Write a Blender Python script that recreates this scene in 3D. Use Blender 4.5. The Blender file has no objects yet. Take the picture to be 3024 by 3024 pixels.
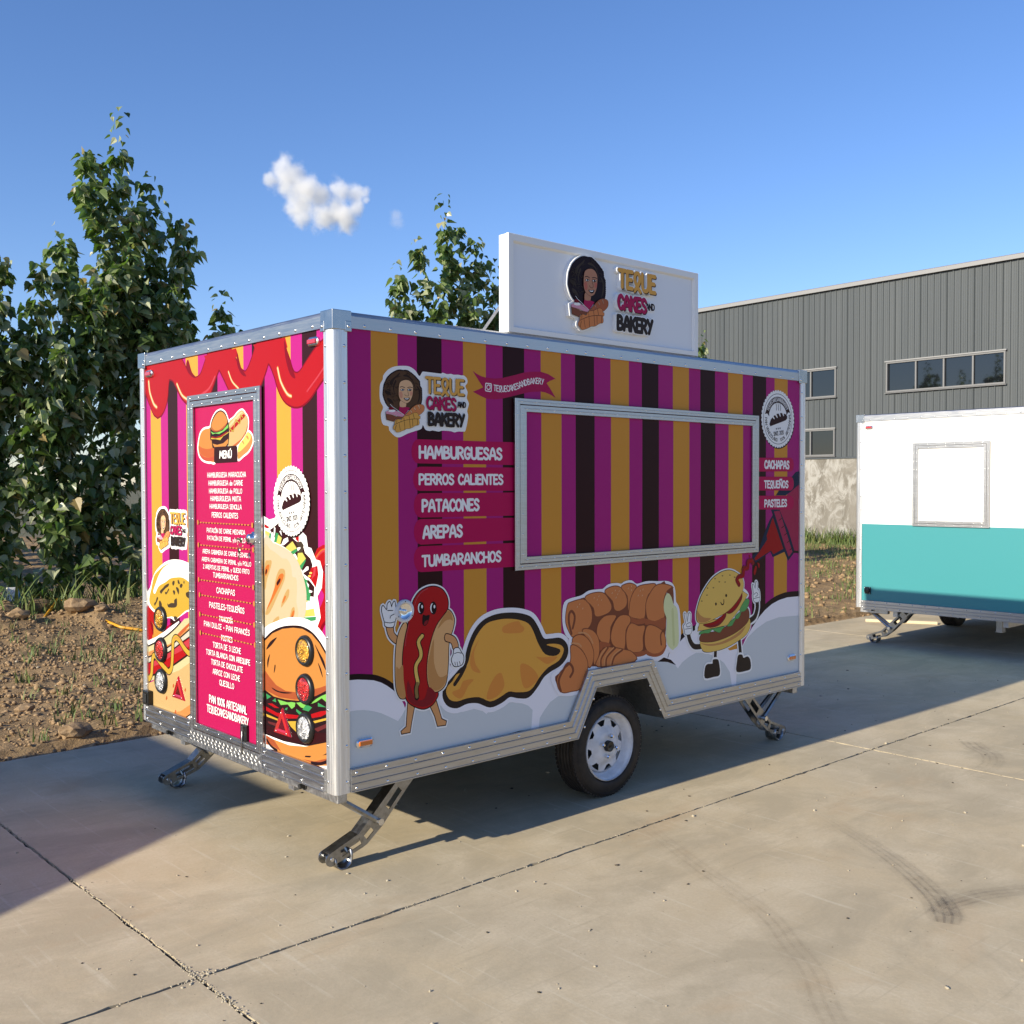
import bpy, bmesh, math, random
import numpy as np
from mathutils import Vector, Matrix
from math import sin, cos, pi, radians
C = bpy.context.scene
COL = C.collection
RNG = random.Random(7)
# ------------------------------------------------------------------ camera, sky, sun, exposure
cam = bpy.data.objects.new('camera', bpy.data.cameras.new('camera')); COL.objects.link(cam)
rot = Matrix(((0.74085904, 0.01920005, -0.67138606), (-0.67165521, 0.01719457, -0.74066432), (-0.00267660, 0.99966780, 0.02563457)))
cam.matrix_world = Matrix.Translation((-2.43551, -3.82762, 1.72974)) @ rot.to_4x4()
cam.data.sensor_width = 36; cam.data.lens = 36.561
cam.data.clip_start = 0.05; cam.data.clip_end = 6000
C.camera = cam
world = bpy.data.worlds.new('World'); C.world = world; world.use_nodes = True
nt = world.node_tree; bgn = nt.nodes['Background']
sky = nt.nodes.new('ShaderNodeTexSky'); sky.sky_type = 'NISHITA'; sky.sun_disc = False
SUN_EL, SUN_ROT = radians(23.4), radians(-89.0)
sky.sun_elevation = SUN_EL; sky.sun_rotation = SUN_ROT
sky.altitude = 0; sky.air_density = 1.0; sky.dust_density = 0.2; sky.ozone_density = 3.0
hsv = nt.nodes.new('ShaderNodeHueSaturation'); hsv.inputs['Saturation'].default_value = 1.12
tint = nt.nodes.new('ShaderNodeMix'); tint.data_type = 'RGBA'; tint.blend_type = 'MULTIPLY'; tint.inputs[0].default_value = 1; tint.inputs[7].default_value = (1.0, .98, 1.17, 1)
nt.links.new(sky.outputs[0], hsv.inputs['Color']); nt.links.new(hsv.outputs[0], tint.inputs[6]); nt.links.new(tint.outputs[2], bgn.inputs[0]); bgn.inputs[1].default_value = 0.105
sun_d = Vector((sin(SUN_ROT) * cos(SUN_EL), cos(SUN_ROT) * cos(SUN_EL), sin(SUN_EL)))
sun = bpy.data.objects.new('sun', bpy.data.lights.new('sun', 'SUN')); COL.objects.link(sun)
sun.data.energy = 4.7; sun.data.angle = radians(0.55); sun.data.color = (1.0, 0.90, 0.71)
sun.rotation_euler = sun_d.to_track_quat('Z', 'Y').to_euler(); sun.location = sun_d * 50
C.view_settings.view_transform = 'Standard'; C.view_settings.look = 'None'
C.view_settings.gamma = 1; C.view_settings.use_curve_mapping = False
C.view_settings.exposure = 0.58
try:
    C.cycles.volume_bounces = 4; C.cycles.max_bounces = 8; C.cycles.transparent_max_bounces = 12
except Exception: pass

# ------------------------------------------------------------------ materials
MATS = {}
def mat(name, col=(.5, .5, .5), rough=.5, metal=0., spec=.5, coat=0.):
    m = bpy.data.materials.new(name); m.use_nodes = True
    b = m.node_tree.nodes['Principled BSDF']
    b.inputs['Base Color'].default_value = (*col, 1); b.inputs['Roughness'].default_value = rough
    b.inputs['Metallic'].default_value = metal; b.inputs['Specular IOR Level'].default_value = spec
    b.inputs['Coat Weight'].default_value = coat
    MATS[name] = m
    return m
class N:
    """small helper to wire nodes"""
    def __init__(s, m): s.t = m.node_tree; s.b = s.t.nodes.get('Principled BSDF')
    def n(s, typ, **kw):
        x = s.t.nodes.new('ShaderNode' + typ)
        for k, v in kw.items(): setattr(x, k, v)
        return x
    def l(s, a, b): s.t.links.new(a, b)
    def coord(s, scale=(1, 1, 1), rotz=0., out='Object', rotv=None):
        c = s.n('TexCoord'); mp = s.n('Mapping'); mp.inputs['Scale'].default_value = scale
        mp.inputs['Rotation'].default_value = rotv or (0, 0, rotz)
        s.l(c.outputs[out], mp.inputs[0]); return mp.outputs[0]
    def noise(s, vec, scale, detail=4, rough=.55, dist=0.):
        x = s.n('TexNoise'); x.inputs['Scale'].default_value = scale; x.inputs['Detail'].default_value = detail
        x.inputs['Roughness'].default_value = rough; x.inputs['Distortion'].default_value = dist
        s.l(vec, x.inputs['Vector']); return x.outputs[0]
    def ramp(s, fac, stops):
        x = s.n('ValToRGB'); e = x.color_ramp.elements
        while len(e) < len(stops): e.new(.5)
        for k, (p, c) in enumerate(stops):
            e[k].position = p; e[k].color = (*c, 1) if len(c) == 3 else c
        s.l(fac, x.inputs[0]); return x.outputs[0]
    def mix(s, fac, a, b, mode='MIX'):
        x = s.n('Mix', data_type='RGBA', blend_type=mode)
        for i, v in ((0, fac), (6, a), (7, b)):
            if isinstance(v, (int, float)): x.inputs[i].default_value = v
            elif isinstance(v, tuple): x.inputs[i].default_value = (*v, 1)
            else: s.l(v, x.inputs[i])
        return x.outputs[2]
    def bump(s, h, strength=.3, dist=.01):
        x = s.n('Bump'); x.inputs['Strength'].default_value = strength; x.inputs['Distance'].default_value = dist
        s.l(h, x.inputs['Height']); s.l(x.outputs[0], s.b.inputs['Normal'])
    def base(s, c): s.l(c, s.b.inputs['Base Color'])
    def rough(s, c): s.l(c, s.b.inputs['Roughness'])
g3 = lambda v: (v, v, v)

# printed vinyl inks
INK = dict(M=(.36, .013, .165), Y=(.58, .258, .036), K=(.027, .005, .0065), W=(.80, .79, .77), W2=(.79, .77, .80), G1=(.56, .59, .60), P=(.37, .009, .074), P2=(.43, .004, .075),
  K1=(.016, .006, .008), K2=(.03, .020, .016), K3=(.045, .03, .02), R1=(.40, .010, .012), R2=(.22, .012, .018), R3=(.32, .005, .008), R3b=(.42, .01, .015), R4=(.34, .02, .07), R5=(.42, .06, .07), R6=(.16, .0, .007), R7=(.40, .035, .05), R8=(.38, .06, .03),
  T1=(.62, .30, .12), T2=(.45, .30, .13), T3=(.45, .375, .275), T4=(.45, .35, .215), T5=(.38, .24, .09), Y1=(.44, .20, .033), Y2=(.66, .34, .07), Y3=(.68, .38, .16), Y4=(.72, .47, .11), Y5=(.72, .35, .06), Y6=(.44, .275, .034), Y7=(.47, .41, .22),
  B1=(.58, .20, .065), B2=(.36, .10, .04), B3=(.50, .24, .08), B4=(.20, .062, .030), B5=(.24, .15, .05), B6=(.60, .28, .12), B7=(.10, .018, .02), C1=(.62, .28, .36), D1=(.16, .006, .012), E1=(.66, .68, .36), E2=(.56, .58, .28), E3=(.46, .42, .34), E4=(.44, .41, .09),
  F1=(.66, .40, .22), F2=(.58, .26, .16), F3=(.6, .45, .27), H1=(.085, .042, .020), H2=(.03, .015, .010), SK=(.42, .20, .12), SK2=(.46, .13, .09), N1=(.010, .018, .05), N2=(.11, .34, .10), N3=(.032, .21, .072), N4=(.15, .40, .075), O1=(.42, .11, .02), O2=(.66, .25, .05), O3=(.45, .19, .058), O4=(.38, .085, .025), O5=(.43, .175, .042), O6=(.28, .065, .024))
def ink(k):
    n = 'ink_' + k
    if n not in MATS: mat(n, INK[k], .36, 0, .10)
    return MATS[n]
def alu(name, base, rough, axis=(1, 1, 1), amt=.12):
    m = mat(name, g3(base), rough, 1.0); q = N(m)
    v = q.coord(axis); f = q.noise(v, 6, 5, .65)
    q.base(q.ramp(f, [(.3, g3(base * (1 - amt))), (.7, g3(min(1, base * (1 + amt))))]))
    q.rough(q.ramp(f, [(.3, g3(rough * .8)), (.75, g3(rough * 1.25))]))
    return m
ALU = alu('brushed_aluminium', .46, .38, (1.2, 1.2, 30))
ALUV = alu('drawn_aluminium_upright', .72, .40, (25, 25, .6)); ALUV.node_tree.nodes['Principled BSDF'].inputs['Metallic'].default_value = .85
CAPM = alu('polished_cap_metal', .42, .26, (3, 3, 3))
STEEL = alu('zinc_steel', .31, .34, (6, 6, 6), .25)
GALV = alu('galvanised_steel', .46, .45, (9, 9, 9), .22)
CHROME = mat('chrome', g3(.80), .12, 1.0)
RIVET = mat('rivet_metal', g3(.72), .25, 1.0)
BLACKP = mat('black_plastic', g3(.012), .35)
BLACKS = mat('black_steel', g3(.02), .5)
UNDER = mat('dark_underside', (.03, .03, .032), .75)
ROOFM = mat('white_roof_sheet', g3(.72), .5)
WHITE = mat('white_gelcoat', (.80, .80, .79), .35)
q = N(WHITE); f = q.noise(q.coord((2, 2, .35)), 3, 4); q.base(q.ramp(f, [(.3, (.80, .79, .75)), (.6, (.81, .81, .80))]))
TEAL = mat('teal_vinyl', (.055, .32, .32), .38)
q = N(TEAL); f = q.noise(q.coord((3, 3, 3)), 120, 2); q.base(q.ramp(f, [(.3, (.040, .240, .262)), (.7, (.047, .268, .288))]))
SIGNW = mat('white_sign_sheet', (.72, .74, .77), .42); SIGNF = mat('white_sign_frame', (.76, .76, .74), .4)
FOAM = mat('white_sign_foam', (.82, .82, .81), .6)
def fx(name, col):
    m = mat(name, col, .12, 0, .6, 1.0); q = N(m)
    v = q.n('TexVoronoi'); v.inputs['Scale'].default_value = 95; q.l(q.coord(), v.inputs['Vector'])
    q.bump(v.outputs['Distance'], .9, .02)
    q.base(q.ramp(v.outputs['Color'], [(.2, tuple(c * .45 for c in col)), (.75, tuple(min(1, c * 1.5 + .02) for c in col))]))
    return m
LAMB = fx('amber_lens', (.80, .34, .02)); LRED = fx('red_lens', (.62, .015, .012)); LCLR = fx('clear_lens', (.62, .63, .65))
REFL = mat('red_reflector', (.42, .006, .010), .12, 0, .6, 1.0); REFD = mat('dark_red_reflector', (.10, .002, .004), .15, 0, .6, 1.0)
AMBER = mat('amber_marker', (.62, .15, .01), .2, 0, .5, 1.0)
RUB = mat('tyre_rubber', (.018, .015, .013), .62, 0, .35); q = N(RUB); f = q.noise(q.coord(), 22, 4); q.base(q.ramp(f, [(.35, (.013, .011, .010)), (.75, (.034, .026, .021))]))
RIMW = mat('white_rim_paint', (.62, .63, .66), .4); q = N(RIMW); f = q.noise(q.coord(), 14, 5); q.base(q.ramp(f, [(.42, (.66, .67, .70)), (.72, (.50, .50, .51))]))
BRASS = mat('brass_key', (.42, .36, .24), .3, 1.0)
# concrete
def concrete():
    m = mat('concrete', (.36, .32, .26), .85, 0, .3); q = N(m)
    v = q.coord(); n1 = q.noise(v, .42, 6, .62, .3); n2 = q.noise(v, 2.6, 6, .65); n3 = q.noise(v, 70, 3, .6)
    c = q.ramp(n1, [(.30, (.455, .372, .240)), (.5, (.535, .440, .290)), (.72, (.485, .415, .300))])
    c = q.mix(q.ramp(n2, [(.42, g3(0.)), (.66, g3(.8))]), c, (.60, .515, .37))
    n4 = q.noise(q.coord((1, 1.6, 1), .9), 1.3, 7, .7, .5); c = q.mix(q.ramp(n4, [(.40, g3(.75)), (.56, g3(0.))]), c, (.40, .338, .232))
    st = q.noise(q.coord((1.1, 2.1, 1), .4), .75, 5, .6, .6)
    c = q.mix(q.ramp(st, [(.60, g3(0.)), (.74, g3(.55))]), c, (.46, .32, .18))
    # pale trowel scratches
    sc = q.noise(q.coord((14, .9, 1), 1.15), 2.2, 3, .5, .15)
    c = q.mix(q.ramp(sc, [(.61, g3(0.)), (.72, g3(.38))]), c, (.66, .60, .46))
    sc2 = q.noise(q.coord((.8, 16, 1), .5), 1.7, 3, .5, .1)
    c = q.mix(q.ramp(sc2, [(.62, g3(0.)), (.73, g3(.4))]), c, (.37, .31, .215))
    c = q.mix(q.ramp(n3, [(.35, g3(.30)), (.7, g3(0.))]), c, (.38, .32, .22))
    sp = q.n('TexVoronoi'); sp.inputs['Scale'].default_value = 17; q.l(v, sp.inputs['Vector'])
    c = q.mix(q.ramp(sp.outputs['Distance'], [(.035, g3(.55)), (.06, g3(0.))]), c, (.15, .12, .09))
    q.base(c); q.bump(q.mix(.5, n3, n2), .22, .006)
    q.rough(q.ramp(n2, [(.3, g3(.72)), (.7, g3(.92))]))
    return m
CONC = concrete()
JOINT = mat('joint_grit', (.08, .07, .055), .95); q = N(JOINT); f = q.noise(q.coord(), 60, 4); q.base(q.ramp(f, [(.35, (.03, .026, .021)), (.7, (.13, .11, .085))]))
CRUMB = mat('concrete_crumb', (.40, .35, .26), .9)
def soil():
    m = mat('dry_soil', (.2, .14, .09), .95, 0, .2); q = N(m); v = q.coord()
    a = q.noise(v, 1.1, 5, .6); b = q.noise(v, 9, 6, .7); c = q.noise(v, 55, 4, .7)
    k = q.ramp(a, [(.3, (.26, .17, .085)), (.55, (.34, .23, .122)), (.75, (.265, .20, .10))])
    k = q.mix(q.ramp(b, [(.35, g3(.6)), (.65, g3(0.))]), k, (.155, .10, .050))
    k = q.mix(q.ramp(c, [(.5, g3(0.)), (.78, g3(.55))]), k, (.42, .315, .205))
    q.base(k); q.bump(q.mix(.4, b, c), .8, .03); return m
SOIL = soil()
FAR = mat('field_ground', (.10, .10, .045), .95); q = N(FAR); f = q.noise(q.coord(), .25, 5); q.base(q.ramp(f, [(.35, (.075, .085, .03)), (.7, (.17, .13, .07))]))
CLOD = mat('soil_clod', (.27, .19, .115), .95, 0, .2); q = N(CLOD); f = q.noise(q.coord(), 24, 5, .7); q.base(q.ramp(f, [(.3, (.17, .11, .058)), (.55, (.33, .225, .128)), (.8, (.47, .345, .205))])); q.bump(f, .5, .01)
def leafmat(name, obj=True):
    m = mat(name, (.07, .12, .03), .33, 0, .5); q = N(m)
    if obj: r = q.n('ObjectInfo').outputs['Random']
    else: r = q.n('Attribute', attribute_name='tint').outputs['Fac']
    c = q.ramp(r, [(0., (.055, .088, .032)), (.35, (.105, .165, .046)), (.58, (.17, .235, .070)), (.72, (.30, .35, .18)), (.93, (.46, .48, .33)), (1., (.36, .26, .09))])
    q.base(c)
    tr = q.n('BsdfTranslucent'); q.l(q.mix(1., c, (1.0, 1.35, .45), 'MULTIPLY'), tr.inputs[0])
    mx = q.n('MixShader'); mx.inputs[0].default_value = .34
    out = q.t.nodes['Material Output']
    q.l(q.b.outputs[0], mx.inputs[1]); q.l(tr.outputs[0], mx.inputs[2]); q.l(mx.outputs[0], out.inputs[0])
    return m
LEAF = leafmat('poplar_leaf'); LEAFC = leafmat('poplar_foliage', False)
BARK = mat('young_bark', (.20, .155, .105), .85); q = N(BARK); f = q.noise(q.coord((6, 6, 1)), 8, 4); q.base(q.ramp(f, [(.3, (.12, .095, .065)), (.7, (.27, .215, .15))]))
TWIG = mat('green_twig', (.13, .13, .06), .8)
GRASSM = mat('grass_blade', (.10, .15, .035), .6); q = N(GRASSM); r = q.n('Attribute', attribute_name='tint').outputs['Fac']; q.base(q.ramp(r, [(0, (.055, .10, .022)), (.6, (.12, .17, .045)), (1, (.26, .22, .09))]))
CLAD = mat('grey_cladding', (.125, .125, .122), .5, 0, .4); q = N(CLAD); f = q.noise(q.coord((1, 1, .06)), 1.6, 5, .6)
ri = q.n('ObjectInfo').outputs['Random']; q.base(q.mix(q.ramp(ri, [(0, g3(0)), (1, g3(.35))]), q.ramp(f, [(.3, (.067, .077, .084)), (.7, (.090, .100, .106))]), (.068, .077, .083)))
TRIM = mat('pale_grey_trim', g3(.26), .45); WFRAME = mat('window_aluminium', g3(.19), .45, .2)
GLASS = mat('dark_window_glass', (.006, .007, .008), .03, 0, .7, .25); GLASS.node_tree.nodes['Principled BSDF'].inputs['Coat Roughness'].default_value = .02
PLAST = mat('stained_plaster', (.5, .46, .4), .9); q = N(PLAST); v = q.coord()
v = q.coord((1, 1, .6)); a = q.noise(v, .9, 7, .7, .9); b = q.noise(v, 2.6, 8, .72, 1.0); q.base(q.mix(q.ramp(b, [(.46, g3(0.)), (.58, g3(.85))]), q.ramp(a, [(.35, (.135, .122, .10)), (.52, (.215, .20, .172)), (.68, (.155, .14, .118))]), (.36, .35, .325))); q.bump(b, .35, .01)
HOSEM = mat('yellow_hose', (.62, .30, .02), .4); BAGB = mat('blue_plastic', (.03, .30, .62), .3); TIMB = mat('pale_timber', (.62, .52, .36), .7)

# ------------------------------------------------------------------ building blocks
ORG = Vector((0, 0, 0))
class MB:
    def __init__(s): s.v = []; s.f = []; s.m = []; s.sm = []
    def add(s, vs, fs, mi=0, smooth=False):
        o = len(s.v); s.v.extend([tuple(p) for p in vs])
        for f in fs: s.f.append([o + i for i in f]); s.m.append(mi); s.sm.append(smooth)
    def box(s, x0, x1, y0, y1, z0, z1, mi=0):
        s.add([(x, y, z) for z in (z0, z1) for y in (y0, y1) for x in (x0, x1)],
              [(0, 2, 3, 1), (4, 5, 7, 6), (0, 1, 5, 4), (2, 6, 7, 3), (0, 4, 6, 2), (1, 3, 7, 5)], mi)
    def obox(s, c, ax, ay, az, mi=0):
        c = Vector(c); ax = Vector(ax); ay = Vector(ay); az = Vector(az)
        s.add([c + sx * ax + sy * ay + sz * az for sz in (-1, 1) for sy in (-1, 1) for sx in (-1, 1)],
              [(0, 2, 3, 1), (4, 5, 7, 6), (0, 1, 5, 4), (2, 6, 7, 3), (0, 4, 6, 2), (1, 3, 7, 5)], mi)
    def prism(s, pts, a, b, mi=0, smooth=False, fn=None):
        """polygon pts (2d) pushed from a to b along the third axis; fn(p, t) -> xyz"""
        n = len(pts); vs = [fn(p, a) for p in pts] + [fn(p, b) for p in pts]
        fs = [tuple(range(n)), tuple(range(2 * n - 1, n - 1, -1))] + [(i, i + n, (i + 1) % n + n, (i + 1) % n) for i in range(n)]
        s.add(vs, fs, mi, smooth)
    def tube(s, pts, r, n=8, mi=0, cap=True, smooth=True):
        pts = [Vector(p) for p in pts]; R = r if isinstance(r, (list, tuple)) else [r] * len(pts)
        vs = []
        up = Vector((0, 0, 1))
        for i, p in enumerate(pts):
            d = (pts[min(i + 1, len(pts) - 1)] - pts[max(i - 1, 0)]).normalized()
            a = d.cross(up if abs(d.z) < .95 else Vector((1, 0, 0))).normalized(); b = d.cross(a)
            for k in range(n):
                t = 2 * pi * k / n; vs.append(p + R[i] * (cos(t) * a + sin(t) * b))
        fs = [(i * n + k, i * n + (k + 1) % n, (i + 1) * n + (k + 1) % n, (i + 1) * n + k) for i in range(len(pts) - 1) for k in range(n)]
        s.add(vs, fs, mi, smooth)
        if cap:
            o = len(s.v) - len(vs)
            s.f.append([o + k for k in range(n)][::-1]); s.m.append(mi); s.sm.append(False)
            s.f.append([o + (len(pts) - 1) * n + k for k in range(n)]); s.m.append(mi); s.sm.append(False)
    def lathe(s, prof, c, axis, n=32, mi=0, smooth=True, closed=False):
        """prof: (r, h) pairs round axis through c"""
        c = Vector(c); ax = Vector(axis).normalized()
        a = ax.cross(Vector((0, 0, 1)) if abs(ax.z) < .9 else Vector((1, 0, 0))).normalized(); b = ax.cross(a)
        vs = [c + ax * h + r * (cos(2 * pi * k / n) * a + sin(2 * pi * k / n) * b) for r, h in prof for k in range(n)]
        m = len(prof)
        fs = [(i * n + k, i * n + (k + 1) % n, ((i + 1) % m) * n + (k + 1) % n, ((i + 1) % m) * n + k) for i in range(m if closed else m - 1) for k in range(n)]
        s.add(vs, fs, mi, smooth)
    def disc(s, c, axis, r, n=24, mi=0, h=0.):
        c = Vector(c); ax = Vector(axis).normalized()
        a = ax.cross(Vector((0, 0, 1)) if abs(ax.z) < .9 else Vector((1, 0, 0))).normalized(); b = ax.cross(a)
        s.add([c + ax * h + r * (cos(2 * pi * k / n) * a + sin(2 * pi * k / n) * b) for k in range(n)], [tuple(range(n))], mi)
    def dome(s, c, axis, r, h, mi=0, n=8):
        s.lathe([(r, 0), (r * .92, h * .45), (r * .55, h * .9), (r * .08, h)], c, axis, n, mi)
    def mesh(s, name):
        me = bpy.data.meshes.new(name); o = ORG
        me.from_pydata([(p[0] - o[0], p[1] - o[1], p[2] - o[2]) for p in s.v], [], s.f)
        me.polygons.foreach_set('material_index', s.m); me.polygons.foreach_set('use_smooth', s.sm)
        me.update(); return me
def obj(name, mb, mats, parent=None, bevel=0., kind=None, label=None, seg=2):
    me = mb.mesh(name) if isinstance(mb, MB) else mb
    for m in (mats if isinstance(mats, (list, tuple)) else [mats]): me.materials.append(m)
    o = bpy.data.objects.new(name, me); COL.objects.link(o); o.parent = parent
    if bevel:
        b = o.modifiers.new('bevel', 'BEVEL'); b.width = bevel; b.segments = seg; b.limit_method = 'ANGLE'; b.angle_limit = radians(40)
    if kind: o['kind'] = kind
    if label: o['label'] = label
    return o
def tag(o, label, cat, group=None):
    o['label'] = label; o['category'] = cat
    if group: o['group'] = group
    return o
def thing(name, label, cat, loc=(0, 0, 0), group=None):
    global ORG
    o = bpy.data.objects.new(name, None); COL.objects.link(o); o.location = loc; o.empty_display_size = .2
    ORG = Vector(loc)
    return tag(o, label, cat, group)
def world_space():
    global ORG
    ORG = Vector((0, 0, 0))

# ------------------------------------------------------------------ flat print: fills, strokes and hand lettering on a wall plane
GLY = {
'A': (.62, ['~0,0 .1,.5 .2,.86 .31,1 .42,.86 .52,.5 .62,0', '.09,.33 .53,.33']), 'B': (.54, ['0,0 0,1', '~0,1 .3,.98 .44,.78 .3,.57 0,.53', '~0,.53 .38,.49 .54,.27 .4,.05 0,0']),
'C': (.5, ['~.5,.80 .42,.95 .28,1 .1,.86 0,.5 .1,.14 .28,0 .42,.05 .5,.2']), 'D': (.56, ['0,0 0,1', '~0,1 .3,.95 .52,.72 .54,.36 .36,.07 0,0']), 'E': (.44, ['.44,1 0,1 0,0 .44,0', '0,.52 .36,.52']), 'F': (.42, ['.42,1 0,1 0,0', '0,.5 .34,.5']),
'G': (.54, ['~.5,.82 .4,.97 .26,1 .08,.84 0,.48 .1,.12 .28,0 .46,.08 .52,.3', '.54,.42 .3,.42']), 'H': (.54, ['0,0 0,1', '.54,0 .54,1', '0,.5 .54,.5']), 'I': (.06, ['.03,0 .03,1']), 'i': (.08, ['.04,0 .04,.66', '.03,.97 .05,.97']), 'J': (.4, ['~.4,1 .4,.3 .3,.03 .12,.02 0,.2']),
'K': (.52, ['0,0 0,1', '.5,1 .04,.45', '.2,.6 .52,0']), 'L': (.42, ['0,1 0,0 .42,0']), 'M': (.74, ['0,0 .1,1 .37,.3 .64,1 .74,0']), 'N': (.56, ['0,0 0,1 .56,0 .56,1']), 'O': (.58, ['o.29,.5,.29,.5']),
'P': (.5, ['0,0 0,1', '~0,1 .32,.98 .5,.74 .34,.48 0,.44']), 'Q': (.6, ['o.29,.5,.29,.5', '.34,.2 .6,-.1']), 'q': (.56, ['~.02,-.1 .2,.1 .42,.42 .5,.72 .4,.96 .27,1 .13,.95 .04,.7 .12,.4 .34,.1 .54,-.1']),
'R': (.52, ['0,0 0,1', '~0,1 .32,.98 .48,.76 .34,.52 0,.47', '.2,.47 .52,0']), 'S': (.48, ['~.46,.84 .36,.97 .2,1 .04,.84 .1,.62 .34,.46 .48,.24 .36,.03 .18,0 0,.14']), 'T': (.54, ['0,1 .54,1', '.27,1 .27,0']), 'U': (.54, ['~0,1 0,.4 .08,.08 .27,0 .46,.08 .54,.4 .54,1']),
'V': (.56, ['0,1 .28,0 .56,1']), 'W': (.8, ['0,1 .2,0 .4,.8 .6,0 .8,1']), 'X': (.54, ['0,0 .54,1', '0,1 .54,0']), 'Y': (.54, ['0,1 .28,.5', '.54,1 .16,0']), 'Z': (.52, ['0,1 .52,1 0,0 .52,0']),
'0': (.5, ['o.25,.5,.25,.5']), '1': (.2, ['0,.8 .16,1 .16,0']), '2': (.46, ['~.02,.78 .12,.97 .3,1 .44,.8 .36,.5 .16,.24 0,0', '0,0 .46,0']), '3': (.46, ['~.02,.86 .2,1 .42,.84 .36,.6 .16,.53', '~.16,.53 .42,.44 .44,.16 .22,0 0,.12']),
'%': (.6, ['o.12,.78,.12,.2', 'o.48,.2,.12,.2', '.52,1 .08,0']), '/': (.3, ['0,-.15 .3,1']), '•': (.3, ['o.15,.42,.07,.09']), 'd': (.42, ['.42,1 .42,0', 'o.2,.27,.2,.27']), 'e': (.42, ['~.02,.3 .4,.3 .36,.5 .2,.56 .02,.42 .02,.14 .18,0 .4,.1']), 'o': (.42, ['o.21,.28,.21,.28']), 'y': (.42, ['0,.56 .22,.05', '.42,.56 .12,-.25']), ' ': (.3, []),
}
ACC = {'Ú': ('U', '.22,1.14 .36,1.3'), 'Ó': ('O', '.24,1.14 .38,1.3'), 'Í': ('I', '.0,1.14 .14,1.3'), 'É': ('E', '.16,1.14 .3,1.3'), 'Ñ': ('N', '~.06,1.16 .2,1.26 .36,1.16 .5,1.26')}
def glyph(ch):
    if ch in ACC:
        w, st = GLY[ACC[ch][0]]; return w, st + [ACC[ch][1]]
    return GLY[ch]
def cat(pts, closed, k=4):
    n = len(pts)
    if n < 3: return list(pts)
    out = []
    for i in range(n if closed else n - 1):
        p0 = pts[(i - 1) % n] if closed or i else pts[0]; p1 = pts[i]; p2 = pts[(i + 1) % n]
        p3 = pts[(i + 2) % n] if closed or i + 2 < n else pts[-1]
        for j in range(k):
            t = j / k; a = t * t; b = a * t
            out.append(tuple(.5 * (2 * p1[c] + (p2[c] - p0[c]) * t + (2 * p0[c] - 5 * p1[c] + 4 * p2[c] - p3[c]) * a + (3 * p1[c] - p0[c] - 3 * p2[c] + p3[c]) * b) for c in (0, 1)))
    if not closed: out.append(pts[-1])
    return out
def strokes_of(ch):
    w, st = glyph(ch); out = []
    for s in st:
        if s[0] == 'o':
            cx, cy, rx, ry = (float(v) for v in s[1:].split(','))
            out.append(([(cx + rx * cos(2 * pi * k / 14), cy + ry * sin(2 * pi * k / 14)) for k in range(14)], True)); continue
        sm = s[0] == '~'; p = [tuple(float(v) for v in t.split(',')) for t in s.lstrip('~').split()]
        out.append((cat(p, False, 3) if sm else p, False))
    return w, out
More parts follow.
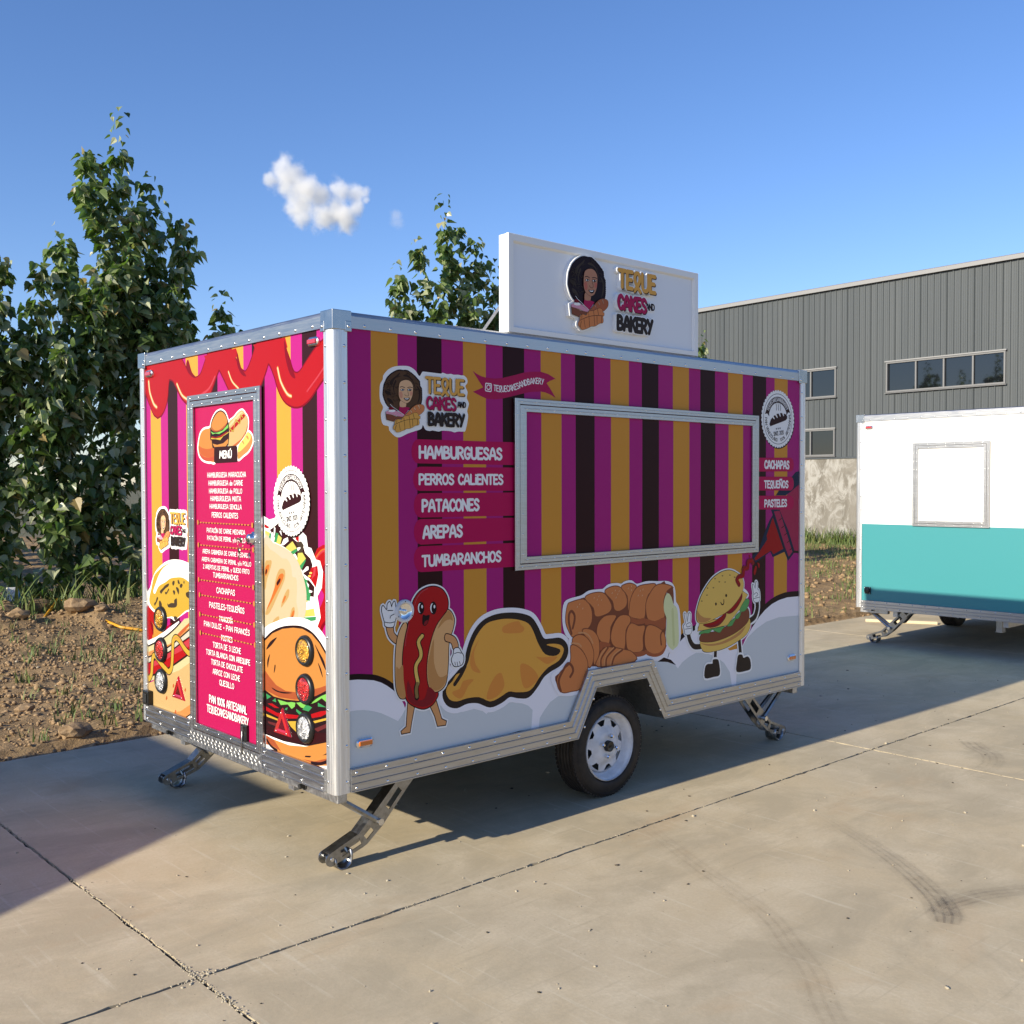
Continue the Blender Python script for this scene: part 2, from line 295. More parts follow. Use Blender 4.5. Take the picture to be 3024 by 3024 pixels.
class Print:
    """coloured shapes laid layer over layer on a plane; to(u, v, d) gives the place"""
    def __init__(s, to, step=.00002): s.to = to; s.mb = MB(); s.mats = []; s.ix = {}; s.d = 0.; s.step = step
    clip = None
    def face(s, q_, m):
        if s.clip:
            for ax, lim, sg in ((0, s.clip[0], 1), (0, s.clip[1], -1), (1, s.clip[2], 1), (1, s.clip[3], -1)):
                if all((p[ax] - lim) * sg >= 0 for p in q_): continue
                o = []
                for i, p in enumerate(q_):
                    r = q_[i - 1]; a, b = (r[ax] - lim) * sg, (p[ax] - lim) * sg
                    if (a >= 0) != (b >= 0): t = a / (a - b); o.append(tuple(r[c] + (p[c] - r[c]) * t for c in range(3)))
                    if b >= 0: o.append(p)
                q_ = o
                if len(q_) < 3: return
        s.mb.add([s.to(*p) for p in q_], [tuple(range(len(q_)))], m)
    def mi(s, col):
        if col not in s.ix: s.ix[col] = len(s.mats); s.mats.append(ink(col) if isinstance(col, str) else col)
        return s.ix[col]
    def poly(s, col, pts, thick=0.):
        s.d += s.step; n = len(pts)
        A = sum(pts[i][0] * pts[(i + 1) % n][1] - pts[(i + 1) % n][0] * pts[i][1] for i in range(n))
        if A < 0: pts = pts[::-1]
        m = s.mi(col)
        s.face([(u, v, s.d + thick) for u, v in pts], m)
        if thick: s.mb.add([s.to(u, v, s.d + thick) for u, v in pts] + [s.to(u, v, 0) for u, v in pts], [(i, i + n, (i + 1) % n + n, (i + 1) % n) for i in range(n)], m)
    def line(s, col, w, pts, closed=False, thick=0.):
        s.d += s.step; m = s.mi(col); P = [pts[0]]
        for p in pts[1:]:
            if math.hypot(p[0] - P[-1][0], p[1] - P[-1][1]) > 1e-5: P.append(p)
        if closed and math.hypot(P[0][0] - P[-1][0], P[0][1] - P[-1][1]) < 1e-5: P.pop()
        n = len(P)
        if n < 2: return
        if not closed:
            for i in range(1, n - 1):     # a sharp turn starts a new stroke
                ax_, ay_ = P[i][0] - P[i - 1][0], P[i][1] - P[i - 1][1]; bx_, by_ = P[i + 1][0] - P[i][0], P[i + 1][1] - P[i][1]
                if ax_ * bx_ + ay_ * by_ < .25 * math.hypot(ax_, ay_) * math.hypot(bx_, by_): s.line(col, w, P[:i + 1], False, thick); s.line(col, w, P[i:], False, thick); return
        L, R = [], []; h = w / 2
        def nrm(a, b):
            l = math.hypot(b[0] - a[0], b[1] - a[1]) or 1e-9; return (-(b[1] - a[1]) / l, (b[0] - a[0]) / l)
        for i in range(n):
            a = nrm(P[i - 1], P[i]) if (i or closed) else None; b = nrm(P[i], P[(i + 1) % n]) if (i < n - 1 or closed) else None
            a = a or b; b = b or a; nx, ny = a[0] + b[0], a[1] + b[1]; l = math.hypot(nx, ny)
            if l < .05: nx, ny, l = a[0], a[1], 1.
            nx, ny = nx / l, ny / l; k = min(1.9, 1 / max(.1, nx * a[0] + ny * a[1])); nx *= k; ny *= k
            L.append((P[i][0] + nx * h, P[i][1] + ny * h)); R.append((P[i][0] - nx * h, P[i][1] - ny * h))
        D = s.d + thick
        sl = 1.2e-6; s.d += n * sl      # rises a hair along its length, so that a loop passes over itself
        for i in range(n if closed else n - 1):
            j = (i + 1) % n; e = i * sl; g = (i + 1) * sl
            s.face([(*L[i], D + e), (*R[i], D + e), (*R[j], D + g), (*L[j], D + g)], m)
        rims = [L, R]
        if not closed:
            for e, o, sg in ((0, 1, 1), (n - 1, n - 2, -1)):
                cx, cy = P[e]; a0 = math.atan2(L[e][1] - cy, L[e][0] - cx)
                arc = [(cx + h * cos(a0 + sg * pi * k / 6), cy + h * sin(a0 + sg * pi * k / 6)) for k in range(7)]
                if sg < 0: arc = arc[::-1]
                s.face([(u, v, D + e * sl) for u, v in arc], m)
                rims.append(arc)
        if thick:
            for r_ in rims:
                k = len(r_); cl = closed
                s.mb.add([s.to(u, v, D) for u, v in r_] + [s.to(u, v, 0) for u, v in r_], [(i, i + k, (i + 1) % k + k, (i + 1) % k) for i in range(k if cl else k - 1)], m)
    def text(s, col, txt, path, h, w, thick=0., grow=0.):
        """path: (u, v) points of the base line, left to right; the letters are fitted to its length"""
        base_d = s.d; gap = .16; W = [glyph(c)[0] for c in txt]; tot = sum(W) + gap * (len(txt) - 1)
        seg = [math.hypot(b[0] - a[0], b[1] - a[1]) for a, b in zip(path, path[1:])]; Ln = sum(seg)
        lw = w * h; sx = (Ln - lw) / tot; hh = h - lw
        def at(d):
            i = 0
            while i < len(seg) - 1 and d > seg[i]: d -= seg[i]; i += 1
            (a, b), l = (path[i], path[i + 1]), seg[i] or 1e-9
            return a[0] + (b[0] - a[0]) * d / l, a[1] + (b[1] - a[1]) * d / l, math.atan2(b[1] - a[1], b[0] - a[0])
        x = 0.
        for c, wd in zip(txt, W):
            mid = lw / 2 + (x + wd / 2) * sx; cu, cv, an = at(mid)
            s.d = base_d
            for st, cl in strokes_of(c)[1]:
                q = []
                for px, py in st:
                    dx = (px - wd / 2) * sx; dy = lw / 2 + py * hh
                    q.append((cu + dx * cos(an) - dy * sin(an), cv + dx * sin(an) + dy * cos(an)))
                s.line(col, lw + grow, q, cl, thick)
            x += wd + gap
        s.d = base_d + .00016
    def ops(s, ops, fn=None):
        f = fn or (lambda u, v: (u, v)); sc = 1.
        if fn: a, b = f(0, 0), f(1, 0); sc = math.hypot(b[0] - a[0], b[1] - a[1])
        def pp(a): return [f(a[i] / 1000, a[i + 1] / 1000) for i in range(0, len(a), 2)]
        for o in ops:
            if o[0] == 'f':
                p = pp(o[2]); s.poly(o[1], cat(p, True, 3) if o[3] else p)
            elif o[0] == 'k':
                p = pp(o[3]); s.line(o[1], o[2] / 1000 * sc, cat(p, bool(o[4]), 4) if o[5] else p, bool(o[4]))
            elif o[0] == 't': s.text(o[1], o[2], pp(o[3:7]), o[7] / 1000 * sc, o[8])
            elif o[0] == 'c': s.text(o[1], o[2], cat(pp(o[3]), False, 6), o[4] / 1000 * sc, o[5])
            elif o[0] == 'd':
                u0, v, u1 = (x / 1000 for x in o[2:5]); n = 17
                for e in (u0, u1): s.poly(o[1], [(e + .009 * cos(k * pi / 5), v + .014 * sin(k * pi / 5)) for k in range(10)])
                dd = s.d
                for k in range(n):
                    s.d = dd; a = u0 + .02 + (u1 - u0 - .04) * (k + .2) / n; s.line(o[1], .0065, [(a, v), (a + .014, v)])
    def done(s, name, parent, label=None): return obj(name, s.mb, s.mats, parent, label=label)
# ------------------------------------------------------------------ printed artwork, in millimetres on its wall: f fill, k stroke, t lettering, c lettering on a curve, d dashed rule
ART = {
'logo': [
('f','W',[378,1888,415,1887,447,1872,470,1848,485,1865,494,1870,544,1869,595,1868,607,1873,634,1868,656,1871,674,1868,699,1870,718,1868,737,1868,755,1854,757,1835,744,1818,758,1791,753,1762,766,1736,755,1701,761,1675,745,1609,729,1602,698,1601,676,1596,654,1601,603,1602,581,1597,548,1601,528,1598,504,1603,489,1624,480,1606,445,1595,402,1582,362,1565,337,1565,314,1580,299,1595,296,1611,270,1616,259,1632,255,1665,267,1695,252,1721,248,1752,251,1795,266,1819,269,1837,294,1864,330,1881],1),
('k','K1',6.1,[378,1867,401,1868,424,1858,444,1846,456,1836,470,1823,473,1802,482,1791,483,1766,483,1740,477,1719,466,1702,434,1700,400,1690,343,1685,304,1696,285,1711,274,1731,267,1753,270,1783,274,1799,287,1823,297,1835,316,1850,341,1863,358,1867],1,1),
('f','H1',[378,1867,401,1868,424,1858,444,1846,456,1836,470,1823,473,1802,482,1791,483,1766,483,1740,477,1719,466,1702,434,1700,400,1690,343,1685,304,1696,285,1711,274,1731,267,1753,270,1783,274,1799,287,1823,297,1835,316,1850,341,1863,358,1867],1),
('f','H2',[305,1803,313,1822,338,1840,361,1857,353,1841,330,1823,316,1795],1),
('f','H2',[378,1842,412,1836,435,1814,447,1785,441,1812,418,1841,392,1850],1),
('f','H2',[277,1770,304,1765,313,1740,304,1753,282,1757],1),
('f','H2',[452,1803,467,1776,464,1744,458,1720,475,1749,473,1786],1),
('f','H2',[290,1739,313,1731,326,1709,312,1717,293,1723],1),
('f','H2',[333,1819,321,1786,332,1755,327,1787,341,1815],1),
('f','K1',[382,1867,381,1865,378,1864,376,1864,374,1866,376,1869,378,1870,381,1869],1),
('f','K1',[389,1867,388,1865,386,1864,383,1865,382,1867,383,1869,386,1870,388,1869],1),
('f','K1',[397,1868,396,1866,393,1865,391,1865,390,1867,391,1870,393,1871,396,1870],1),
('f','K1',[405,1868,404,1866,401,1865,398,1866,397,1868,398,1870,401,1871,404,1871],1),
('f','K1',[412,1865,411,1863,409,1862,406,1863,405,1865,406,1867,409,1868,411,1867],1),
('f','K1',[420,1862,419,1860,416,1859,413,1859,412,1861,413,1864,416,1865,419,1864],1),
('f','K1',[428,1859,427,1856,424,1855,421,1856,420,1858,421,1860,424,1861,427,1861],1),
('f','K1',[434,1854,433,1852,430,1851,428,1852,427,1854,428,1856,431,1857,433,1857],1),
('f','K1',[441,1850,440,1848,437,1847,434,1848,433,1850,435,1852,437,1853,440,1852],1),
('f','K1',[448,1846,447,1844,444,1843,441,1844,440,1846,441,1848,444,1849,447,1848],1),
('f','K1',[452,1843,450,1841,448,1840,445,1840,444,1842,445,1845,448,1846,450,1845],1),
('f','K1',[455,1840,454,1838,452,1836,449,1837,448,1839,449,1841,452,1842,454,1842],1),
('f','K1',[459,1836,458,1834,456,1833,453,1834,452,1836,453,1838,456,1839,458,1838],1),
('f','K1',[464,1832,463,1830,460,1829,458,1830,457,1832,458,1834,460,1835,463,1834],1),
('f','K1',[469,1828,468,1826,465,1825,462,1825,461,1827,462,1830,465,1831,468,1830],1),
('f','K1',[474,1823,473,1821,470,1820,467,1821,466,1823,467,1825,470,1826,473,1826],1),
('f','K1',[475,1817,474,1814,471,1813,468,1814,467,1816,468,1818,471,1819,474,1819],1),
('f','K1',[476,1810,475,1808,472,1806,469,1807,468,1809,469,1811,472,1813,475,1812],1),
('f','K1',[477,1803,475,1800,473,1799,470,1800,469,1802,470,1804,473,1805,476,1805],1),
('f','K1',[479,1799,478,1797,476,1796,473,1796,472,1799,473,1801,476,1802,478,1801],1),
('f','K1',[482,1795,481,1793,479,1792,476,1793,475,1795,476,1797,479,1798,481,1797],1),
('f','K1',[485,1792,484,1789,481,1788,479,1789,478,1791,479,1793,482,1794,484,1794],1),
('f','K1',[486,1783,485,1781,482,1780,479,1781,478,1783,479,1785,482,1786,485,1785],1),
('f','K1',[486,1775,485,1772,482,1771,480,1772,479,1774,480,1776,482,1777,485,1777],1),
('f','K1',[487,1766,486,1764,483,1763,480,1763,479,1766,480,1768,483,1769,486,1768],1),
('f','K1',[487,1757,485,1755,483,1754,480,1755,479,1757,480,1759,483,1760,485,1760],1),
('f','K1',[487,1749,485,1747,483,1746,480,1747,479,1749,480,1751,483,1752,485,1751],1),
('f','K1',[486,1740,485,1738,483,1737,480,1738,479,1740,480,1742,483,1743,485,1742],1),
('f','K1',[485,1733,483,1731,481,1730,478,1731,477,1733,478,1735,481,1736,483,1735],1),
('f','K1',[483,1726,481,1724,479,1723,476,1724,475,1726,476,1728,479,1729,481,1728],1),
('f','K1',[480,1719,479,1717,477,1716,474,1717,473,1719,474,1721,477,1722,479,1721],1),
('f','K1',[288,1712,287,1709,285,1708,282,1709,281,1711,282,1713,285,1714,287,1714],1),
('f','K1',[285,1718,284,1716,281,1715,278,1716,277,1718,278,1720,281,1721,284,1720],1),
('f','K1',[281,1725,280,1723,277,1722,275,1722,274,1724,275,1726,277,1727,280,1727],1),
('f','K1',[277,1731,276,1729,274,1728,271,1729,270,1731,271,1733,274,1734,276,1733],1),
('f','K1',[275,1739,274,1737,271,1736,269,1736,268,1738,269,1741,271,1742,274,1741],1),
('f','K1',[273,1746,272,1744,269,1743,267,1744,266,1746,267,1748,269,1749,272,1748],1),
('f','K1',[271,1754,269,1752,267,1751,264,1751,263,1753,264,1755,267,1756,269,1756],1),
('f','K1',[271,1763,270,1761,268,1760,265,1761,264,1763,265,1765,268,1766,270,1765],1),
('f','K1',[272,1773,271,1771,269,1770,266,1771,265,1773,266,1775,269,1776,271,1775],1),
('f','K1',[273,1783,272,1781,270,1780,267,1781,266,1783,267,1785,270,1786,272,1785],1),
('f','K1',[275,1789,274,1786,271,1785,269,1786,268,1788,269,1790,271,1791,274,1791],1),
('f','K1',[276,1794,275,1792,273,1791,270,1791,269,1793,270,1796,273,1797,275,1796],1),
('f','K1',[278,1799,277,1797,274,1796,272,1797,271,1799,272,1801,274,1802,277,1801],1),
('f','K1',[282,1807,281,1805,278,1804,276,1805,275,1807,276,1809,278,1810,281,1809],1),
('f','K1',[286,1815,285,1813,282,1812,280,1812,279,1814,280,1817,282,1818,285,1817],1),
('f','K1',[290,1823,289,1821,287,1820,284,1820,283,1822,284,1825,287,1826,289,1825],1),
('f','K1',[294,1827,293,1825,290,1824,287,1824,286,1826,287,1828,290,1830,293,1829],1),
('f','K1',[297,1831,296,1829,293,1828,291,1828,290,1830,291,1832,293,1833,296,1833],1),
('f','K1',[300,1835,299,1833,297,1832,294,1832,293,1834,294,1837,297,1838,299,1837],1),
('f','K1',[307,1840,306,1838,303,1837,300,1837,299,1839,300,1841,303,1843,306,1842],1),
('f','K1',[313,1845,312,1843,309,1842,307,1842,306,1844,307,1846,309,1847,312,1847],1),
('f','K1',[320,1850,319,1848,316,1847,314,1847,312,1849,314,1852,316,1853,319,1852],1),
('f','K1',[328,1854,327,1852,324,1851,322,1852,321,1854,322,1856,324,1857,327,1856],1),
('f','K1',[336,1859,335,1856,333,1855,330,1856,329,1858,330,1860,333,1861,335,1861],1),
('f','K1',[345,1863,344,1861,341,1860,339,1861,338,1863,339,1865,341,1866,344,1865],1),
('f','K1',[351,1865,350,1862,347,1861,344,1862,343,1864,344,1866,347,1867,350,1867],1),
('f','K1',[356,1866,355,1864,353,1863,350,1864,349,1866,350,1868,353,1869,355,1868],1),
('f','K1',[362,1868,361,1866,358,1864,356,1865,355,1867,356,1869,358,1870,361,1870],1),
('f','K1',[369,1867,367,1865,365,1864,362,1865,361,1867,362,1869,365,1870,368,1869],1),
('f','K1',[375,1867,374,1865,371,1864,369,1865,368,1867,369,1869,371,1870,374,1869],1),
('k','H2',2.3,[313,1722,312,1718,307,1716,299,1716],0,1),
('k','H2',2.3,[290,1773,294,1775,300,1775,306,1772],0,1),
('k','H2',2.3,[285,1801,291,1802,297,1799,299,1795],0,1),
('k','H2',2.3,[315,1816,311,1813,305,1814,299,1816],0,1),
('k','H2',2.3,[296,1815,301,1816,307,1814,311,1811],0,1),
('k','H2',2.3,[298,1808,293,1808,287,1811,285,1815],0,1),
('k','H2',2.3,[335,1726,330,1726,324,1729,322,1733],0,1),
('k','H2',2.3,[283,1795,283,1799,288,1802,296,1802],0,1),
('k','H2',2.3,[290,1792,293,1789,291,1785,285,1783],0,1),
('k','H2',2.3,[306,1759,302,1757,295,1758,290,1761],0,1),
('k','H2',2.3,[303,1771,301,1768,296,1766,288,1767],0,1),
('k','H2',2.3,[302,1782,304,1778,302,1774,295,1772],0,1),
('k','H2',2.3,[397,1850,401,1853,407,1854,414,1852],0,1),
('k','H2',2.3,[319,1764,320,1760,317,1757,309,1756],0,1),
('k','H2',2.3,[284,1772,288,1775,295,1774,301,1772],0,1),
('k','H2',2.3,[316,1815,315,1811,310,1809,303,1809],0,1),
('k','H2',2.3,[332,1761,330,1758,324,1756,316,1758],0,1),
('k','H2',2.3,[301,1806,305,1803,305,1799,300,1796],0,1),
('k','H2',2.3,[394,1865,399,1863,402,1859,399,1855],0,1),
('k','H2',2.3,[344,1785,339,1785,333,1788,331,1792],0,1),
('k','H2',2.3,[302,1755,298,1752,292,1752,285,1755],0,1),
('k','H2',2.3,[320,1740,318,1744,321,1747,328,1749],0,1),
('k','H2',2.3,[444,1813,449,1814,456,1812,460,1808],0,1),
('k','H2',2.3,[311,1720,306,1721,302,1724,302,1728],0,1),
('k','H2',2.3,[314,1800,318,1802,325,1802,331,1799],0,1),
('k','H2',2.3,[311,1765,306,1763,300,1764,295,1767],0,1),
('k','H2',2.3,[294,1775,299,1775,305,1773,308,1769],0,1),
('k','H2',2.3,[290,1791,296,1791,301,1788,304,1784],0,1),
('k','H2',2.3,[458,1785,454,1782,447,1782,440,1785],0,1),
('k','H2',2.3,[292,1768,287,1767,281,1769,277,1773],0,1),
('k','H2',2.3,[404,1855,409,1854,413,1850,411,1846],0,1),
('k','H2',2.3,[307,1787,309,1791,315,1792,323,1790],0,1),
('k','H2',2.3,[347,1831,347,1835,352,1838,360,1838],0,1),
('k','H2',2.3,[472,1785,474,1781,470,1778,463,1776],0,1),
('k','H2',2.3,[446,1781,447,1784,453,1786,461,1785],0,1),
('k','H2',2.3,[285,1757,287,1760,293,1761,300,1760],0,1),
('k','H2',2.3,[336,1751,341,1751,347,1748,348,1744],0,1),
('k','H2',2.3,[292,1745,291,1749,294,1752,302,1753],0,1),
('k','H2',2.3,[284,1757,281,1760,281,1764,286,1767],0,1),
('k','H2',2.3,[455,1835,460,1833,462,1829,458,1825],0,1),
('k','H2',2.3,[405,1832,402,1829,395,1828,388,1830],0,1),
('k','H2',2.3,[341,1786,343,1790,348,1792,356,1790],0,1),
('k','H2',2.3,[351,1737,350,1733,345,1731,337,1731],0,1),
('k','H2',2.3,[474,1775,474,1771,470,1768,462,1768],0,1),
('k','H2',2.3,[301,1796,295,1796,290,1799,289,1803],0,1),
('k','H2',2.3,[433,1829,427,1829,422,1832,420,1836],0,1),
('k','K1',2.0,[359,1729,357,1701,373,1700,390,1703,390,1726],0,1),
('f','F1',[359,1729,357,1701,373,1700,390,1703,390,1726],1),
('f','P',[354,1702,373,1700,391,1703,414,1699,388,1671,380,1663,351,1683],0),
('k','K1',2.3,[352,1788,357,1809,372,1820,395,1825,415,1820,429,1804,431,1784,428,1760,422,1744,412,1729,394,1720,377,1724,360,1734,352,1751,351,1770],1,1),
('f','F1',[352,1788,357,1809,372,1820,395,1825,415,1820,429,1804,431,1784,428,1760,422,1744,412,1729,394,1720,377,1724,360,1734,352,1751,351,1770],1),
('f','F2',[353,1765,366,1771,373,1757,369,1741,358,1743],1),
('f','F2',[415,1773,428,1774,426,1758,415,1755],1),
('k','K1',3.1,[359,1790,371,1793,385,1789],0,1),
('k','K1',3.1,[400,1791,415,1794,428,1792],0,1),
('f','K1',[360,1779,371,1784,384,1781,376,1774,366,1774],1),
('f','W',[363,1779,371,1782,381,1780,375,1776,368,1776],1),
('f','K1',[378,1780,376,1777,373,1776,370,1777,369,1779,370,1782,373,1783,376,1782],1),
('f','K1',[400,1782,410,1787,424,1783,416,1776,406,1776],1),
('f','W',[403,1781,411,1785,421,1783,415,1779,408,1778],1),
('f','K1',[418,1782,416,1779,413,1778,410,1779,409,1782,410,1784,413,1786,416,1785],1),
('k','K1',1.8,[400,1782,402,1770,406,1761,403,1753,392,1753,385,1757,385,1760],0,1),
('f','K1',[378,1743,394,1742,412,1746,409,1736,399,1731,386,1733],1),
('f','W',[384,1741,394,1740,406,1743,403,1738,389,1737],1),
('f','B4',[279,1667,304,1665,337,1657,377,1659,371,1649,332,1643,323,1633,283,1640],0),
('f','C1',[278,1675,293,1682,329,1685,381,1665,374,1657,351,1658,320,1664,279,1667],0),
('k','K1',1.8,[278,1675,279,1667,283,1640,323,1633],0,0),
('k','W',1.8,[304,1710,314,1701,381,1665],0,0),
('f','W',[294,1681,304,1686,328,1686,329,1679,312,1675,295,1677],1),
('f','D1',[296,1693,307,1699,321,1696,321,1688,307,1685,297,1687],1),
('k','K1',2.3,[381,1663,400,1678,423,1698,446,1713,469,1718,490,1715,496,1703,490,1687,466,1669,446,1662,417,1667,388,1659],1,1),
('f','B1',[381,1663,400,1678,423,1698,446,1713,469,1718,490,1715,496,1703,490,1687,466,1669,446,1662,417,1667,388,1659],1),
('f','F1',[455,1714,468,1696,472,1698,465,1716],0),
('k','K1',1.0,[455,1714,468,1696,472,1698,465,1716],1,0),
('f','F1',[432,1700,446,1687,447,1695,439,1704],0),
('k','K1',1.0,[432,1700,446,1687,447,1695,439,1704],1,0),
('f','F1',[411,1688,423,1674,424,1683,417,1690],0),
('k','K1',1.0,[411,1688,423,1674,424,1683,417,1690],1,0),
('f','F1',[388,1669,395,1664,397,1671],0),
('k','K1',1.0,[388,1669,395,1664,397,1671],1,0),
('k','K1',2.3,[330,1637,346,1645,365,1644,377,1659,403,1664,428,1674,446,1679,459,1674,462,1665,470,1663,470,1653,463,1648,466,1632,460,1623,443,1620,417,1607,394,1604,376,1596,342,1586,328,1595,319,1601,320,1611,326,1620],1,1),
('f','Y2',[330,1637,346,1645,365,1644,377,1659,403,1664,428,1674,446,1679,459,1674,462,1665,470,1663,470,1653,463,1648,466,1632,460,1623,443,1620,417,1607,394,1604,376,1596,342,1586,328,1595,319,1601,320,1611,326,1620],1),
('k','K1',2.0,[326,1620,351,1630,377,1639,402,1645,428,1649,463,1651],0,1),
('k','K1',2.0,[340,1640,337,1629],0,1),
('k','K1',2.0,[377,1659,380,1639],0,1),
('k','K1',2.1,[407,1664,411,1646],0,1),
('k','K1',2.1,[430,1674,437,1652],0,1),
('k','K1',2.0,[351,1627,358,1596],0,1),
('k','K1',2.0,[380,1637,384,1600],0,1),
('k','K1',2.1,[410,1644,414,1609],0,1),
('k','K1',2.1,[427,1647,428,1617],0,1),
('k','K1',2.1,[456,1650,454,1622],0,1),
('k','K1',2.0,[336,1618,328,1595],0,1),
('t', 'K1', 'TEqUE', 505, 1766, 741, 1766, 82, 0.17),
('t', 'Y2', 'TEqUE', 500, 1769, 736, 1769, 82, 0.17),
('t', 'K1', 'CAKES', 507, 1693, 688, 1693, 65, 0.19),
('t', 'P', 'CAKES', 504, 1695, 686, 1695, 65, 0.19),
('t', 'K1', 'AND', 691, 1713, 745, 1713, 30, 0.2),
('t', 'K1', 'BAKERY', 515, 1619, 739, 1619, 67, 0.22),
('t', 'K2', 'BAKERY', 513, 1621, 737, 1621, 67, 0.17),
],
'ribbon': [
('f','P',[790,1895,815,1883,844,1873,875,1868,926,1867,984,1874,1054,1891,1125,1910,1180,1919,1242,1923,1295,1915,1349,1894,1310,1881,1284,1868,1317,1834,1350,1795,1309,1811,1276,1819,1242,1822,1180,1817,1127,1807,1054,1789,984,1773,929,1765,874,1767,831,1780,791,1795,824,1807,856,1820,824,1855],0),
('k','W',4.7,[872,1837,875,1841,907,1840,910,1836,908,1805,903,1802,874,1804,870,1808],1,0),
('k','W',4.4,[890,1834,900,1829,901,1818,891,1811,880,1817,881,1827],1,1),
('f','W',[906,1833,905,1832,903,1831,900,1831,900,1833,900,1835,903,1835,905,1835],1),
('c', 'W', 'TEqUECAKESANDBAKERY', [922, 1806, 977, 1804, 1026, 1809, 1075, 1821, 1125, 1840, 1176, 1854, 1224, 1859, 1263, 1856], 32, 0.14),
],
'menu_bars': [
('f','P2',[461,1558,446,1553,434,1541,426,1523,423,1502,425,1481,433,1463,446,1451,460,1447,1059,1446,1059,1559],0),
('f','P2',[470,1432,455,1428,443,1416,435,1397,431,1376,434,1355,442,1337,455,1324,470,1320,1059,1318,1059,1433],0),
('f','P2',[474,1310,459,1306,446,1294,438,1276,435,1254,437,1233,446,1214,458,1202,473,1197,1058,1194,1059,1309],0),
('f','P2',[475,1190,459,1186,446,1174,437,1155,434,1133,437,1110,445,1091,458,1078,474,1072,1058,1071,1058,1183],0),
('f','P2',[474,1065,459,1061,445,1048,436,1029,433,1007,436,984,445,964,458,950,474,945,1057,938,1058,1057],0),
('t', 'W', 'HAMBURGUESAS', 464, 1467, 980, 1467, 64, 0.2),
('t', 'W', 'PERROS CALiENTES', 463, 1346, 986, 1346, 55, 0.2),
('t', 'W', 'PATACONES', 479, 1220, 831, 1220, 63, 0.2),
('t', 'W', 'AREPAS', 483, 1096, 725, 1096, 65, 0.2),
('t', 'W', 'TUMBARANCHOS', 477, 966, 971, 966, 58, 0.2),
],
'menu_bars_front': [
('f','P2',[3128,1428,3127,1515,3513,1522,3527,1518,3539,1509,3547,1494,3550,1477,3548,1459,3540,1444,3528,1434,3513,1431],0),
('f','P2',[3128,1308,3128,1395,3514,1397,3528,1393,3540,1384,3548,1369,3551,1351,3549,1334,3541,1319,3529,1309,3514,1306],0),
('f','P2',[3129,1188,3128,1275,3515,1272,3529,1268,3541,1258,3549,1243,3552,1226,3550,1209,3542,1194,3530,1184,3515,1181],0),
('t', 'W', 'CACHAPAS', 3213, 1444, 3499, 1444, 59, 0.2),
('t', 'W', 'TEqUEÑOS', 3211, 1320, 3488, 1320, 53, 0.2),
('t', 'W', 'PASTELES', 3215, 1198, 3472, 1198, 53, 0.2),
],
'sauce_bottle': [
('f','N1',[3616,1435,3573,1427,3522,1390,3515,1338,3388,1314,3346,1275,3459,1274,3617,1338],0),
('f','R4',[3617,1346,3552,1314,3473,1274,3402,1227,3375,1179,3433,938,3555,901,3621,898],0),
('f','N1',[3291,1185,3389,1183,3431,1122,3489,1049,3569,900,3490,843,3447,905,3314,876,3286,913,3124,850,3084,891,3164,942,3217,1033,3271,1110,3312,1149],0),
('f','R3',[3312,1133,3433,926,3321,895,3293,920,3124,864,3111,878,3164,918,3252,993,3245,1017],0),
('f','R4',[3326,1172,3389,1175,3540,901,3497,871,3454,937],0),
('k','K1',5.3,[3382,1112,3417,1127],0,0),
('k','K1',5.3,[3413,1063,3449,1078],0,0),
('k','K1',5.3,[3445,1014,3480,1029],0,0),
('k','K1',5.4,[3477,964,3512,979],0,0),
('k','K1',5.4,[3509,915,3545,929],0,0),
('k','K1',6.3,[3316,1157,3447,921],0,0),
('k','K1',15.2,[3555,901,3621,896],0,0),
('f','R3',[3144,849,3168,840,3161,813],1),
('f','R3',[3124,831,3138,818,3118,773,3102,789,3111,812],1),
('f','R3',[3051,904,3071,895,3058,884],1),
],
'cloud_print': [
('k','K1',26.9,[72,506,123,503,168,496,207,489,247,474,280,456,314,431,348,399],0,1),
('k','K1',41.1,[3166,517,3228,555,3306,588,3386,608,3483,619,3624,616],0,1),
('k','K1',32.6,[2368,441,2427,473,2520,497],0,1),
('f','W2',[71,494,122,491,168,484,207,477,247,462,280,443,314,418,348,387,371,347,378,329,424,400,524,455,597,475,671,501,732,547,825,573,1151,545,1325,508,1442,514,2368,428,2427,460,2520,484,2642,447,2854,322,2979,326,3016,375,3090,443,3166,503,3228,541,3306,574,3386,593,3483,604,3624,601,3629,17,2222,39,2091,342,1590,340,1456,45,1107,109,68,60],0),
('f','G1',[70,356,115,356,154,352,199,341,246,324,292,300,339,274,361,296,378,319,452,328,566,317,640,286,715,259,792,263,847,244,870,226,902,245,942,256,991,262,1041,260,1099,248,1150,227,1181,200,1171,101,1090,108,68,60],0),
('f','G1',[1231,152,1262,185,1306,223,1360,244,1414,247,1501,238,1450,95,1222,77],0),
('f','G1',[2116,343,2209,334,2310,308,2349,272,2388,303,2454,329,2520,345,2602,336,2712,300,2797,251,2855,188,2888,53,2222,51],0),
('f','G1',[2917,53,2928,214,2971,314,3045,386,3136,430,3244,465,3386,482,3625,473,3629,22],0),
('f','K1',[2165,333,2221,351,2285,330,2332,293,2253,321],0),
('k','K1',4.5,[2269,372,2257,347],0,0),
],
'hot_dog': [
('k','W',23.2,[394,349,385,241,356,224,359,213,404,213,413,258,429,323],1,0),
('f','W',[394,349,385,241,356,224,359,213,404,213,413,258,429,323],0),
('k','W',23.9,[525,312,550,265,566,216,612,214,617,230,589,245,555,341],1,0),
('f','W',[525,312,550,265,566,216,612,214,617,230,589,245,555,341],0),
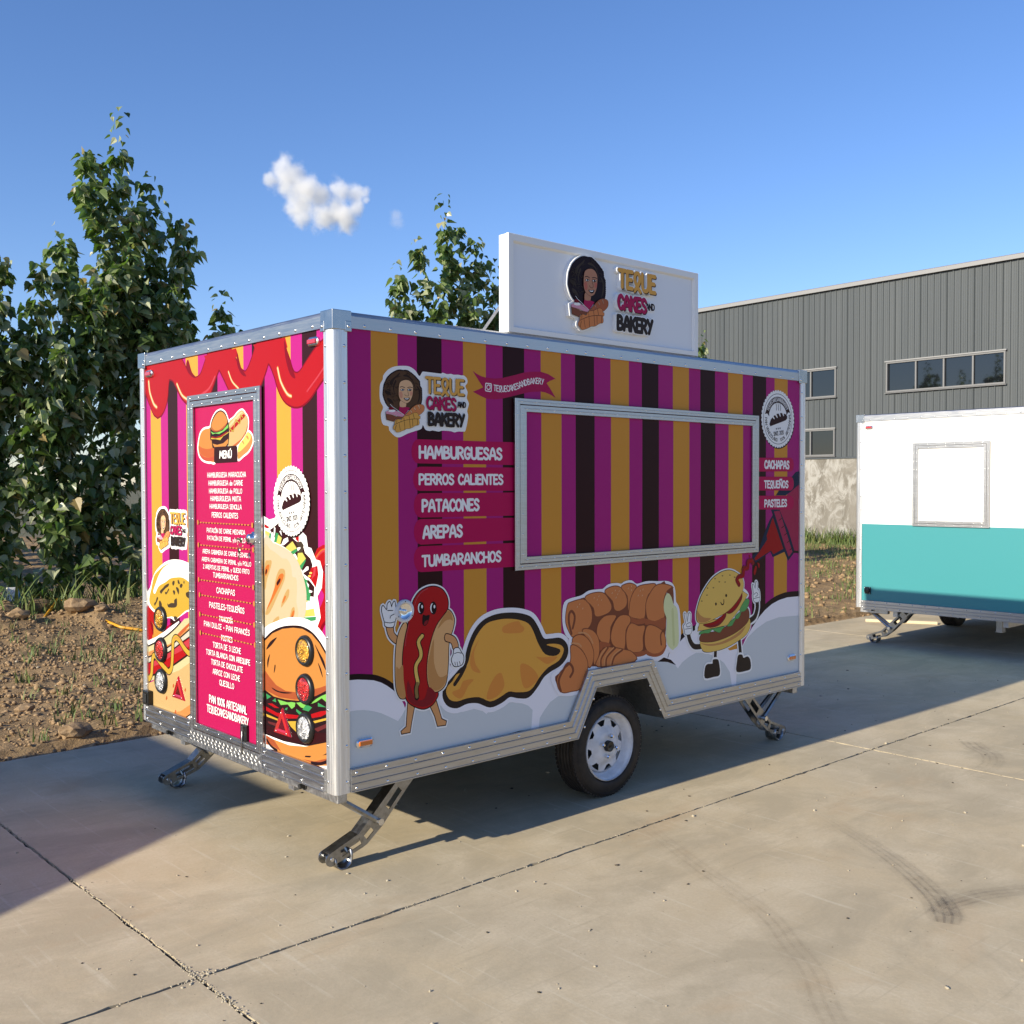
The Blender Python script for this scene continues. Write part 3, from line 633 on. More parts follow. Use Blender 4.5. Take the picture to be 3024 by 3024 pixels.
('k','W',22.6,[279,712,283,682,299,653,331,629,336,656,317,679,310,708],1,1),
('f','W',[279,712,283,682,299,653,331,629,336,656,317,679,310,708],1),
('k','W',22.1,[258,806,252,789,258,761,266,736,272,713,312,707,323,731,330,755,328,783,322,820,311,809,305,795,296,820,283,811,279,784],1,1),
('f','W',[258,806,252,789,258,761,266,736,272,713,312,707,323,731,330,755,328,783,322,820,311,809,305,795,296,820,283,811,279,784],1),
('k','W',23.0,[368,713,390,711,381,645,371,561,370,455,381,383,366,373,345,385,328,429,324,510,327,594,340,663],1,1),
('f','W',[368,713,390,711,381,645,371,561,370,455,381,383,366,373,345,385,328,429,324,510,327,594,340,663],1),
('k','W',23.9,[468,857,511,872,556,872,597,855,622,824,631,791,624,755,596,728,564,698,536,643,516,588,508,509,517,436,567,375,557,344,530,319,485,309,436,326,396,353,379,387,369,455,366,562,379,645,397,707,421,797,439,831],1,1),
('f','W',[468,857,511,872,556,872,597,855,622,824,631,791,624,755,596,728,564,698,536,643,516,588,508,509,517,436,567,375,557,344,530,319,485,309,436,326,396,353,379,387,369,455,366,562,379,645,397,707,421,797,439,831],1),
('k','W',24.3,[631,758,652,742,668,707,659,664,635,604,630,513,622,437,604,396,562,378,530,391,510,426,505,492,513,559,536,636,564,691,596,724,624,751],1,1),
('f','W',[631,758,652,742,668,707,659,664,635,604,630,513,622,437,604,396,562,378,530,391,510,426,505,492,513,559,536,636,564,691,596,724,624,751],1),
('k','W',24.3,[614,641,633,641,670,623,689,591,687,569,663,568,649,599,614,614],1,1),
('f','W',[614,641,633,641,670,623,689,591,687,569,663,568,649,599,614,614],1),
('k','W',24.1,[668,568,694,569,708,549,724,525,717,492,688,484,665,489,651,518,663,543],1,1),
('f','W',[668,568,694,569,708,549,724,525,717,492,688,484,665,489,651,518,663,543],1),
('k','K1',8.7,[394,349,385,241,356,224,359,213,404,213,413,258,429,323],1,0),
('f','T1',[394,349,385,241,356,224,359,213,404,213,413,258,429,323],0),
('k','K1',8.9,[525,312,550,265,566,216,612,214,617,230,589,245,555,341],1,0),
('f','T1',[525,312,550,265,566,216,612,214,617,230,589,245,555,341],0),
('k','K1',8.4,[279,712,283,682,299,653,331,629,336,656,317,679,310,708],1,1),
('f','T1',[279,712,283,682,299,653,331,629,336,656,317,679,310,708],1),
('k','K1',7.6,[258,806,252,789,258,761,266,736,272,713,312,707,323,731,330,755,328,783,322,820,311,809,305,795,296,820,283,811,279,784],1,1),
('f','W',[258,806,252,789,258,761,266,736,272,713,312,707,323,731,330,755,328,783,322,820,311,809,305,795,296,820,283,811,279,784],1),
('k','K1',8.6,[368,713,390,711,381,645,371,561,370,455,381,383,366,373,345,385,328,429,324,510,327,594,340,663],1,1),
('f','Y3',[368,713,390,711,381,645,371,561,370,455,381,383,366,373,345,385,328,429,324,510,327,594,340,663],1),
('k','K1',9.6,[468,857,511,872,556,872,597,855,622,824,631,791,624,755,596,728,564,698,536,643,516,588,508,509,517,436,567,375,557,344,530,319,485,309,436,326,396,353,379,387,369,455,366,562,379,645,397,707,421,797,439,831],1,1),
('f','R1',[468,857,511,872,556,872,597,855,622,824,631,791,624,755,596,728,564,698,536,643,516,588,508,509,517,436,567,375,557,344,530,319,485,309,436,326,396,353,379,387,369,455,366,562,379,645,397,707,421,797,439,831],1),
('k','K1',9.1,[631,758,652,742,668,707,659,664,635,604,630,513,622,437,604,396,562,378,530,391,510,426,505,492,513,559,536,636,564,691,596,724,624,751],1,1),
('f','Y3',[631,758,652,742,668,707,659,664,635,604,630,513,622,437,604,396,562,378,530,391,510,426,505,492,513,559,536,636,564,691,596,724,624,751],1),
('k','K1',9.0,[614,641,633,641,670,623,689,591,687,569,663,568,649,599,614,614],1,1),
('f','T1',[614,641,633,641,670,623,689,591,687,569,663,568,649,599,614,614],1),
('k','K1',8.3,[668,568,694,569,708,549,724,525,717,492,688,484,665,489,651,518,663,543],1,1),
('f','W',[668,568,694,569,708,549,724,525,717,492,688,484,665,489,651,518,663,543],1),
('f','B3',[329,520,345,511,366,526,370,455,381,383,366,375,345,388,330,429],1),
('f','B3',[508,509,518,552,545,628,545,520,572,451,604,445,627,455,620,434,601,400,562,383,530,397,512,430],1),
('f','B3',[631,754,650,738,659,704,643,711,610,705,568,673,596,721],1),
('f','R2',[395,452,388,386,410,347,445,328,489,318,530,326,553,352,555,373,512,408,489,357,436,361],1),
('k','R5',4.0,[434,795,448,826,475,853,511,867],0,1),
('k','R5',3.5,[401,710,385,651,381,613],0,1),
('k','K1',27.2,[477,649,455,623,468,579,466,550,441,517,441,478,450,441,441,410,445,367],0,1),
('k','Y4',17.6,[477,649,455,623,468,579,466,550,441,517,441,478,450,441,448,427],0,1),
('k','B5',17.5,[448,431,441,403,445,371],0,1),
('f','K1',[489,778,484,757,470,749,457,759,452,781,457,801,471,809,484,800],1),
('f','W',[476,779,472,763,464,757,456,765,453,780,456,796,464,802,473,795],1),
('f','K1',[484,777,480,762,471,756,463,763,459,779,463,795,472,800,480,793],1),
('f','W',[482,785,480,779,477,777,473,780,472,785,473,791,477,793,480,790],1),
('f','K1',[562,772,556,750,542,743,529,753,524,775,529,796,543,804,556,794],1),
('f','W',[548,773,544,757,536,751,528,759,524,775,528,790,536,796,545,789],1),
('f','K1',[556,771,552,756,543,750,534,757,531,773,535,789,544,795,553,788],1),
('f','W',[554,779,552,773,549,771,545,774,544,780,545,785,549,787,553,784],1),
('f','K1',[481,745,499,741,521,742,510,707,492,694,478,706],1),
('f','R2',[492,714,510,720,503,702,487,698],1),
('k','K1',3.4,[283,783,311,781],0,0),
('k','K1',3.1,[319,764,300,757,296,747],0,1),
('k','K1',3.1,[268,732,296,726,323,729],0,1),
('k','K1',2.9,[670,505,674,490],0,1),
('k','K1',2.9,[684,503,688,486],0,1),
('k','K1',2.9,[698,505,703,490],0,1),
('k','K1',2.9,[668,546,689,549,710,543],0,1),
],
'pasty': [
('k','W2',66.0,[641,412,693,452,735,488,755,557,794,630,849,678,928,701,1017,703,1100,692,1168,668,1211,620,1254,553,1307,544,1378,540,1424,503,1424,452,1378,412,1307,389,1254,364,1210,319,1150,277,1082,283,1024,297,967,275,894,264,816,296,746,303,685,291,633,308,607,346,611,386],1,1),
('f','W2',[641,412,693,452,735,488,755,557,794,630,849,678,928,701,1017,703,1100,692,1168,668,1211,620,1254,553,1307,544,1378,540,1424,503,1424,452,1378,412,1307,389,1254,364,1210,319,1150,277,1082,283,1024,297,967,275,894,264,816,296,746,303,685,291,633,308,607,346,611,386],1),
('k','K2',18.5,[641,412,693,452,735,488,755,557,794,630,849,678,928,701,1017,703,1100,692,1168,668,1211,620,1254,553,1307,544,1378,540,1424,503,1424,452,1378,412,1307,389,1254,364,1210,319,1150,277,1082,283,1024,297,967,275,894,264,816,296,746,303,685,291,633,308,607,346,611,386],1,1),
('f','K2',[641,412,693,452,735,488,755,557,794,630,849,678,928,701,1017,703,1100,692,1168,668,1211,620,1254,553,1307,544,1378,540,1424,503,1424,452,1378,412,1307,389,1254,364,1210,319,1150,277,1082,283,1024,297,967,275,894,264,816,296,746,303,685,291,633,308,607,346,611,386],1),
('f','Y5',[656,415,682,444,716,449,735,464,758,503,778,566,817,627,872,670,944,682,1017,681,1092,668,1151,645,1185,604,1219,538,1271,475,1351,460,1378,489,1280,522,1325,524,1383,511,1405,480,1369,432,1289,404,1228,361,1184,316,1141,300,1066,307,1016,317,959,297,894,285,823,316,746,321,685,315,640,330,618,368,629,396],1),
('k','K2',20.2,[735,476,708,438,671,399],0,1),
('k','K2',22.3,[1245,541,1289,496,1360,475],0,1),
('f','O2',[976,642,1026,659,1084,663,1100,643,1124,625,1109,605,1058,604,984,614],1),
('f','O2',[825,597,793,541,801,480,834,434,785,449,766,490,778,542],1),
('f','O2',[1206,470,1254,461,1356,455,1324,431,1280,424,1236,448],1),
('f','O2',[1095,439,1133,441,1184,410,1219,368,1202,339,1133,316,1104,358],1),
('f','O2',[963,418,979,392,987,348,951,310,902,296,871,303,887,355,927,405],1),
('f','O2',[655,363,701,374,724,407,789,407,754,379,716,328,678,336],1),
],
'pastry_rolls': [
('k','W2',38.4,[1413,632,1418,711,1451,730,1539,741,1597,762,1672,764,1709,765,1753,786,1814,788,1853,782,1887,794,1933,795,1979,773,2066,782,2162,776,2247,771,2297,743,2310,659,2341,613,2354,475,2335,421,2291,390,2248,423,2223,378,2150,362,2067,381,1979,382,1967,356,1671,357,1575,361,1523,262,1399,261,1359,288,1330,356,1410,382,1456,423,1456,517,1471,540,1431,573],1,1),
('f','W2',[1413,632,1418,711,1451,730,1539,741,1597,762,1672,764,1709,765,1753,786,1814,788,1853,782,1887,794,1933,795,1979,773,2066,782,2162,776,2247,771,2297,743,2310,659,2341,613,2354,475,2335,421,2291,390,2248,423,2223,378,2150,362,2067,381,1979,382,1967,356,1671,357,1575,361,1523,262,1399,261,1359,288,1330,356,1410,382,1456,423,1456,517,1471,540,1431,573],1),
('f','B4',[1426,631,1431,703,1461,722,1544,737,1597,759,1672,761,1715,761,1753,781,1814,784,1853,778,1887,789,1933,789,1979,769,2066,779,2162,772,2241,765,2223,409,2150,370,2067,387,1979,389,1939,367,1671,365,1575,369,1523,269,1400,268,1364,291,1339,351,1410,374,1461,422,1466,508,1482,539,1441,572],1),
('k','B4',9.6,[1544,737,1597,733,1629,672,1628,598,1597,575,1639,560,1781,629,1910,633,1921,746,1864,781,1781,682],1,1),
('f','B4',[1544,737,1597,733,1629,672,1628,598,1597,575,1639,560,1781,629,1910,633,1921,746,1864,781,1781,682],1),
('f','B4',[1639,641,1770,675,1898,657,1904,618,1792,621,1650,563,1623,566],1),
('k','B4',9.4,[1431,713,1461,729,1549,737,1597,704,1618,651,1602,593,1533,556,1476,544,1446,572,1418,632],1,1),
('f','B1',[1431,713,1461,729,1549,737,1597,704,1618,651,1602,593,1533,556,1476,544,1446,572,1418,632],1),
('k','B4',14.6,[1461,563,1442,623,1443,666,1461,682,1482,662,1484,633,1470,591],0,1),
('k','B4',9.6,[1565,741,1607,762,1682,764,1726,746,1770,690,1759,657,1704,640,1645,641,1629,687],1,1),
('f','B1',[1565,741,1607,762,1682,764,1726,746,1770,690,1759,657,1704,640,1645,641,1629,687],1),
('k','B4',9.9,[1720,765,1759,786,1820,788,1870,761,1898,710,1887,673,1836,653,1797,665,1781,712],1,1),
('f','B1',[1720,765,1759,786,1820,788,1870,761,1898,710,1887,673,1836,653,1797,665,1781,712],1),
('k','B4',10.1,[1853,780,1893,796,1938,795,1979,771,1933,715,1910,648,1904,729],1,1),
('f','B1',[1853,780,1893,796,1938,795,1979,771,1933,715,1910,648,1904,729],1),
('k','B4',10.3,[1918,648,1933,715,1984,771,2078,782,2144,775,2078,724,2055,667,2046,598,1990,596,1921,617],1,1),
('f','B1',[1918,648,1933,715,1984,771,2078,782,2144,775,2078,724,2055,667,2046,598,1990,596,1921,617],1),
('k','B4',10.5,[2061,636,2066,690,2114,748,2162,774,2235,771,2297,749,2241,731,2211,671,2223,591,2162,569,2084,580],1,1),
('f','B1',[2061,636,2066,690,2114,748,2162,774,2235,771,2297,749,2241,731,2211,671,2223,591,2162,569,2084,580],1),
('f','B4',[2241,728,2272,747,2300,747,2306,655,2285,689],1),
('f','B2',[1910,618,1979,593,2049,594,2043,564,1967,567,1916,591],1),
('f','B2',[2055,590,2138,569,2223,583,2232,531,2199,514,2126,549,2055,555],1),
('k','B4',9.8,[1655,559,1671,602,1715,631,1770,634,1808,623,1764,571,1753,486,1704,491,1666,521],1,1),
('f','B1',[1655,559,1671,602,1715,631,1770,634,1808,623,1764,571,1753,486,1704,491,1666,521],1),
('k','B4',10.0,[1770,533,1792,583,1842,624,1910,618,1927,586,1887,540,1876,439,1803,458,1772,491],1,1),
('f','B1',[1770,533,1792,583,1842,624,1910,618,1927,586,1887,540,1876,439,1803,458,1772,491],1),
('k','B4',10.2,[1893,483,1898,535,1933,574,1996,553,2049,548,2031,488,2031,418,1973,409,1910,428],1,1),
('f','B1',[1893,483,1898,535,1933,574,1996,553,2049,548,2031,488,2031,418,1973,409,1910,428],1),
('k','B4',10.5,[2049,482,2067,542,2114,546,2187,515,2223,480,2230,417,2187,386,2114,386,2061,419],1,1),
('f','B1',[2049,482,2067,542,2114,546,2187,515,2223,480,2230,417,2187,386,2114,386,2061,419],1),
('f','B2',[1671,498,1753,482,1758,463,1709,464,1682,449],1),
('f','B2',[1898,425,1973,405,2037,410,2055,385,1985,381,1950,396],1),
('f','B2',[2049,416,2126,383,2193,389,2242,423,2211,375,2144,363,2067,383],1),
('k','B4',10.8,[2205,506,2187,480,2194,428],0,1),
('f','E1',[2235,712,2260,718,2285,693,2303,652,2335,625,2347,556,2351,424,2310,392,2291,388,2248,426,2236,487,2242,566,2217,623,2217,674],1),
('f','E2',[2285,617,2303,624,2310,520,2316,419,2298,417,2291,521],1),
('k','B4',9.6,[1544,573,1575,577,1623,562,1661,525,1674,472,1666,421,1634,380,1628,444,1607,501,1565,542],1,1),
('f','B1',[1544,573,1575,577,1623,562,1661,525,1674,472,1666,421,1634,380,1628,444,1607,501,1565,542],1),
('k','B4',9.5,[1471,537,1513,551,1560,539,1602,502,1628,444,1618,386,1591,371,1575,424,1533,476,1476,504],1,1),
('f','B1',[1471,537,1513,551,1560,539,1602,502,1628,444,1618,386,1591,371,1575,424,1533,476,1476,504],1),
('k','B4',9.5,[1456,499,1502,490,1549,452,1578,405,1580,364,1559,334,1523,266,1461,260,1399,261,1364,287,1354,338,1385,374,1440,399,1456,434],1,1),
('f','B1',[1456,499,1502,490,1549,452,1578,405,1580,364,1559,334,1523,266,1461,260,1399,261,1364,287,1354,338,1385,374,1440,399,1456,434],1),
('k','B6',8.7,[1513,562,1560,557,1597,535,1623,496],0,1),
('k','B6',8.6,[1461,513,1513,504,1533,487],0,1),
('k','B4',15.3,[1379,271,1364,323,1385,363,1430,408,1461,393,1471,363,1450,337],0,1),
('k','B4',9.8,[1666,365,1671,417,1704,454,1753,460,1859,437,1938,413,1962,361],1,1),
('f','B1',[1666,365,1671,417,1704,454,1753,460,1859,437,1938,413,1962,361],1),
('k','B4',10.8,[1687,363,1690,407,1742,457],0,1),
('k','B6',5.4,[1673,368,1676,412,1728,462],0,1),
('k','B4',10.8,[1726,362,1736,409,1803,451],0,1),
('k','B6',5.4,[1711,367,1722,414,1788,456],0,1),
('k','B4',10.9,[1775,364,1797,406,1859,433],0,1),
('k','B6',5.5,[1761,369,1783,411,1844,439],0,1),
('f','F1',[1499,698,1505,707,1507,705,1504,697],0),
('f','F1',[1517,711,1523,720,1525,718,1522,710],0),
('f','F1',[1540,686,1546,695,1549,692,1545,685],0),
('f','F1',[1628,735,1633,745,1636,742,1632,734],0),
('f','F1',[1665,742,1671,751,1674,749,1670,741],0),
('f','F1',[1652,724,1658,734,1660,731,1656,723],0),
('f','F1',[1687,720,1693,729,1695,727,1691,719],0),
('f','F1',[1660,694,1666,703,1668,701,1664,693],0),
('f','F1',[1771,751,1777,760,1780,758,1776,750],0),
('f','F1',[1796,764,1802,773,1805,771,1801,763],0),
('f','F1',[1827,758,1833,767,1836,765,1832,757],0),
('f','F1',[1816,742,1822,751,1825,749,1821,741],0),
('f','F1',[1802,724,1808,734,1811,731,1807,723],0),
('f','F1',[1903,768,1909,777,1912,775,1908,767],0),
('f','F1',[1929,778,1935,787,1938,785,1934,776],0),
('f','F1',[1929,757,1935,766,1938,764,1934,755],0),
('f','F1',[2004,747,2010,757,2013,755,2009,746],0),
('f','F1',[2027,754,2033,763,2036,761,2032,752],0),
('f','F1',[1986,722,1993,731,1996,729,1991,721],0),
('f','F1',[2021,719,2028,729,2031,726,2026,718],0),
],
'burger': [
('k','W',22.2,[2404,584,2417,535,2398,517,2405,497,2417,465,2470,467,2470,515,2461,531,2464,578,2448,588,2439,561,2432,538,2417,586],1,1),
('f','W',[2404,584,2417,535,2398,517,2405,497,2417,465,2470,467,2470,515,2461,531,2464,578,2448,588,2439,561,2432,538,2417,586],1),
('k','W',24.8,[3088,712,3099,663,3096,642,3111,603,3161,604,3165,642,3157,672,3139,686,3139,720,3124,729,3117,687,3103,709],1,1),
('f','W',[3088,712,3099,663,3096,642,3111,603,3161,604,3165,642,3157,672,3139,686,3139,720,3124,729,3117,687,3103,709],1),
('k','W',23.7,[2530,529,2518,570,2530,616,2562,678,2614,734,2679,782,2765,813,2846,819,2915,800,2971,768,2992,725,2975,672,2916,618,2834,571,2726,540,2627,520,2569,516],1,1),
('f','W',[2530,529,2518,570,2530,616,2562,678,2614,734,2679,782,2765,813,2846,819,2915,800,2971,768,2992,725,2975,672,2916,618,2834,571,2726,540,2627,520,2569,516],1),
('k','W',23.8,[2556,411,2634,395,2740,396,2882,419,2987,454,3050,507,3065,455,3022,405,2931,372,2808,344,2687,335,2602,342,2569,366],1,1),
('f','W',[2556,411,2634,395,2740,396,2882,419,2987,454,3050,507,3065,455,3022,405,2931,372,2808,344,2687,335,2602,342,2569,366],1),
('k','K1',4.9,[2404,584,2417,535,2398,517,2405,497,2417,465,2470,467,2470,515,2461,531,2464,578,2448,588,2439,561,2432,538,2417,586],1,1),
('f','W',[2404,584,2417,535,2398,517,2405,497,2417,465,2470,467,2470,515,2461,531,2464,578,2448,588,2439,561,2432,538,2417,586],1),
('k','K1',5.5,[3088,712,3099,663,3096,642,3111,603,3161,604,3165,642,3157,672,3139,686,3139,720,3124,729,3117,687,3103,709],1,1),
('f','W',[3088,712,3099,663,3096,642,3111,603,3161,604,3165,642,3157,672,3139,686,3139,720,3124,729,3117,687,3103,709],1),
('k','K1',7.1,[2530,529,2518,570,2530,616,2562,678,2614,734,2679,782,2765,813,2846,819,2915,800,2971,768,2992,725,2975,672,2916,618,2834,571,2726,540,2627,520,2569,516],1,1),
('f','Y4',[2530,529,2518,570,2530,616,2562,678,2614,734,2679,782,2765,813,2846,819,2915,800,2971,768,2992,725,2975,672,2916,618,2834,571,2726,540,2627,520,2569,516],1),
('k','K1',7.1,[2556,411,2634,395,2740,396,2882,419,2987,454,3050,507,3065,455,3022,405,2931,372,2808,344,2687,335,2602,342,2569,366],1,1),
('f','Y4',[2556,411,2634,395,2740,396,2882,419,2987,454,3050,507,3065,455,3022,405,2931,372,2808,344,2687,335,2602,342,2569,366],1),
('k','W',25.3,[2556,411,2553,439,2595,459,2687,454,2821,478,2903,516,2986,555,3039,567,3054,515,3015,468,2889,422,2740,398,2634,397],1,1),
('k','W',25.2,[2531,473,2550,523,2726,528,2916,593,2975,685,3035,655,3014,632,2958,574,2821,482,2687,478],1,1),
('k','W',54.7,[2442,466,2461,421,2499,385,2563,376],0,1),
('k','W',61.0,[3139,605,3140,559,3115,506,3065,489],0,1),
('k','W',51.9,[2707,343,2704,286],0,1),
('k','W',54.0,[2948,379,2966,281],0,1),
('k','K2',32.8,[2442,466,2461,421,2499,385,2563,378],0,1),
('k','K2',36.6,[3139,605,3140,559,3115,510,3061,487],0,1),
('k','K2',29.1,[2707,343,2703,270],0,1),
('k','K2',30.2,[2948,387,2965,273],0,1),
('k','W',22.8,[2681,285,2720,284,2741,266,2751,187,2688,179,2602,183,2602,242,2622,264,2661,263,2677,263],1,1),
('f','K2',[2681,285,2720,284,2741,266,2751,187,2688,179,2602,183,2602,242,2622,264,2661,263,2677,263],1),
('k','W',23.7,[2938,284,2981,282,2995,261,3037,265,3066,241,3072,185,3016,175,2922,182,2925,244],1,1),
('f','K2',[2938,284,2981,282,2995,261,3037,265,3066,241,3072,185,3016,175,2922,182,2925,244],1),
('k','K1',4.0,[2404,584,2417,535,2398,517,2405,497,2417,465,2470,467,2470,515,2461,531,2464,578,2448,588,2439,561,2432,538,2417,586],1,1),
('f','W',[2404,584,2417,535,2398,517,2405,497,2417,465,2470,467,2470,515,2461,531,2464,578,2448,588,2439,561,2432,538,2417,586],1),
('k','K1',4.4,[3088,712,3099,663,3096,642,3111,603,3161,604,3165,642,3157,672,3139,686,3139,720,3124,729,3117,687,3103,709],1,1),
('f','W',[3088,712,3099,663,3096,642,3111,603,3161,604,3165,642,3157,672,3139,686,3139,720,3124,729,3117,687,3103,709],1),
('k','K1',3.0,[2414,496,2470,497],0,0),
('k','K1',3.3,[3103,625,3165,629],0,0),
('k','K1',3.0,[2454,532,2423,523,2433,508,2464,511],0,1),
('k','K1',3.3,[3103,650,3128,661,3147,647,3121,636],0,1),
('k','K1',3.5,[2556,411,2634,395,2740,396,2882,419,2987,454,3050,507,3065,455,3022,405,2931,372,2808,344,2687,335,2602,342,2569,366],1,1),
('f','Y4',[2556,411,2634,395,2740,396,2882,419,2987,454,3050,507,3065,455,3022,405,2931,372,2808,344,2687,335,2602,342,2569,366],1),
('f','B3',[2563,398,2634,385,2747,383,2889,410,3001,453,3015,456,2959,411,2821,376,2687,369,2602,382],1),
('k','K1',4.1,[2556,411,2553,439,2595,459,2687,454,2821,478,2903,516,2986,555,3039,567,3054,515,3015,468,2889,422,2740,398,2634,397],1,1),
('f','B4',[2556,411,2553,439,2595,459,2687,454,2821,478,2903,516,2986,555,3039,567,3054,515,3015,468,2889,422,2740,398,2634,397],1),
('k','K1',4.0,[2531,473,2550,523,2726,528,2916,593,2975,685,3035,655,3014,632,2958,574,2821,482,2687,478],1,0),
('f','Y4',[2531,473,2550,523,2726,528,2916,593,2975,685,3035,655,3014,632,2958,574,2821,482,2687,478],0),
('k','K1',3.0,[2547,452,2556,467,2614,473,2687,474,2793,477,2773,462,2747,444,2700,457,2673,468,2641,451,2595,455],1,1),
('f','N2',[2547,452,2556,467,2614,473,2687,474,2793,477,2773,462,2747,444,2700,457,2673,468,2641,451,2595,455],1),
('k','K1',3.2,[2821,478,2882,514,2910,515,2889,492,2868,474],1,1),
('f','N2',[2821,478,2882,514,2910,515,2889,492,2868,474],1),
('k','K1',3.2,[2903,528,2958,553,2958,532,2930,511],1,1),
('f','N2',[2903,528,2958,553,2958,532,2930,511],1),
('k','K1',3.2,[2951,566,3014,627,3053,616,3028,568,2986,552],1,1),
('f','N2',[2951,566,3014,627,3053,616,3028,568,2986,552],1),
('k','K1',3.1,[2588,508,2686,515,2780,547,2810,561,2803,529,2740,490,2660,483,2608,494],1,1),
('f','R2',[2588,508,2686,515,2780,547,2810,561,2803,529,2740,490,2660,483,2608,494],1),
('k','K1',3.2,[2820,556,2807,570,2882,596,2958,657,2975,672,2972,631,2916,577,2861,553],1,1),
('f','R2',[2820,556,2807,570,2882,596,2958,657,2975,672,2972,631,2916,577,2861,553],1),
('f','R3',[2614,509,2700,514,2773,548,2793,554,2773,523,2713,500,2647,498],1),
('f','R3',[2841,571,2916,606,2951,641,2937,604,2889,575],1),
('k','K1',4.0,[2530,529,2518,570,2530,616,2562,678,2614,734,2679,782,2765,813,2846,819,2915,800,2971,768,2992,725,2975,672,2916,618,2834,571,2726,540,2627,520,2569,516],1,1),
('f','Y4',[2530,529,2518,570,2530,616,2562,678,2614,734,2679,782,2765,813,2846,819,2915,800,2971,768,2992,725,2975,672,2916,618,2834,571,2726,540,2627,520,2569,516],1),
('f','B3',[2527,597,2550,571,2595,549,2660,539,2627,524,2569,520,2534,533,2523,569],1),
('f','K1',[2717,621,2714,614,2708,612,2701,615,2699,622,2701,629,2708,631,2714,628],1),
('f','K1',[2820,665,2818,658,2811,656,2804,659,2801,666,2804,673,2811,675,2818,672],1),
('k','K1',7.3,[2756,627,2769,613,2786,618,2787,641],0,1),
('f','B5',[2707,775,2704,773,2699,772,2693,773,2691,776,2693,779,2699,780,2704,778],1),
('f','B5',[2781,789,2779,786,2773,785,2768,787,2765,790,2768,793,2773,794,2779,792],1),
('f','B5',[2857,788,2854,785,2848,785,2843,786,2840,789,2843,792,2848,793,2854,791],1),
('f','B5',[2905,773,2902,770,2897,769,2891,771,2888,774,2891,777,2897,777,2902,776],1),
('f','B5',[2749,754,2746,751,2741,750,2735,752,2733,755,2735,758,2741,759,2746,757],1),
('f','B5',[2807,749,2805,746,2799,745,2793,747,2791,750,2793,752,2799,753,2805,752],1),
('f','B5',[2633,723,2631,721,2625,720,2620,721,2617,724,2620,727,2625,728,2631,726],1),
('f','B5',[2690,722,2688,719,2682,718,2677,720,2674,723,2677,726,2682,726,2688,725],1),
('f','B5',[2627,682,2624,679,2619,678,2613,680,2611,683,2613,685,2619,686,2624,685],1),
('f','B5',[2578,649,2575,647,2570,646,2564,648,2562,651,2564,653,2570,654,2575,652],1),
('k','R2',31.2,[2943,724,2919,755,2943,774,2985,780,2992,821,3034,823,3038,860,3077,866,3091,853],0,1),
('k','R3',14.0,[2947,732,2926,754,2947,769,2989,775,2999,814,3038,825,3048,860,3077,864],0,1),
],
'ketchup': [
('k','R6',166.0,[-33,2098,68,2025,133,1923,190,1850,238,1806,287,1844,306,1924,348,2001,457,1992,532,1933,591,1876,693,1837,808,1861,893,1954,949,2005,1016,1999,1080,1938,1156,1860,1243,1823,1317,1847,1379,1913,1427,1978,1486,1995,1543,1967,1598,1894,1630,1835,1673,1793,1738,1777,1801,1794,1864,1838,1936,1886,2025,1925],0,1),
('k','R3',150.5,[-33,2099,68,2027,133,1924,190,1852,238,1808,287,1845,306,1925,348,2003,457,1993,532,1934,591,1878,693,1838,808,1862,893,1956,949,2007,1016,2000,1080,1940,1156,1861,1243,1824,1317,1849,1379,1914,1427,1979,1486,1996,1543,1968,1598,1895,1630,1836,1673,1794,1738,1778,1801,1796,1864,1840,1936,1887,2025,1926],0,1),
('f','R3',[85,2027,364,2027,458,2025,410,1983,314,1950,200,1918,100,1926],0),
('f','R3',[811,2018,1159,2022,1183,1983,1001,1957,866,1957],0),
('f','R3',[1333,2022,1633,2025,1654,1978,1508,1964,1391,1958],0),
('f','R3',[92,1968,160,1990,363,1973,352,1867,310,1788,253,1764,188,1782,131,1833],1),
('f','R6',[624,2016,666,1948,709,1919,666,1922,601,1980],1),
('f','R6',[1171,2003,1208,1927,1263,1878,1213,1891,1170,1943],1),
('f','R6',[1627,2015,1675,1909,1723,1833,1674,1854,1634,1936],1),
('k','O1',23.7,[117,1938,132,1875,180,1810,221,1787],0,1),
('k','F3',11.8,[117,1938,132,1875,180,1810,221,1787],0,1),
('k','O1',20.1,[486,1897,545,1834,619,1803],0,1),
('k','F3',10.0,[486,1897,545,1834,619,1803],0,1),
('k','O1',14.2,[1079,1914,1117,1863,1180,1825],0,1),
('k','F3',7.1,[1079,1914,1117,1863,1180,1825],0,1),
('k','O1',19.1,[1564,1891,1591,1827,1645,1769,1683,1753],0,1),
('k','F3',9.6,[1564,1891,1591,1827,1645,1769,1683,1753],0,1),
('k','R7',13.3,[750,1814,863,1844,933,1901],0,1),
('k','R7',9.0,[1822,1766,1905,1819,1966,1862],0,1),
],
'filled_roll': [
('f','R3',[62,673,134,642,193,625,261,542,377,588,332,598,388,589,261,523,129,471,62,449],0),
('f','Y1',[120,573,167,548,208,537,272,526,123,473,137,530],0),
('f','R6',[96,576,141,555,139,497,124,518],1),
('f','W',[73,742,107,772,139,824,188,869,271,911,352,935,431,945,519,945,594,936,662,923,657,704,577,671,478,631,422,607,389,616,344,616,309,611,193,625,134,637,80,662,66,699],1),
('f','Y6',[91,713,116,755,157,835,217,871,300,905,397,926,329,907,270,882,217,839,180,795,149,755,152,740,172,739,203,771,239,791,315,814,372,837,451,848,517,852,565,845,613,831,660,811,657,706,561,674,451,624,389,628,321,619,205,636,134,654,93,681],1),
('f','K3',[235,756,279,779,303,793,354,808,348,792,314,779,273,757,252,743],1),
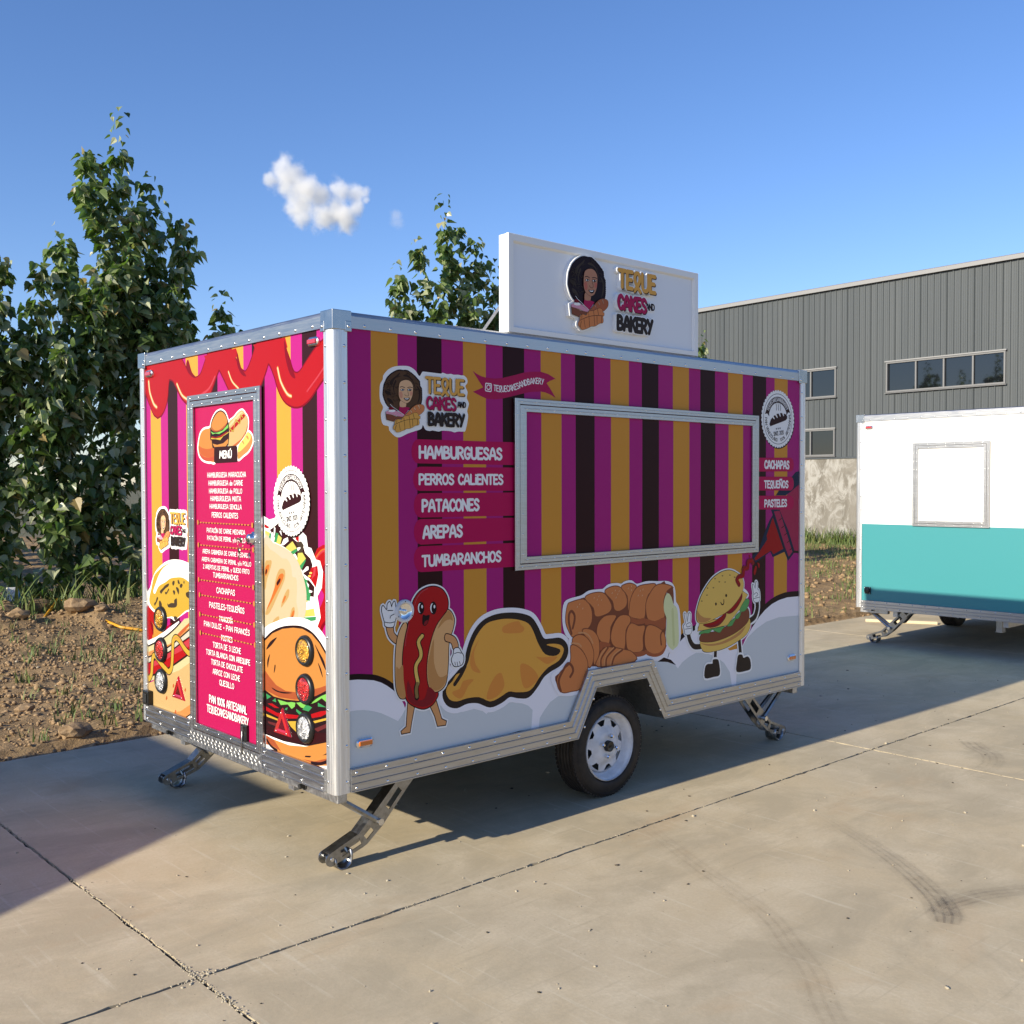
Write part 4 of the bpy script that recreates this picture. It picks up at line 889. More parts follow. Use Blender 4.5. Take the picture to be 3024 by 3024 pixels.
('f','K3',[397,812,406,824,428,826,425,809,408,799],1),
('f','K3',[467,833,478,836,494,818,483,812,469,819],1),
('f','K3',[491,804,510,818,529,811,510,793],1),
('f','K3',[541,833,551,834,551,821,540,822],1),
('f','K3',[444,790,460,795,482,784,479,757,465,766],1),
('f','K3',[404,771,421,775,435,766,423,749,410,760],1),
('f','K3',[307,759,325,758,348,779,356,773,321,745,304,749],1),
('f','K3',[156,681,177,693,196,721,210,713,189,689,165,669],1),
('f','K3',[222,696,239,703,259,685,253,662,226,662],1),
('f','K3',[332,696,346,691,380,702,419,705,420,720,448,733,456,725,447,686,357,675,337,681],1),
('f','K3',[569,772,612,783,659,785,658,743,611,744,574,753],1),
('f','K3',[412,625,429,634,462,627,428,610],1),
('f','K3',[623,703,642,711,657,711,657,701,625,698],1),
('f','W',[71,461,184,495,300,539,393,579,478,612,484,599,339,523,258,492,70,425],0),
('f','Y7',[73,425,245,484,339,520,445,570,522,614,548,630,672,652,669,566,443,506,68,363],0),
('f','O3',[76,396,237,444,351,471,430,505,534,563,646,601,646,590,482,519,338,455,181,403,76,373],0),
('f','O4',[391,500,496,559,647,637,653,624,495,534,417,503],0),
('f','E3',[75,361,351,454,495,520,646,593,651,553,532,507,344,430,74,334],0),
('f','R3',[74,332,350,431,545,509,651,553,649,466,479,396,388,357,185,285,72,252],0),
('f','R7',[96,340,350,428,545,503,645,544,647,506,544,465,389,413,255,354,95,308],0),
('k','K1',10.0,[70,429,190,467,272,496,353,530,445,576,497,609],0,1),
('k','K1',8.2,[75,367,331,451,495,524,649,599],0,1),
('k','K1',8.2,[82,335,350,428,532,507,651,556],0,1),
('f','Y7',[72,252,178,281,314,325,440,375,574,430,655,450,654,412,477,338,280,289,71,223],0),
('f','T2',[71,217,211,257,347,304,478,343,592,394,657,418,649,88,67,82],0),
('k','K1',10.9,[79,256,185,285,308,324,440,377,574,435],0,1),
('f','O3',[381,97,485,119,652,195,650,140,566,96],0),
('f','W',[560,98,650,138,649,86],0),
('k','K1',8.3,[554,97,650,140],0,0),
('f','O4',[401,259,411,248,397,234,390,242],1),
('f','O4',[548,257,558,246,544,233,538,241],1),
('f','O4',[310,178,321,167,306,153,299,161],1),
('f','O4',[424,119,434,108,419,95,413,102],1),
('k','K1',40.1,[72,238,108,269,120,320,128,364,149,384,187,375,241,350,301,329,341,317,374,338,388,382,397,453,404,496,437,517,482,507,544,470,593,451,630,453,661,465],0,1),
('k','Y6',29.2,[72,238,108,269,120,320,128,364,149,384,187,375,241,350,301,329,341,317,374,338,388,382,397,453,404,496,437,517,482,507,544,470,593,451,630,453,661,465],0,1),
('k','O3',6.8,[417,506,444,519,482,513,532,488],0,1),
('k','K1',28.5,[634,619,639,576,660,530],0,1),
('k','Y6',19.6,[637,619,642,576,663,530],0,1),
],
'taco_and_burger': [
('f','R3',[1986,1091,1940,1085,1896,1068,1868,1034,1873,1011,1917,1013,1933,985,1926,902,1882,870,1908,748,1852,698,1981,682],0),
('k','R7',10.3,[1986,1063,1940,1058,1901,1036,1884,1014],0,1),
('k','O1',6.3,[1978,1072,1929,1061,1884,1029],0,1),
('f','M',[1910,886,1937,880,1948,857,1920,814,1898,806],1),
('f','R6',[1985,1002,1950,995,1941,974,1984,944],1),
('f','M',[1981,755,1951,729,1935,692,1980,670],1),
('k','R6',15.8,[1982,761,1935,727,1913,689],0,1),
('k','W',22.5,[1422,1190,1472,1175,1522,1183,1554,1196,1590,1166,1667,1116,1755,1134,1795,1112,1809,1061,1840,1057,1878,1008,1911,1004,1930,967,1921,902,1882,858,1898,806,1908,766,1880,722,1846,706,1823,653,1411,608],1,0),
('f','W',[1422,1190,1472,1175,1522,1183,1554,1196,1590,1166,1667,1116,1755,1134,1795,1112,1809,1061,1840,1057,1878,1008,1911,1004,1930,967,1921,902,1882,858,1898,806,1908,766,1880,722,1846,706,1823,653,1411,608],0),
('f','K',[1478,1138,1522,1155,1547,1168,1590,1163,1667,1116,1714,1094,1772,1084,1794,1043,1839,1021,1856,992,1827,922,1871,896,1865,851,1826,851,1781,946,1713,1033,1582,1070,1509,1111],0),
('f','R3',[1428,1165,1478,1150,1453,1143,1427,1149],0),
('f','R3',[1709,1115,1741,1125,1740,1089,1714,1100],0),
('f','R3',[1844,980,1897,992,1905,954,1882,893,1844,923,1821,937],0),
('f','R7',[1867,984,1884,982,1877,949,1844,926,1861,957],0),
('f','Y4',[1852,957,1848,953,1839,952,1831,952,1827,956,1831,959,1840,961,1848,960],1),
('f','Y4',[1842,943,1838,939,1830,937,1821,938,1817,941,1821,945,1830,946,1839,946],1),
('f','K3',[1714,1087,1761,1095,1783,1078,1771,1045,1725,1037,1737,1064],0),
('f','E4',[1433,1135,1478,1125,1458,1087,1433,1086],0),
('f','N3',[1478,1124,1493,1121,1483,1088,1461,1087],0),
('f','E4',[1543,1124,1589,1104,1573,1071,1533,1079],0),
('f','N3',[1534,1127,1559,1123,1539,1081,1515,1081],0),
('f','E4',[1618,1059,1685,1092,1722,1061,1666,1043],0),
('f','N3',[1722,1061,1725,1049,1684,1027,1666,1041],0),
('f','E4',[1731,1040,1771,1044,1800,1019,1747,983,1724,1003],0),
('f','N3',[1800,1019,1797,1007,1759,963,1747,983],0),
('f','E4',[1791,827,1803,831,1820,829,1802,822],0),
('f','N3',[1776,943,1804,930,1837,863,1831,830,1803,831],0),
('f','E4',[1790,785,1864,800,1875,767,1781,754],0),
('f','N3',[1781,752,1883,765,1880,748,1775,728],0),
('f','W',[1496,1123,1509,1129,1512,1111,1496,1085],0),
('f','W',[1519,1152,1531,1149,1528,1127,1512,1092],0),
('f','W',[1568,1134,1583,1138,1589,1113],0),
('f','W',[1607,1099,1643,1109,1649,1091,1606,1071,1582,1070],0),
('f','W',[1725,1064,1754,1068,1754,1062,1731,1049],0),
('f','W',[1770,958,1805,983,1822,984,1822,970,1781,954],0),
('f','W',[1770,951,1832,931,1821,922,1793,926],0),
('f','W',[1804,915,1826,901,1820,889],0),
('f','W',[1826,880,1854,876,1848,869,1826,868],0),
('f','T3',[1420,1086,1508,1079,1612,1059,1701,1026,1747,983,1781,928,1803,864,1796,779,1766,716,1760,646,1411,608],1),
('f','T4',[1419,1038,1483,1044,1545,1028,1593,1009,1636,1008,1671,976,1682,931,1717,924,1722,867,1716,815,1732,768,1714,720,1689,639,1411,608],1),
('f','T5',[1431,978,1463,993,1494,991,1481,953,1448,900,1435,861,1422,860],1),
('f','O1',[1430,950,1450,970,1472,971,1462,945,1433,915],1),
('f','K',[1436,944,1449,952,1446,932,1433,925],1),
('f','T5',[1530,909,1562,954,1599,961,1617,948,1610,908,1554,839,1477,751,1439,732,1433,747,1504,835],1),
('f','O1',[1543,906,1568,933,1598,938,1598,916,1529,840,1465,775,1440,757,1491,825],1),
('f','K',[1539,894,1570,916,1573,902,1545,879],1),
('f','T5',[1577,779,1590,817,1633,866,1654,865,1645,833,1602,796],1),
('f','O1',[1590,804,1609,834,1624,835,1614,819,1596,802],1),
('f','T5',[1649,723,1674,781,1698,789,1697,758,1667,719],1),
('f','O1',[1655,721,1680,769,1697,774,1691,752,1667,719],1),
('f','K',[1670,741,1682,751,1679,738,1672,735],1),
('f','T5',[1470,659,1502,709,1546,735,1561,730,1545,704,1501,668],1),
('f','O1',[1489,673,1514,701,1533,706,1520,686],1),
('f','K',[1501,681,1517,692,1514,682],1),
('k','W',58.5,[1353,579,1444,648,1546,684,1638,708,1714,717,1794,718,1866,702,1930,668,1973,625,1998,594],0,1),
('f','W',[1413,601,1495,650,1589,681,1686,696,1767,699,1846,683,1910,649,1960,607,1991,573,1985,88,1402,-31],0),
('k','K1',22.0,[1413,601,1495,650,1589,681,1686,696,1767,699,1846,683,1910,649,1960,607,1991,573,1990,462,1920,428,1829,394,1736,367,1611,354,1504,352,1409,367],0,1),
('f','O5',[1413,601,1495,650,1589,681,1686,696,1767,699,1846,683,1910,649,1960,607,1991,573,1990,462,1920,428,1829,394,1736,367,1611,354,1504,352,1409,367],0),
('f','O6',[1418,468,1462,441,1527,410,1612,395,1709,402,1816,425,1920,455,1990,479,1990,458,1881,412,1789,384,1695,366,1555,356,1417,372],0),
('f','K1',[1435,566,1472,607,1538,636,1487,594],1),
('f','K1',[1448,480,1445,516,1471,550,1460,514],1),
('f','K1',[1506,464,1514,503,1523,500,1517,478],1),
('f','K1',[1483,393,1555,385,1675,395,1598,380,1519,380],1),
('f','K1',[1872,641,1910,608,1947,575,1963,536,1941,554,1897,606],1),
('f','K1',[1896,562,1922,537,1937,500,1918,523],1),
('f','K1',[1409,375,1504,352,1611,350,1736,364,1842,392,1990,458,1986,207,1786,170,1594,156,1405,159],0),
('f','N3',[1431,356,1479,348,1438,329],0),
('f','N3',[1489,330,1519,347,1526,328],0),
('f','N4',[1540,343,1632,344,1667,351,1701,353,1694,334,1667,319,1632,335,1568,322],0),
('f','N4',[1708,354,1762,366,1796,361,1789,339,1749,339],0),
('f','N3',[1796,361,1845,354,1815,331,1762,331],0),
('f','N4',[1829,366,1881,398,1926,418,1971,435,1976,392,1926,408,1881,384],0),
('f','N3',[1894,383,1964,373,1894,366],0),
('f','N3',[1708,326,1755,316,1735,304,1708,315],0),
('f','N3',[1611,314,1632,321,1625,307,1607,306],0),
('f','R3',[1445,310,1489,317,1554,305,1511,300],0),
('f','R3',[1430,293,1532,280,1645,291,1728,299,1734,286,1638,270,1539,263,1430,274],0),
('f','R3',[1835,322,1919,349,1976,361,1976,350,1919,325,1841,305],0),
('f','Y6',[1429,258,1539,252,1539,244,1437,246],0),
('f','Y6',[1631,256,1734,274,1727,230,1720,215,1658,236],0),
('f','Y6',[1854,294,1979,331,1979,321,1867,287],0),
('f','B7',[1444,225,1538,230,1531,214,1458,216],0),
('f','B7',[1860,260,1969,303,1969,286,1892,253],0),
('f','K',[1436,205,1538,204,1679,214,1726,212,1787,230,1981,264,1980,227,1826,185,1650,163,1435,168],0),
('f','O5',[1427,152,1508,148,1643,147,1786,167,1980,223,1979,118,1877,97,1704,98,1536,98,1427,119],0),
('f','O6',[1428,156,1501,147,1572,102,1493,116,1427,111],0),
('k','K1',13.6,[1435,135,1471,112,1529,101],0,1),
('f','K1',[1786,126,1835,134,1825,125,1779,118],0),
('f','K1',[1980,179,1929,154,1980,169],0),
('f','O6',[1759,105,1864,115,1979,152,1979,124,1877,104],0),
('k','K1',14.3,[1838,103,1916,115,1986,143],0,1),
],
'door_menu': [
('k','W',22.1,[743,1548,756,1591,776,1621,811,1637,856,1640,923,1633,935,1480,883,1471,837,1474,788,1486,754,1511],1,1),
('f','W',[743,1548,756,1591,776,1621,811,1637,856,1640,923,1633,935,1480,883,1471,837,1474,788,1486,754,1511],1),
('k','W',20.1,[1182,1540,1233,1574,1268,1602,1288,1605,1314,1592,1327,1569,1320,1547,1286,1516,1232,1495,1177,1478],1,1),
('f','W',[1182,1540,1233,1574,1268,1602,1288,1605,1314,1592,1327,1569,1320,1547,1286,1516,1232,1495,1177,1478],1),
('k','W',20.5,[1083,1652,1139,1681,1185,1705,1219,1713,1239,1707,1256,1693,1276,1676,1282,1650,1268,1609,1213,1569,1157,1543,1081,1543],1,1),
('f','W',[1083,1652,1139,1681,1185,1705,1219,1713,1239,1707,1256,1693,1276,1676,1282,1650,1268,1609,1213,1569,1157,1543,1081,1543],1),
('k','W',21.3,[907,1548,900,1579,885,1586,886,1629,891,1659,910,1687,944,1713,984,1724,1016,1722,1048,1707,1069,1681,1083,1652,1086,1616,1081,1571,1059,1544,929,1541],1,1),
('f','W',[907,1548,900,1579,885,1586,886,1629,891,1659,910,1687,944,1713,984,1724,1016,1722,1048,1707,1069,1681,1083,1652,1086,1616,1081,1571,1059,1544,929,1541],1),
('f','O3',[743,1548,756,1591,776,1621,811,1637,856,1640,923,1633,935,1480,883,1471,837,1474,788,1486,754,1511],1),
('f','O5',[751,1555,760,1594,778,1621,811,1637,860,1639,923,1633,925,1536,846,1536,790,1545],1),
('f','O4',[745,1555,790,1543,854,1536,929,1538,928,1497,876,1491,808,1500,758,1522],1),
('f','R8',[754,1518,808,1498,876,1491,928,1497,927,1477,875,1472,834,1474,784,1488],1),
('f','O3',[1182,1540,1233,1574,1268,1602,1288,1605,1314,1592,1327,1569,1320,1547,1286,1516,1232,1495,1177,1478],1),
('f','Y4',[1185,1543,1233,1574,1268,1601,1288,1601,1307,1591,1304,1570,1260,1541,1184,1511],1),
('f','O3',[1261,1585,1277,1589,1287,1577,1284,1569],1),
('f','O3',[1216,1564,1230,1566,1243,1551,1240,1547],1),
('k','K1',3.4,[1083,1652,1139,1681,1185,1705,1219,1713,1239,1707,1256,1693,1276,1676,1282,1650,1268,1609,1213,1569,1157,1543,1081,1543],1,1),
('f','T2',[1083,1652,1139,1681,1185,1705,1219,1713,1239,1707,1256,1693,1276,1676,1282,1650,1268,1609,1213,1569,1157,1543,1081,1543],1),
('f','Y7',[1090,1649,1139,1678,1188,1701,1219,1709,1236,1704,1209,1697,1157,1669,1090,1639],0),
('f','O4',[1123,1544,1213,1575,1261,1609,1278,1644,1278,1621,1261,1602,1213,1569,1157,1543],0),
('f','R3',[1089,1626,1139,1648,1201,1678,1236,1696,1256,1690,1249,1679,1215,1666,1173,1642,1103,1612],0),
('k','K1',8.2,[1096,1632,1131,1616,1142,1640,1153,1666,1167,1668,1197,1652,1208,1669,1208,1689,1232,1680],0,1),
('k','Y6',5.3,[1096,1632,1131,1616,1142,1640,1153,1666,1167,1668,1197,1652,1208,1669,1208,1689,1232,1680],0,1),
('k','K1',5.5,[907,1548,900,1579,885,1586,886,1629,891,1659,910,1687,944,1713,984,1724,1016,1722,1048,1707,1069,1681,1083,1652,1086,1616,1081,1571,1059,1544,929,1541],1,1),
('f','K1',[907,1548,900,1579,885,1586,886,1629,891,1659,910,1687,944,1713,984,1724,1016,1722,1048,1707,1069,1681,1083,1652,1086,1616,1081,1571,1059,1544,929,1541],1),
('f','O5',[894,1641,898,1664,925,1693,962,1715,998,1721,1034,1711,1062,1687,1071,1663,1040,1641,996,1626,945,1621,908,1628],1),
('f','O6',[898,1651,916,1635,960,1626,1018,1639,1069,1661,1043,1639,996,1624,945,1621,908,1628],1),
('f','N4',[886,1626,919,1616,960,1616,1018,1624,1079,1653,1079,1636,1032,1620,981,1608,938,1613,908,1609],0),
('f','R3',[897,1600,941,1593,996,1599,1068,1618,1061,1612,1003,1594,937,1590,900,1594],0),
('f','Y6',[893,1593,937,1587,1003,1591,1082,1616,1085,1611,1025,1595,992,1576,944,1583,889,1585],0),
('f','K',[896,1581,937,1578,995,1571,1032,1588,1078,1603,1078,1580,1024,1563,958,1557,911,1563],0),
('f','O5',[907,1562,958,1554,1024,1560,1078,1581,1077,1560,1052,1544,929,1543],0),
('f','K',[925,1541,936,1544,1154,1544,1171,1539,1173,1468,1163,1463,938,1461,922,1468],0),
('t', 'W', 'MENÚ', 981, 1483, 1114, 1483, 41, 0.2),
('t', 'W', 'HAMBURGUESA MARACUCHA', 846, 1388, 1259, 1388, 27, 0.135),
('t', 'W', 'HAMBURGUESA de CARNE', 858, 1347, 1227, 1347, 27, 0.135),
('t', 'W', 'HAMBURGUESA de POLLO', 864, 1307, 1219, 1307, 26, 0.135),
('t', 'W', 'HAMBURGUESA MIXTA', 879, 1268, 1207, 1268, 27, 0.135),
('t', 'W', 'HAMBURGUESA SENCILLA', 869, 1229, 1213, 1229, 25, 0.135),
('t', 'W', 'PERROS CALIENTES', 893, 1184, 1176, 1184, 28, 0.135),
('t', 'W', 'PATACÓN DE CARNE MECHADA', 835, 1105, 1247, 1105, 25, 0.135),
('t', 'W', 'PATACÓN DE PERNIL y/o POLLO', 839, 1066, 1250, 1066, 24, 0.135),
('t', 'W', 'AREPA CABIMERA DE CARNE MECHADA', 785, 995, 1294, 995, 24, 0.135),
('t', 'W', 'AREPA CABIMERA DE PERNIL y/o POLLO', 776, 954, 1305, 954, 23, 0.135),
('t', 'W', '2 AREPITAS DE PERNIL y QUESO FRITO', 789, 916, 1288, 916, 24, 0.135),
('t', 'W', 'TUMBARRANCHOS', 902, 877, 1174, 877, 27, 0.135),
('t', 'W', 'CACHAPAS', 938, 799, 1138, 799, 31, 0.135),
('t', 'W', 'PASTELES•TEQUEÑOS', 857, 718, 1234, 718, 31, 0.135),
('t', 'W', 'PANADERÍA', 968, 658, 1114, 658, 28, 0.135),
('t', 'W', 'PAN DULCE • PAN FRANCÉS', 795, 616, 1287, 616, 29, 0.135),
('t', 'W', 'POSTRES', 988, 562, 1108, 562, 29, 0.135),
('t', 'W', 'TORTA DE 3 LECHE', 894, 516, 1196, 516, 30, 0.135),
('t', 'W', 'TORTA BLANCA CON AREQUIPE', 817, 471, 1289, 471, 29, 0.135),
('t', 'W', 'TORTA DE CHOCOLATE', 874, 426, 1214, 426, 29, 0.135),
('t', 'W', 'ARROZ CON LECHE', 891, 379, 1185, 379, 29, 0.135),
('t', 'W', 'QUESILLO', 964, 331, 1122, 331, 30, 0.135),
('t', 'W', 'PAN 100% ARTESANAL', 848, 225, 1253, 225, 42, 0.135),
('t', 'W', 'TEqUECAKESANDBAKERY', 820, 172, 1269, 172, 41, 0.135),
('d','O5',739,1156,1323),
('d','O5',742,1038,1330),
('d','O5',742,856,1327),
('d','O5',750,777,1334),
('d','O5',751,675,1334),
('d','O5',755,578,1339),
],
'sign_text': [
('t', 'Y2', 'TEqUE', 1818, 2417, 2143, 2417, 113, 0.2),
('t', 'P', 'CAKES', 1813, 2300, 2063, 2300, 91, 0.22),
('t', 'K1', 'AND', 2077, 2326, 2155, 2331, 42, 0.2),
('t', 'K2', 'BAKERY', 1809, 2185, 2119, 2185, 94, 0.24),
],
}
# ------------------------------------------------------------------ pavement, soil, far ground
world_space()
def noise2(x, y, s, seed=0):
    """value noise, vectorised"""
    x = np.asarray(x) * s; y = np.asarray(y) * s; xi = np.floor(x).astype(int); yi = np.floor(y).astype(int); fx_ = x - xi; fy = y - yi
    fx_ = fx_ * fx_ * (3 - 2 * fx_); fy = fy * fy * (3 - 2 * fy)
    def h(a, b):
        n = (a * 374761393 + b * 668265263 + seed * 1442695041) & 0xffffffff; n = ((n ^ (n >> 13)) * 1274126177) & 0xffffffff
        return ((n ^ (n >> 16)) & 0xffff) / 65535.
    return (h(xi, yi) * (1 - fx_) + h(xi + 1, yi) * fx_) * (1 - fy) + (h(xi, yi + 1) * (1 - fx_) + h(xi + 1, yi + 1) * fx_) * fy
mb = MB(); mb.box(-900, 1500, -900, 1500, -.6, -.12); gr = obj('ground', mb, FAR, kind='structure')
mb = MB(); mb.box(-20, 40, -22, 3.145, -.11, -.014); pave = obj('pavement', mb, JOINT, kind='structure')
XS = [-19.47, -14.81, -10.15, -5.49, -.83, 3.83, 8.49, 13.15, 17.81, 22.47]; YS = [-18.2, -14.63, -11.07, -7.51, -3.96, -.405, 3.15]
rn = random.Random(5)
def ragged(a, b, along, j, amp=.0035, step=.05):
    n = max(2, int(abs(b - a) / step)); r = []
    for i in range(n + 1):
        t = a + (b - a) * i / n; o = j + (0 if i in (0, n) else rn.uniform(-amp, amp) - (rn.random() < .12) * rn.uniform(0, .009) * (1 if j > 0 else -1))
        r.append((t, o))
    return r
for i in range(len(XS) - 1):
    for k in range(len(YS) - 1):
        x0, x1, y0, y1 = XS[i] + .0065, XS[i + 1] - .0065, YS[k] + .0065, YS[k + 1] - .0065
        near = x0 < 9 and x1 > -6 and y1 > -6
        st = .05 if near else 5.
        am = .0035 if near else 0
        P = [(t, y0 + o) for t, o in ragged(x0, x1, 0, .000, am, st)][:-1] + [(x1 - o, t) for t, o in ragged(y0, y1, 0, .0, am, st)][:-1] + [(t, y1 - o) for t, o in ragged(x1, x0, 0, .0, am, st)][:-1] + [(x0 + o, t) for t, o in ragged(y1, y0, 0, .0, am, st)][:-1]
        mb = MB(); mb.prism(P, -.012, 0, fn=lambda p, t: (p[0], p[1], t))
        mb.f[0] = mb.f[0][::-1]; mb.f[1] = mb.f[1][::-1]
        obj('concrete_slab', mb, CONC, pave)
# crumbs along the joints and grit lying about
ico = bmesh.new(); bmesh.ops.create_icosphere(ico, subdivisions=1, radius=1); ICO_V = np.array([v.co[:] for v in ico.verts]); ICO_F = np.array([[v.index for v in f.verts] for f in ico.faces]); ico.free()
ico = bmesh.new(); bmesh.ops.create_icosphere(ico, subdivisions=2, radius=1); ICO2_V = np.array([v.co[:] for v in ico.verts]); ICO2_F = np.array([[v.index for v in f.verts] for f in ico.faces]); ico.free()
NP = np.random.default_rng(11)
def rocks(name, pos, size, m, flat=.7, parent=None, V=ICO_V, F=ICO_F, kind='stuff', jit=.35):
    n = len(pos); k = len(V)
    sc = 1 + NP.uniform(-jit, jit, (n, k, 1)); ax = NP.uniform(.65, 1.25, (n, 1, 3)); ax[:, :, 2] *= flat
    vs = V[None] * sc * ax * np.asarray(size)[:, None, None]
    a = NP.uniform(0, 2 * pi, n); ca, sa = np.cos(a)[:, None], np.sin(a)[:, None]
    x = vs[..., 0] * ca - vs[..., 1] * sa; y = vs[..., 0] * sa + vs[..., 1] * ca
    vs = np.stack([x, y, vs[..., 2]], -1) + np.asarray(pos)[:, None, :] - np.array(ORG)
    fs = (F[None] + (np.arange(n) * k)[:, None, None]).reshape(-1, 3)
    me = bpy.data.meshes.new(name); vs = vs.reshape(-1, 3)
    me.vertices.add(len(vs)); me.vertices.foreach_set('co', vs.ravel()); me.loops.add(fs.size); me.loops.foreach_set('vertex_index', fs.ravel().astype(np.int32))
    me.polygons.add(len(fs)); me.polygons.foreach_set('loop_start', np.arange(0, fs.size, 3, dtype=np.int32)); me.update(calc_edges=True)
    return obj(name, me, m, parent, kind=kind)
p = []; s_ = []
def along_joint(n, x0, x1, y0, y1, w, smax):
    for _ in range(n):
        t = rn.random(); p.append((x0 + (x1 - x0) * t + rn.gauss(0, w), y0 + (y1 - y0) * t + rn.gauss(0, w), .001)); s_.append(rn.uniform(.0018, smax))
along_joint(420, -.83, -.83, -3.9, 3.1, .006, .005); along_joint(600, -5, 9, -.405, -.405, .005, .0045); along_joint(300, 3.83, 3.83, -4, 3.1, .006, .004)
along_joint(90, -.83, -.83, -.75, -.25, .008, .006); along_joint(40, -.9, -.76, -.42, -.39, .014, .006)
rocks('joint_crumbs', p, s_, CRUMB)
p = []; s_ = []
for _ in range(420): p.append((rn.uniform(-3, 8), rn.uniform(-3.5, 2), .002)); s_.append(abs(rn.gauss(0, .0042)) + .0018)
rocks('loose_grit', p, s_, CRUMB)
p = []; s_ = []
for _ in range(160): p.append((rn.uniform(-2, 7), rn.uniform(-3.2, 1.5), .002)); s_.append(abs(rn.gauss(0, .004)) + .002)
rocks('dark_grit', p, s_, JOINT, .35)
# tyre scuffs: thin worn rubber films on the slabs
def markmat(name, col, op, ridges=5):
    m = mat(name, col, .8); q = N(m); q.b.inputs['Specular IOR Level'].default_value = .2
    tr = q.n('BsdfTransparent'); mx = q.n('MixShader'); uv = q.n('UVMap'); sep = q.n('SeparateXYZ'); q.l(uv.outputs[0], sep.inputs[0])
    w = q.n('Math', operation='SINE'); mu = q.n('Math', operation='MULTIPLY'); mu.inputs[1].default_value = 2 * pi * ridges; q.l(sep.outputs[1], mu.inputs[0]); q.l(mu.outputs[0], w.inputs[0])
    r1 = q.ramp(w.outputs[0], [(.15, g3(.55)), (.7, g3(1.))]); nz = q.noise(q.coord((1, 1, 1)), 14, 5, .7)
    r2 = q.ramp(nz, [(.32, g3(.25)), (.62, g3(1.))]); at = q.n('Attribute', attribute_name='tint')
    k = q.mix(1., q.mix(1., r1, r2, 'MULTIPLY'), q.mix(1., at.outputs['Color'], g3(op), 'MULTIPLY'), 'MULTIPLY')
    q.l(k, mx.inputs[0]); q.l(tr.outputs[0], mx.inputs[1]); q.l(q.b.outputs[0], mx.inputs[2]); q.l(mx.outputs[0], q.t.nodes['Material Output'].inputs[0])
    return m
MK1 = markmat('rubber_scuff', (.10, .088, .085), .38); MK2 = markmat('dust_scuff', (.27, .21, .145), .26, 4)
def tyre_mark(pts, w, ops, m):
    P = cat(pts, False, 8); n = len(P); me = bpy.data.meshes.new('tyre_mark'); vs = []; uv = []; tn = []
    for i, a in enumerate(P):
        b = P[min(i + 1, n - 1)]; c = P[max(i - 1, 0)]; d = Vector((b[0] - c[0], b[1] - c[1])).normalized(); t = i / (n - 1)
        ww = np.interp(t, [k / (len(w) - 1) for k in range(len(w))], w) / 2; op = np.interp(t, [k / (len(ops) - 1) for k in range(len(ops))], ops)
        for j in range(5):
            f = j / 4 * 2 - 1; vs.append((a[0] - d.y * ww * f, a[1] + d.x * ww * f, .0012)); uv.append((t * 6, j / 4)); tn.append(op * (1 if abs(f) < .9 else .0))
    fs = [(i * 5 + j, (i + 1) * 5 + j, (i + 1) * 5 + j + 1, i * 5 + j + 1) for i in range(n - 1) for j in range(4)]
    me.from_pydata(vs, [], fs); u = me.uv_layers.new(name='UVMap'); at = me.color_attributes.new('tint', 'FLOAT_COLOR', 'POINT')
    for l in me.loops: u.data[l.index].uv = uv[l.vertex_index]
    for i, t in enumerate(tn): at.data[i].color = (t, t, t, 1)
    obj('tyre_mark', me, m, pave)
tyre_mark([(2.42, -.86), (2.23, -1.2), (2.07, -1.46), (1.89, -1.69), (1.75, -1.84), (1.63, -1.93), (1.55, -1.97)], [.13, .14, .15, .16, .16, .17, .12], [0, .35, .6, .8, 1, 1.25, .7], MK1)
tyre_mark([(1.62, -1.90), (1.72, -1.895), (1.81, -1.91), (1.97, -1.96), (2.2, -2.1), (2.5, -2.35)], [.1, .14, .15, .15], [.8, .75, .7, .4, 0], MK1)
tyre_mark([(4.5, -.74), (4.38, -.84), (4.26, -.98), (4.04, -1.08), (3.73, -1.11), (3.4, -1.1), (2.9, -1.04)], [.2, .2, .17, .15], [.5, .75, .45, .25, .12, 0], MK1)
tyre_mark([(1.7, -.1), (1.58, -.38), (1.33, -.91), (1.2, -1.22), (1.08, -1.47), (.93, -1.66), (.8, -1.83), (.54, -2.07), (.2, -2.5)], [.14, .15, .16], [.1, .3, .6, .55, .8, .55, .7, .3], MK2)

# soil strip with its lumps
nx, ny = 520, 150
gx = np.linspace(-6, 40, nx); gy = 3.15 + (np.linspace(0, 1, ny) ** 1.6) * 30
X, Y = np.meshgrid(gx, gy)
def soil_h(X, Y):
    h = .05 * (noise2(X, Y, .5, 1) - .5) + .07 * (noise2(X, Y, 2.2, 2) - .5) + .045 * (noise2(X, Y, 6, 3) - .5)
    berm = np.exp(-((Y - 9.2) / .8) ** 2) * np.clip((4.6 - X) / 1.5, 0, 1) * .22
    return np.where(Y < 3.35, -.03, .015) + h * np.clip((Y - 3.1) / .6, .25, 1) * np.clip((13 - X) / 5, .35, 1) + berm * (.6 + .8 * noise2(X, Y, 1.7, 9))
Zs = soil_h(X, Y) + .018 * (NP.random((ny, nx)) - .5)
Zs[0] = -.07
vs = np.stack([X, Y, Zs], -1).reshape(-1, 3)
fs = [(j * nx + i, j * nx + i + 1, (j + 1) * nx + i + 1, (j + 1) * nx + i) for j in range(ny - 1) for i in range(nx - 1)]
me = bpy.data.meshes.new('soil_strip'); me.from_pydata(vs.tolist(), [], fs); me.update()
soilo = obj('soil_strip', me, SOIL, kind='structure')
def clodpos(n, x0, x1, y0, y1, s0, s1, pw=3.):
    x = NP.uniform(x0, x1, n); y = NP.uniform(y0, y1, n); s = s0 + (s1 - s0) * NP.random(n) ** pw
    return np.stack([x, y, soil_h(x, y) + s * .25], -1), s
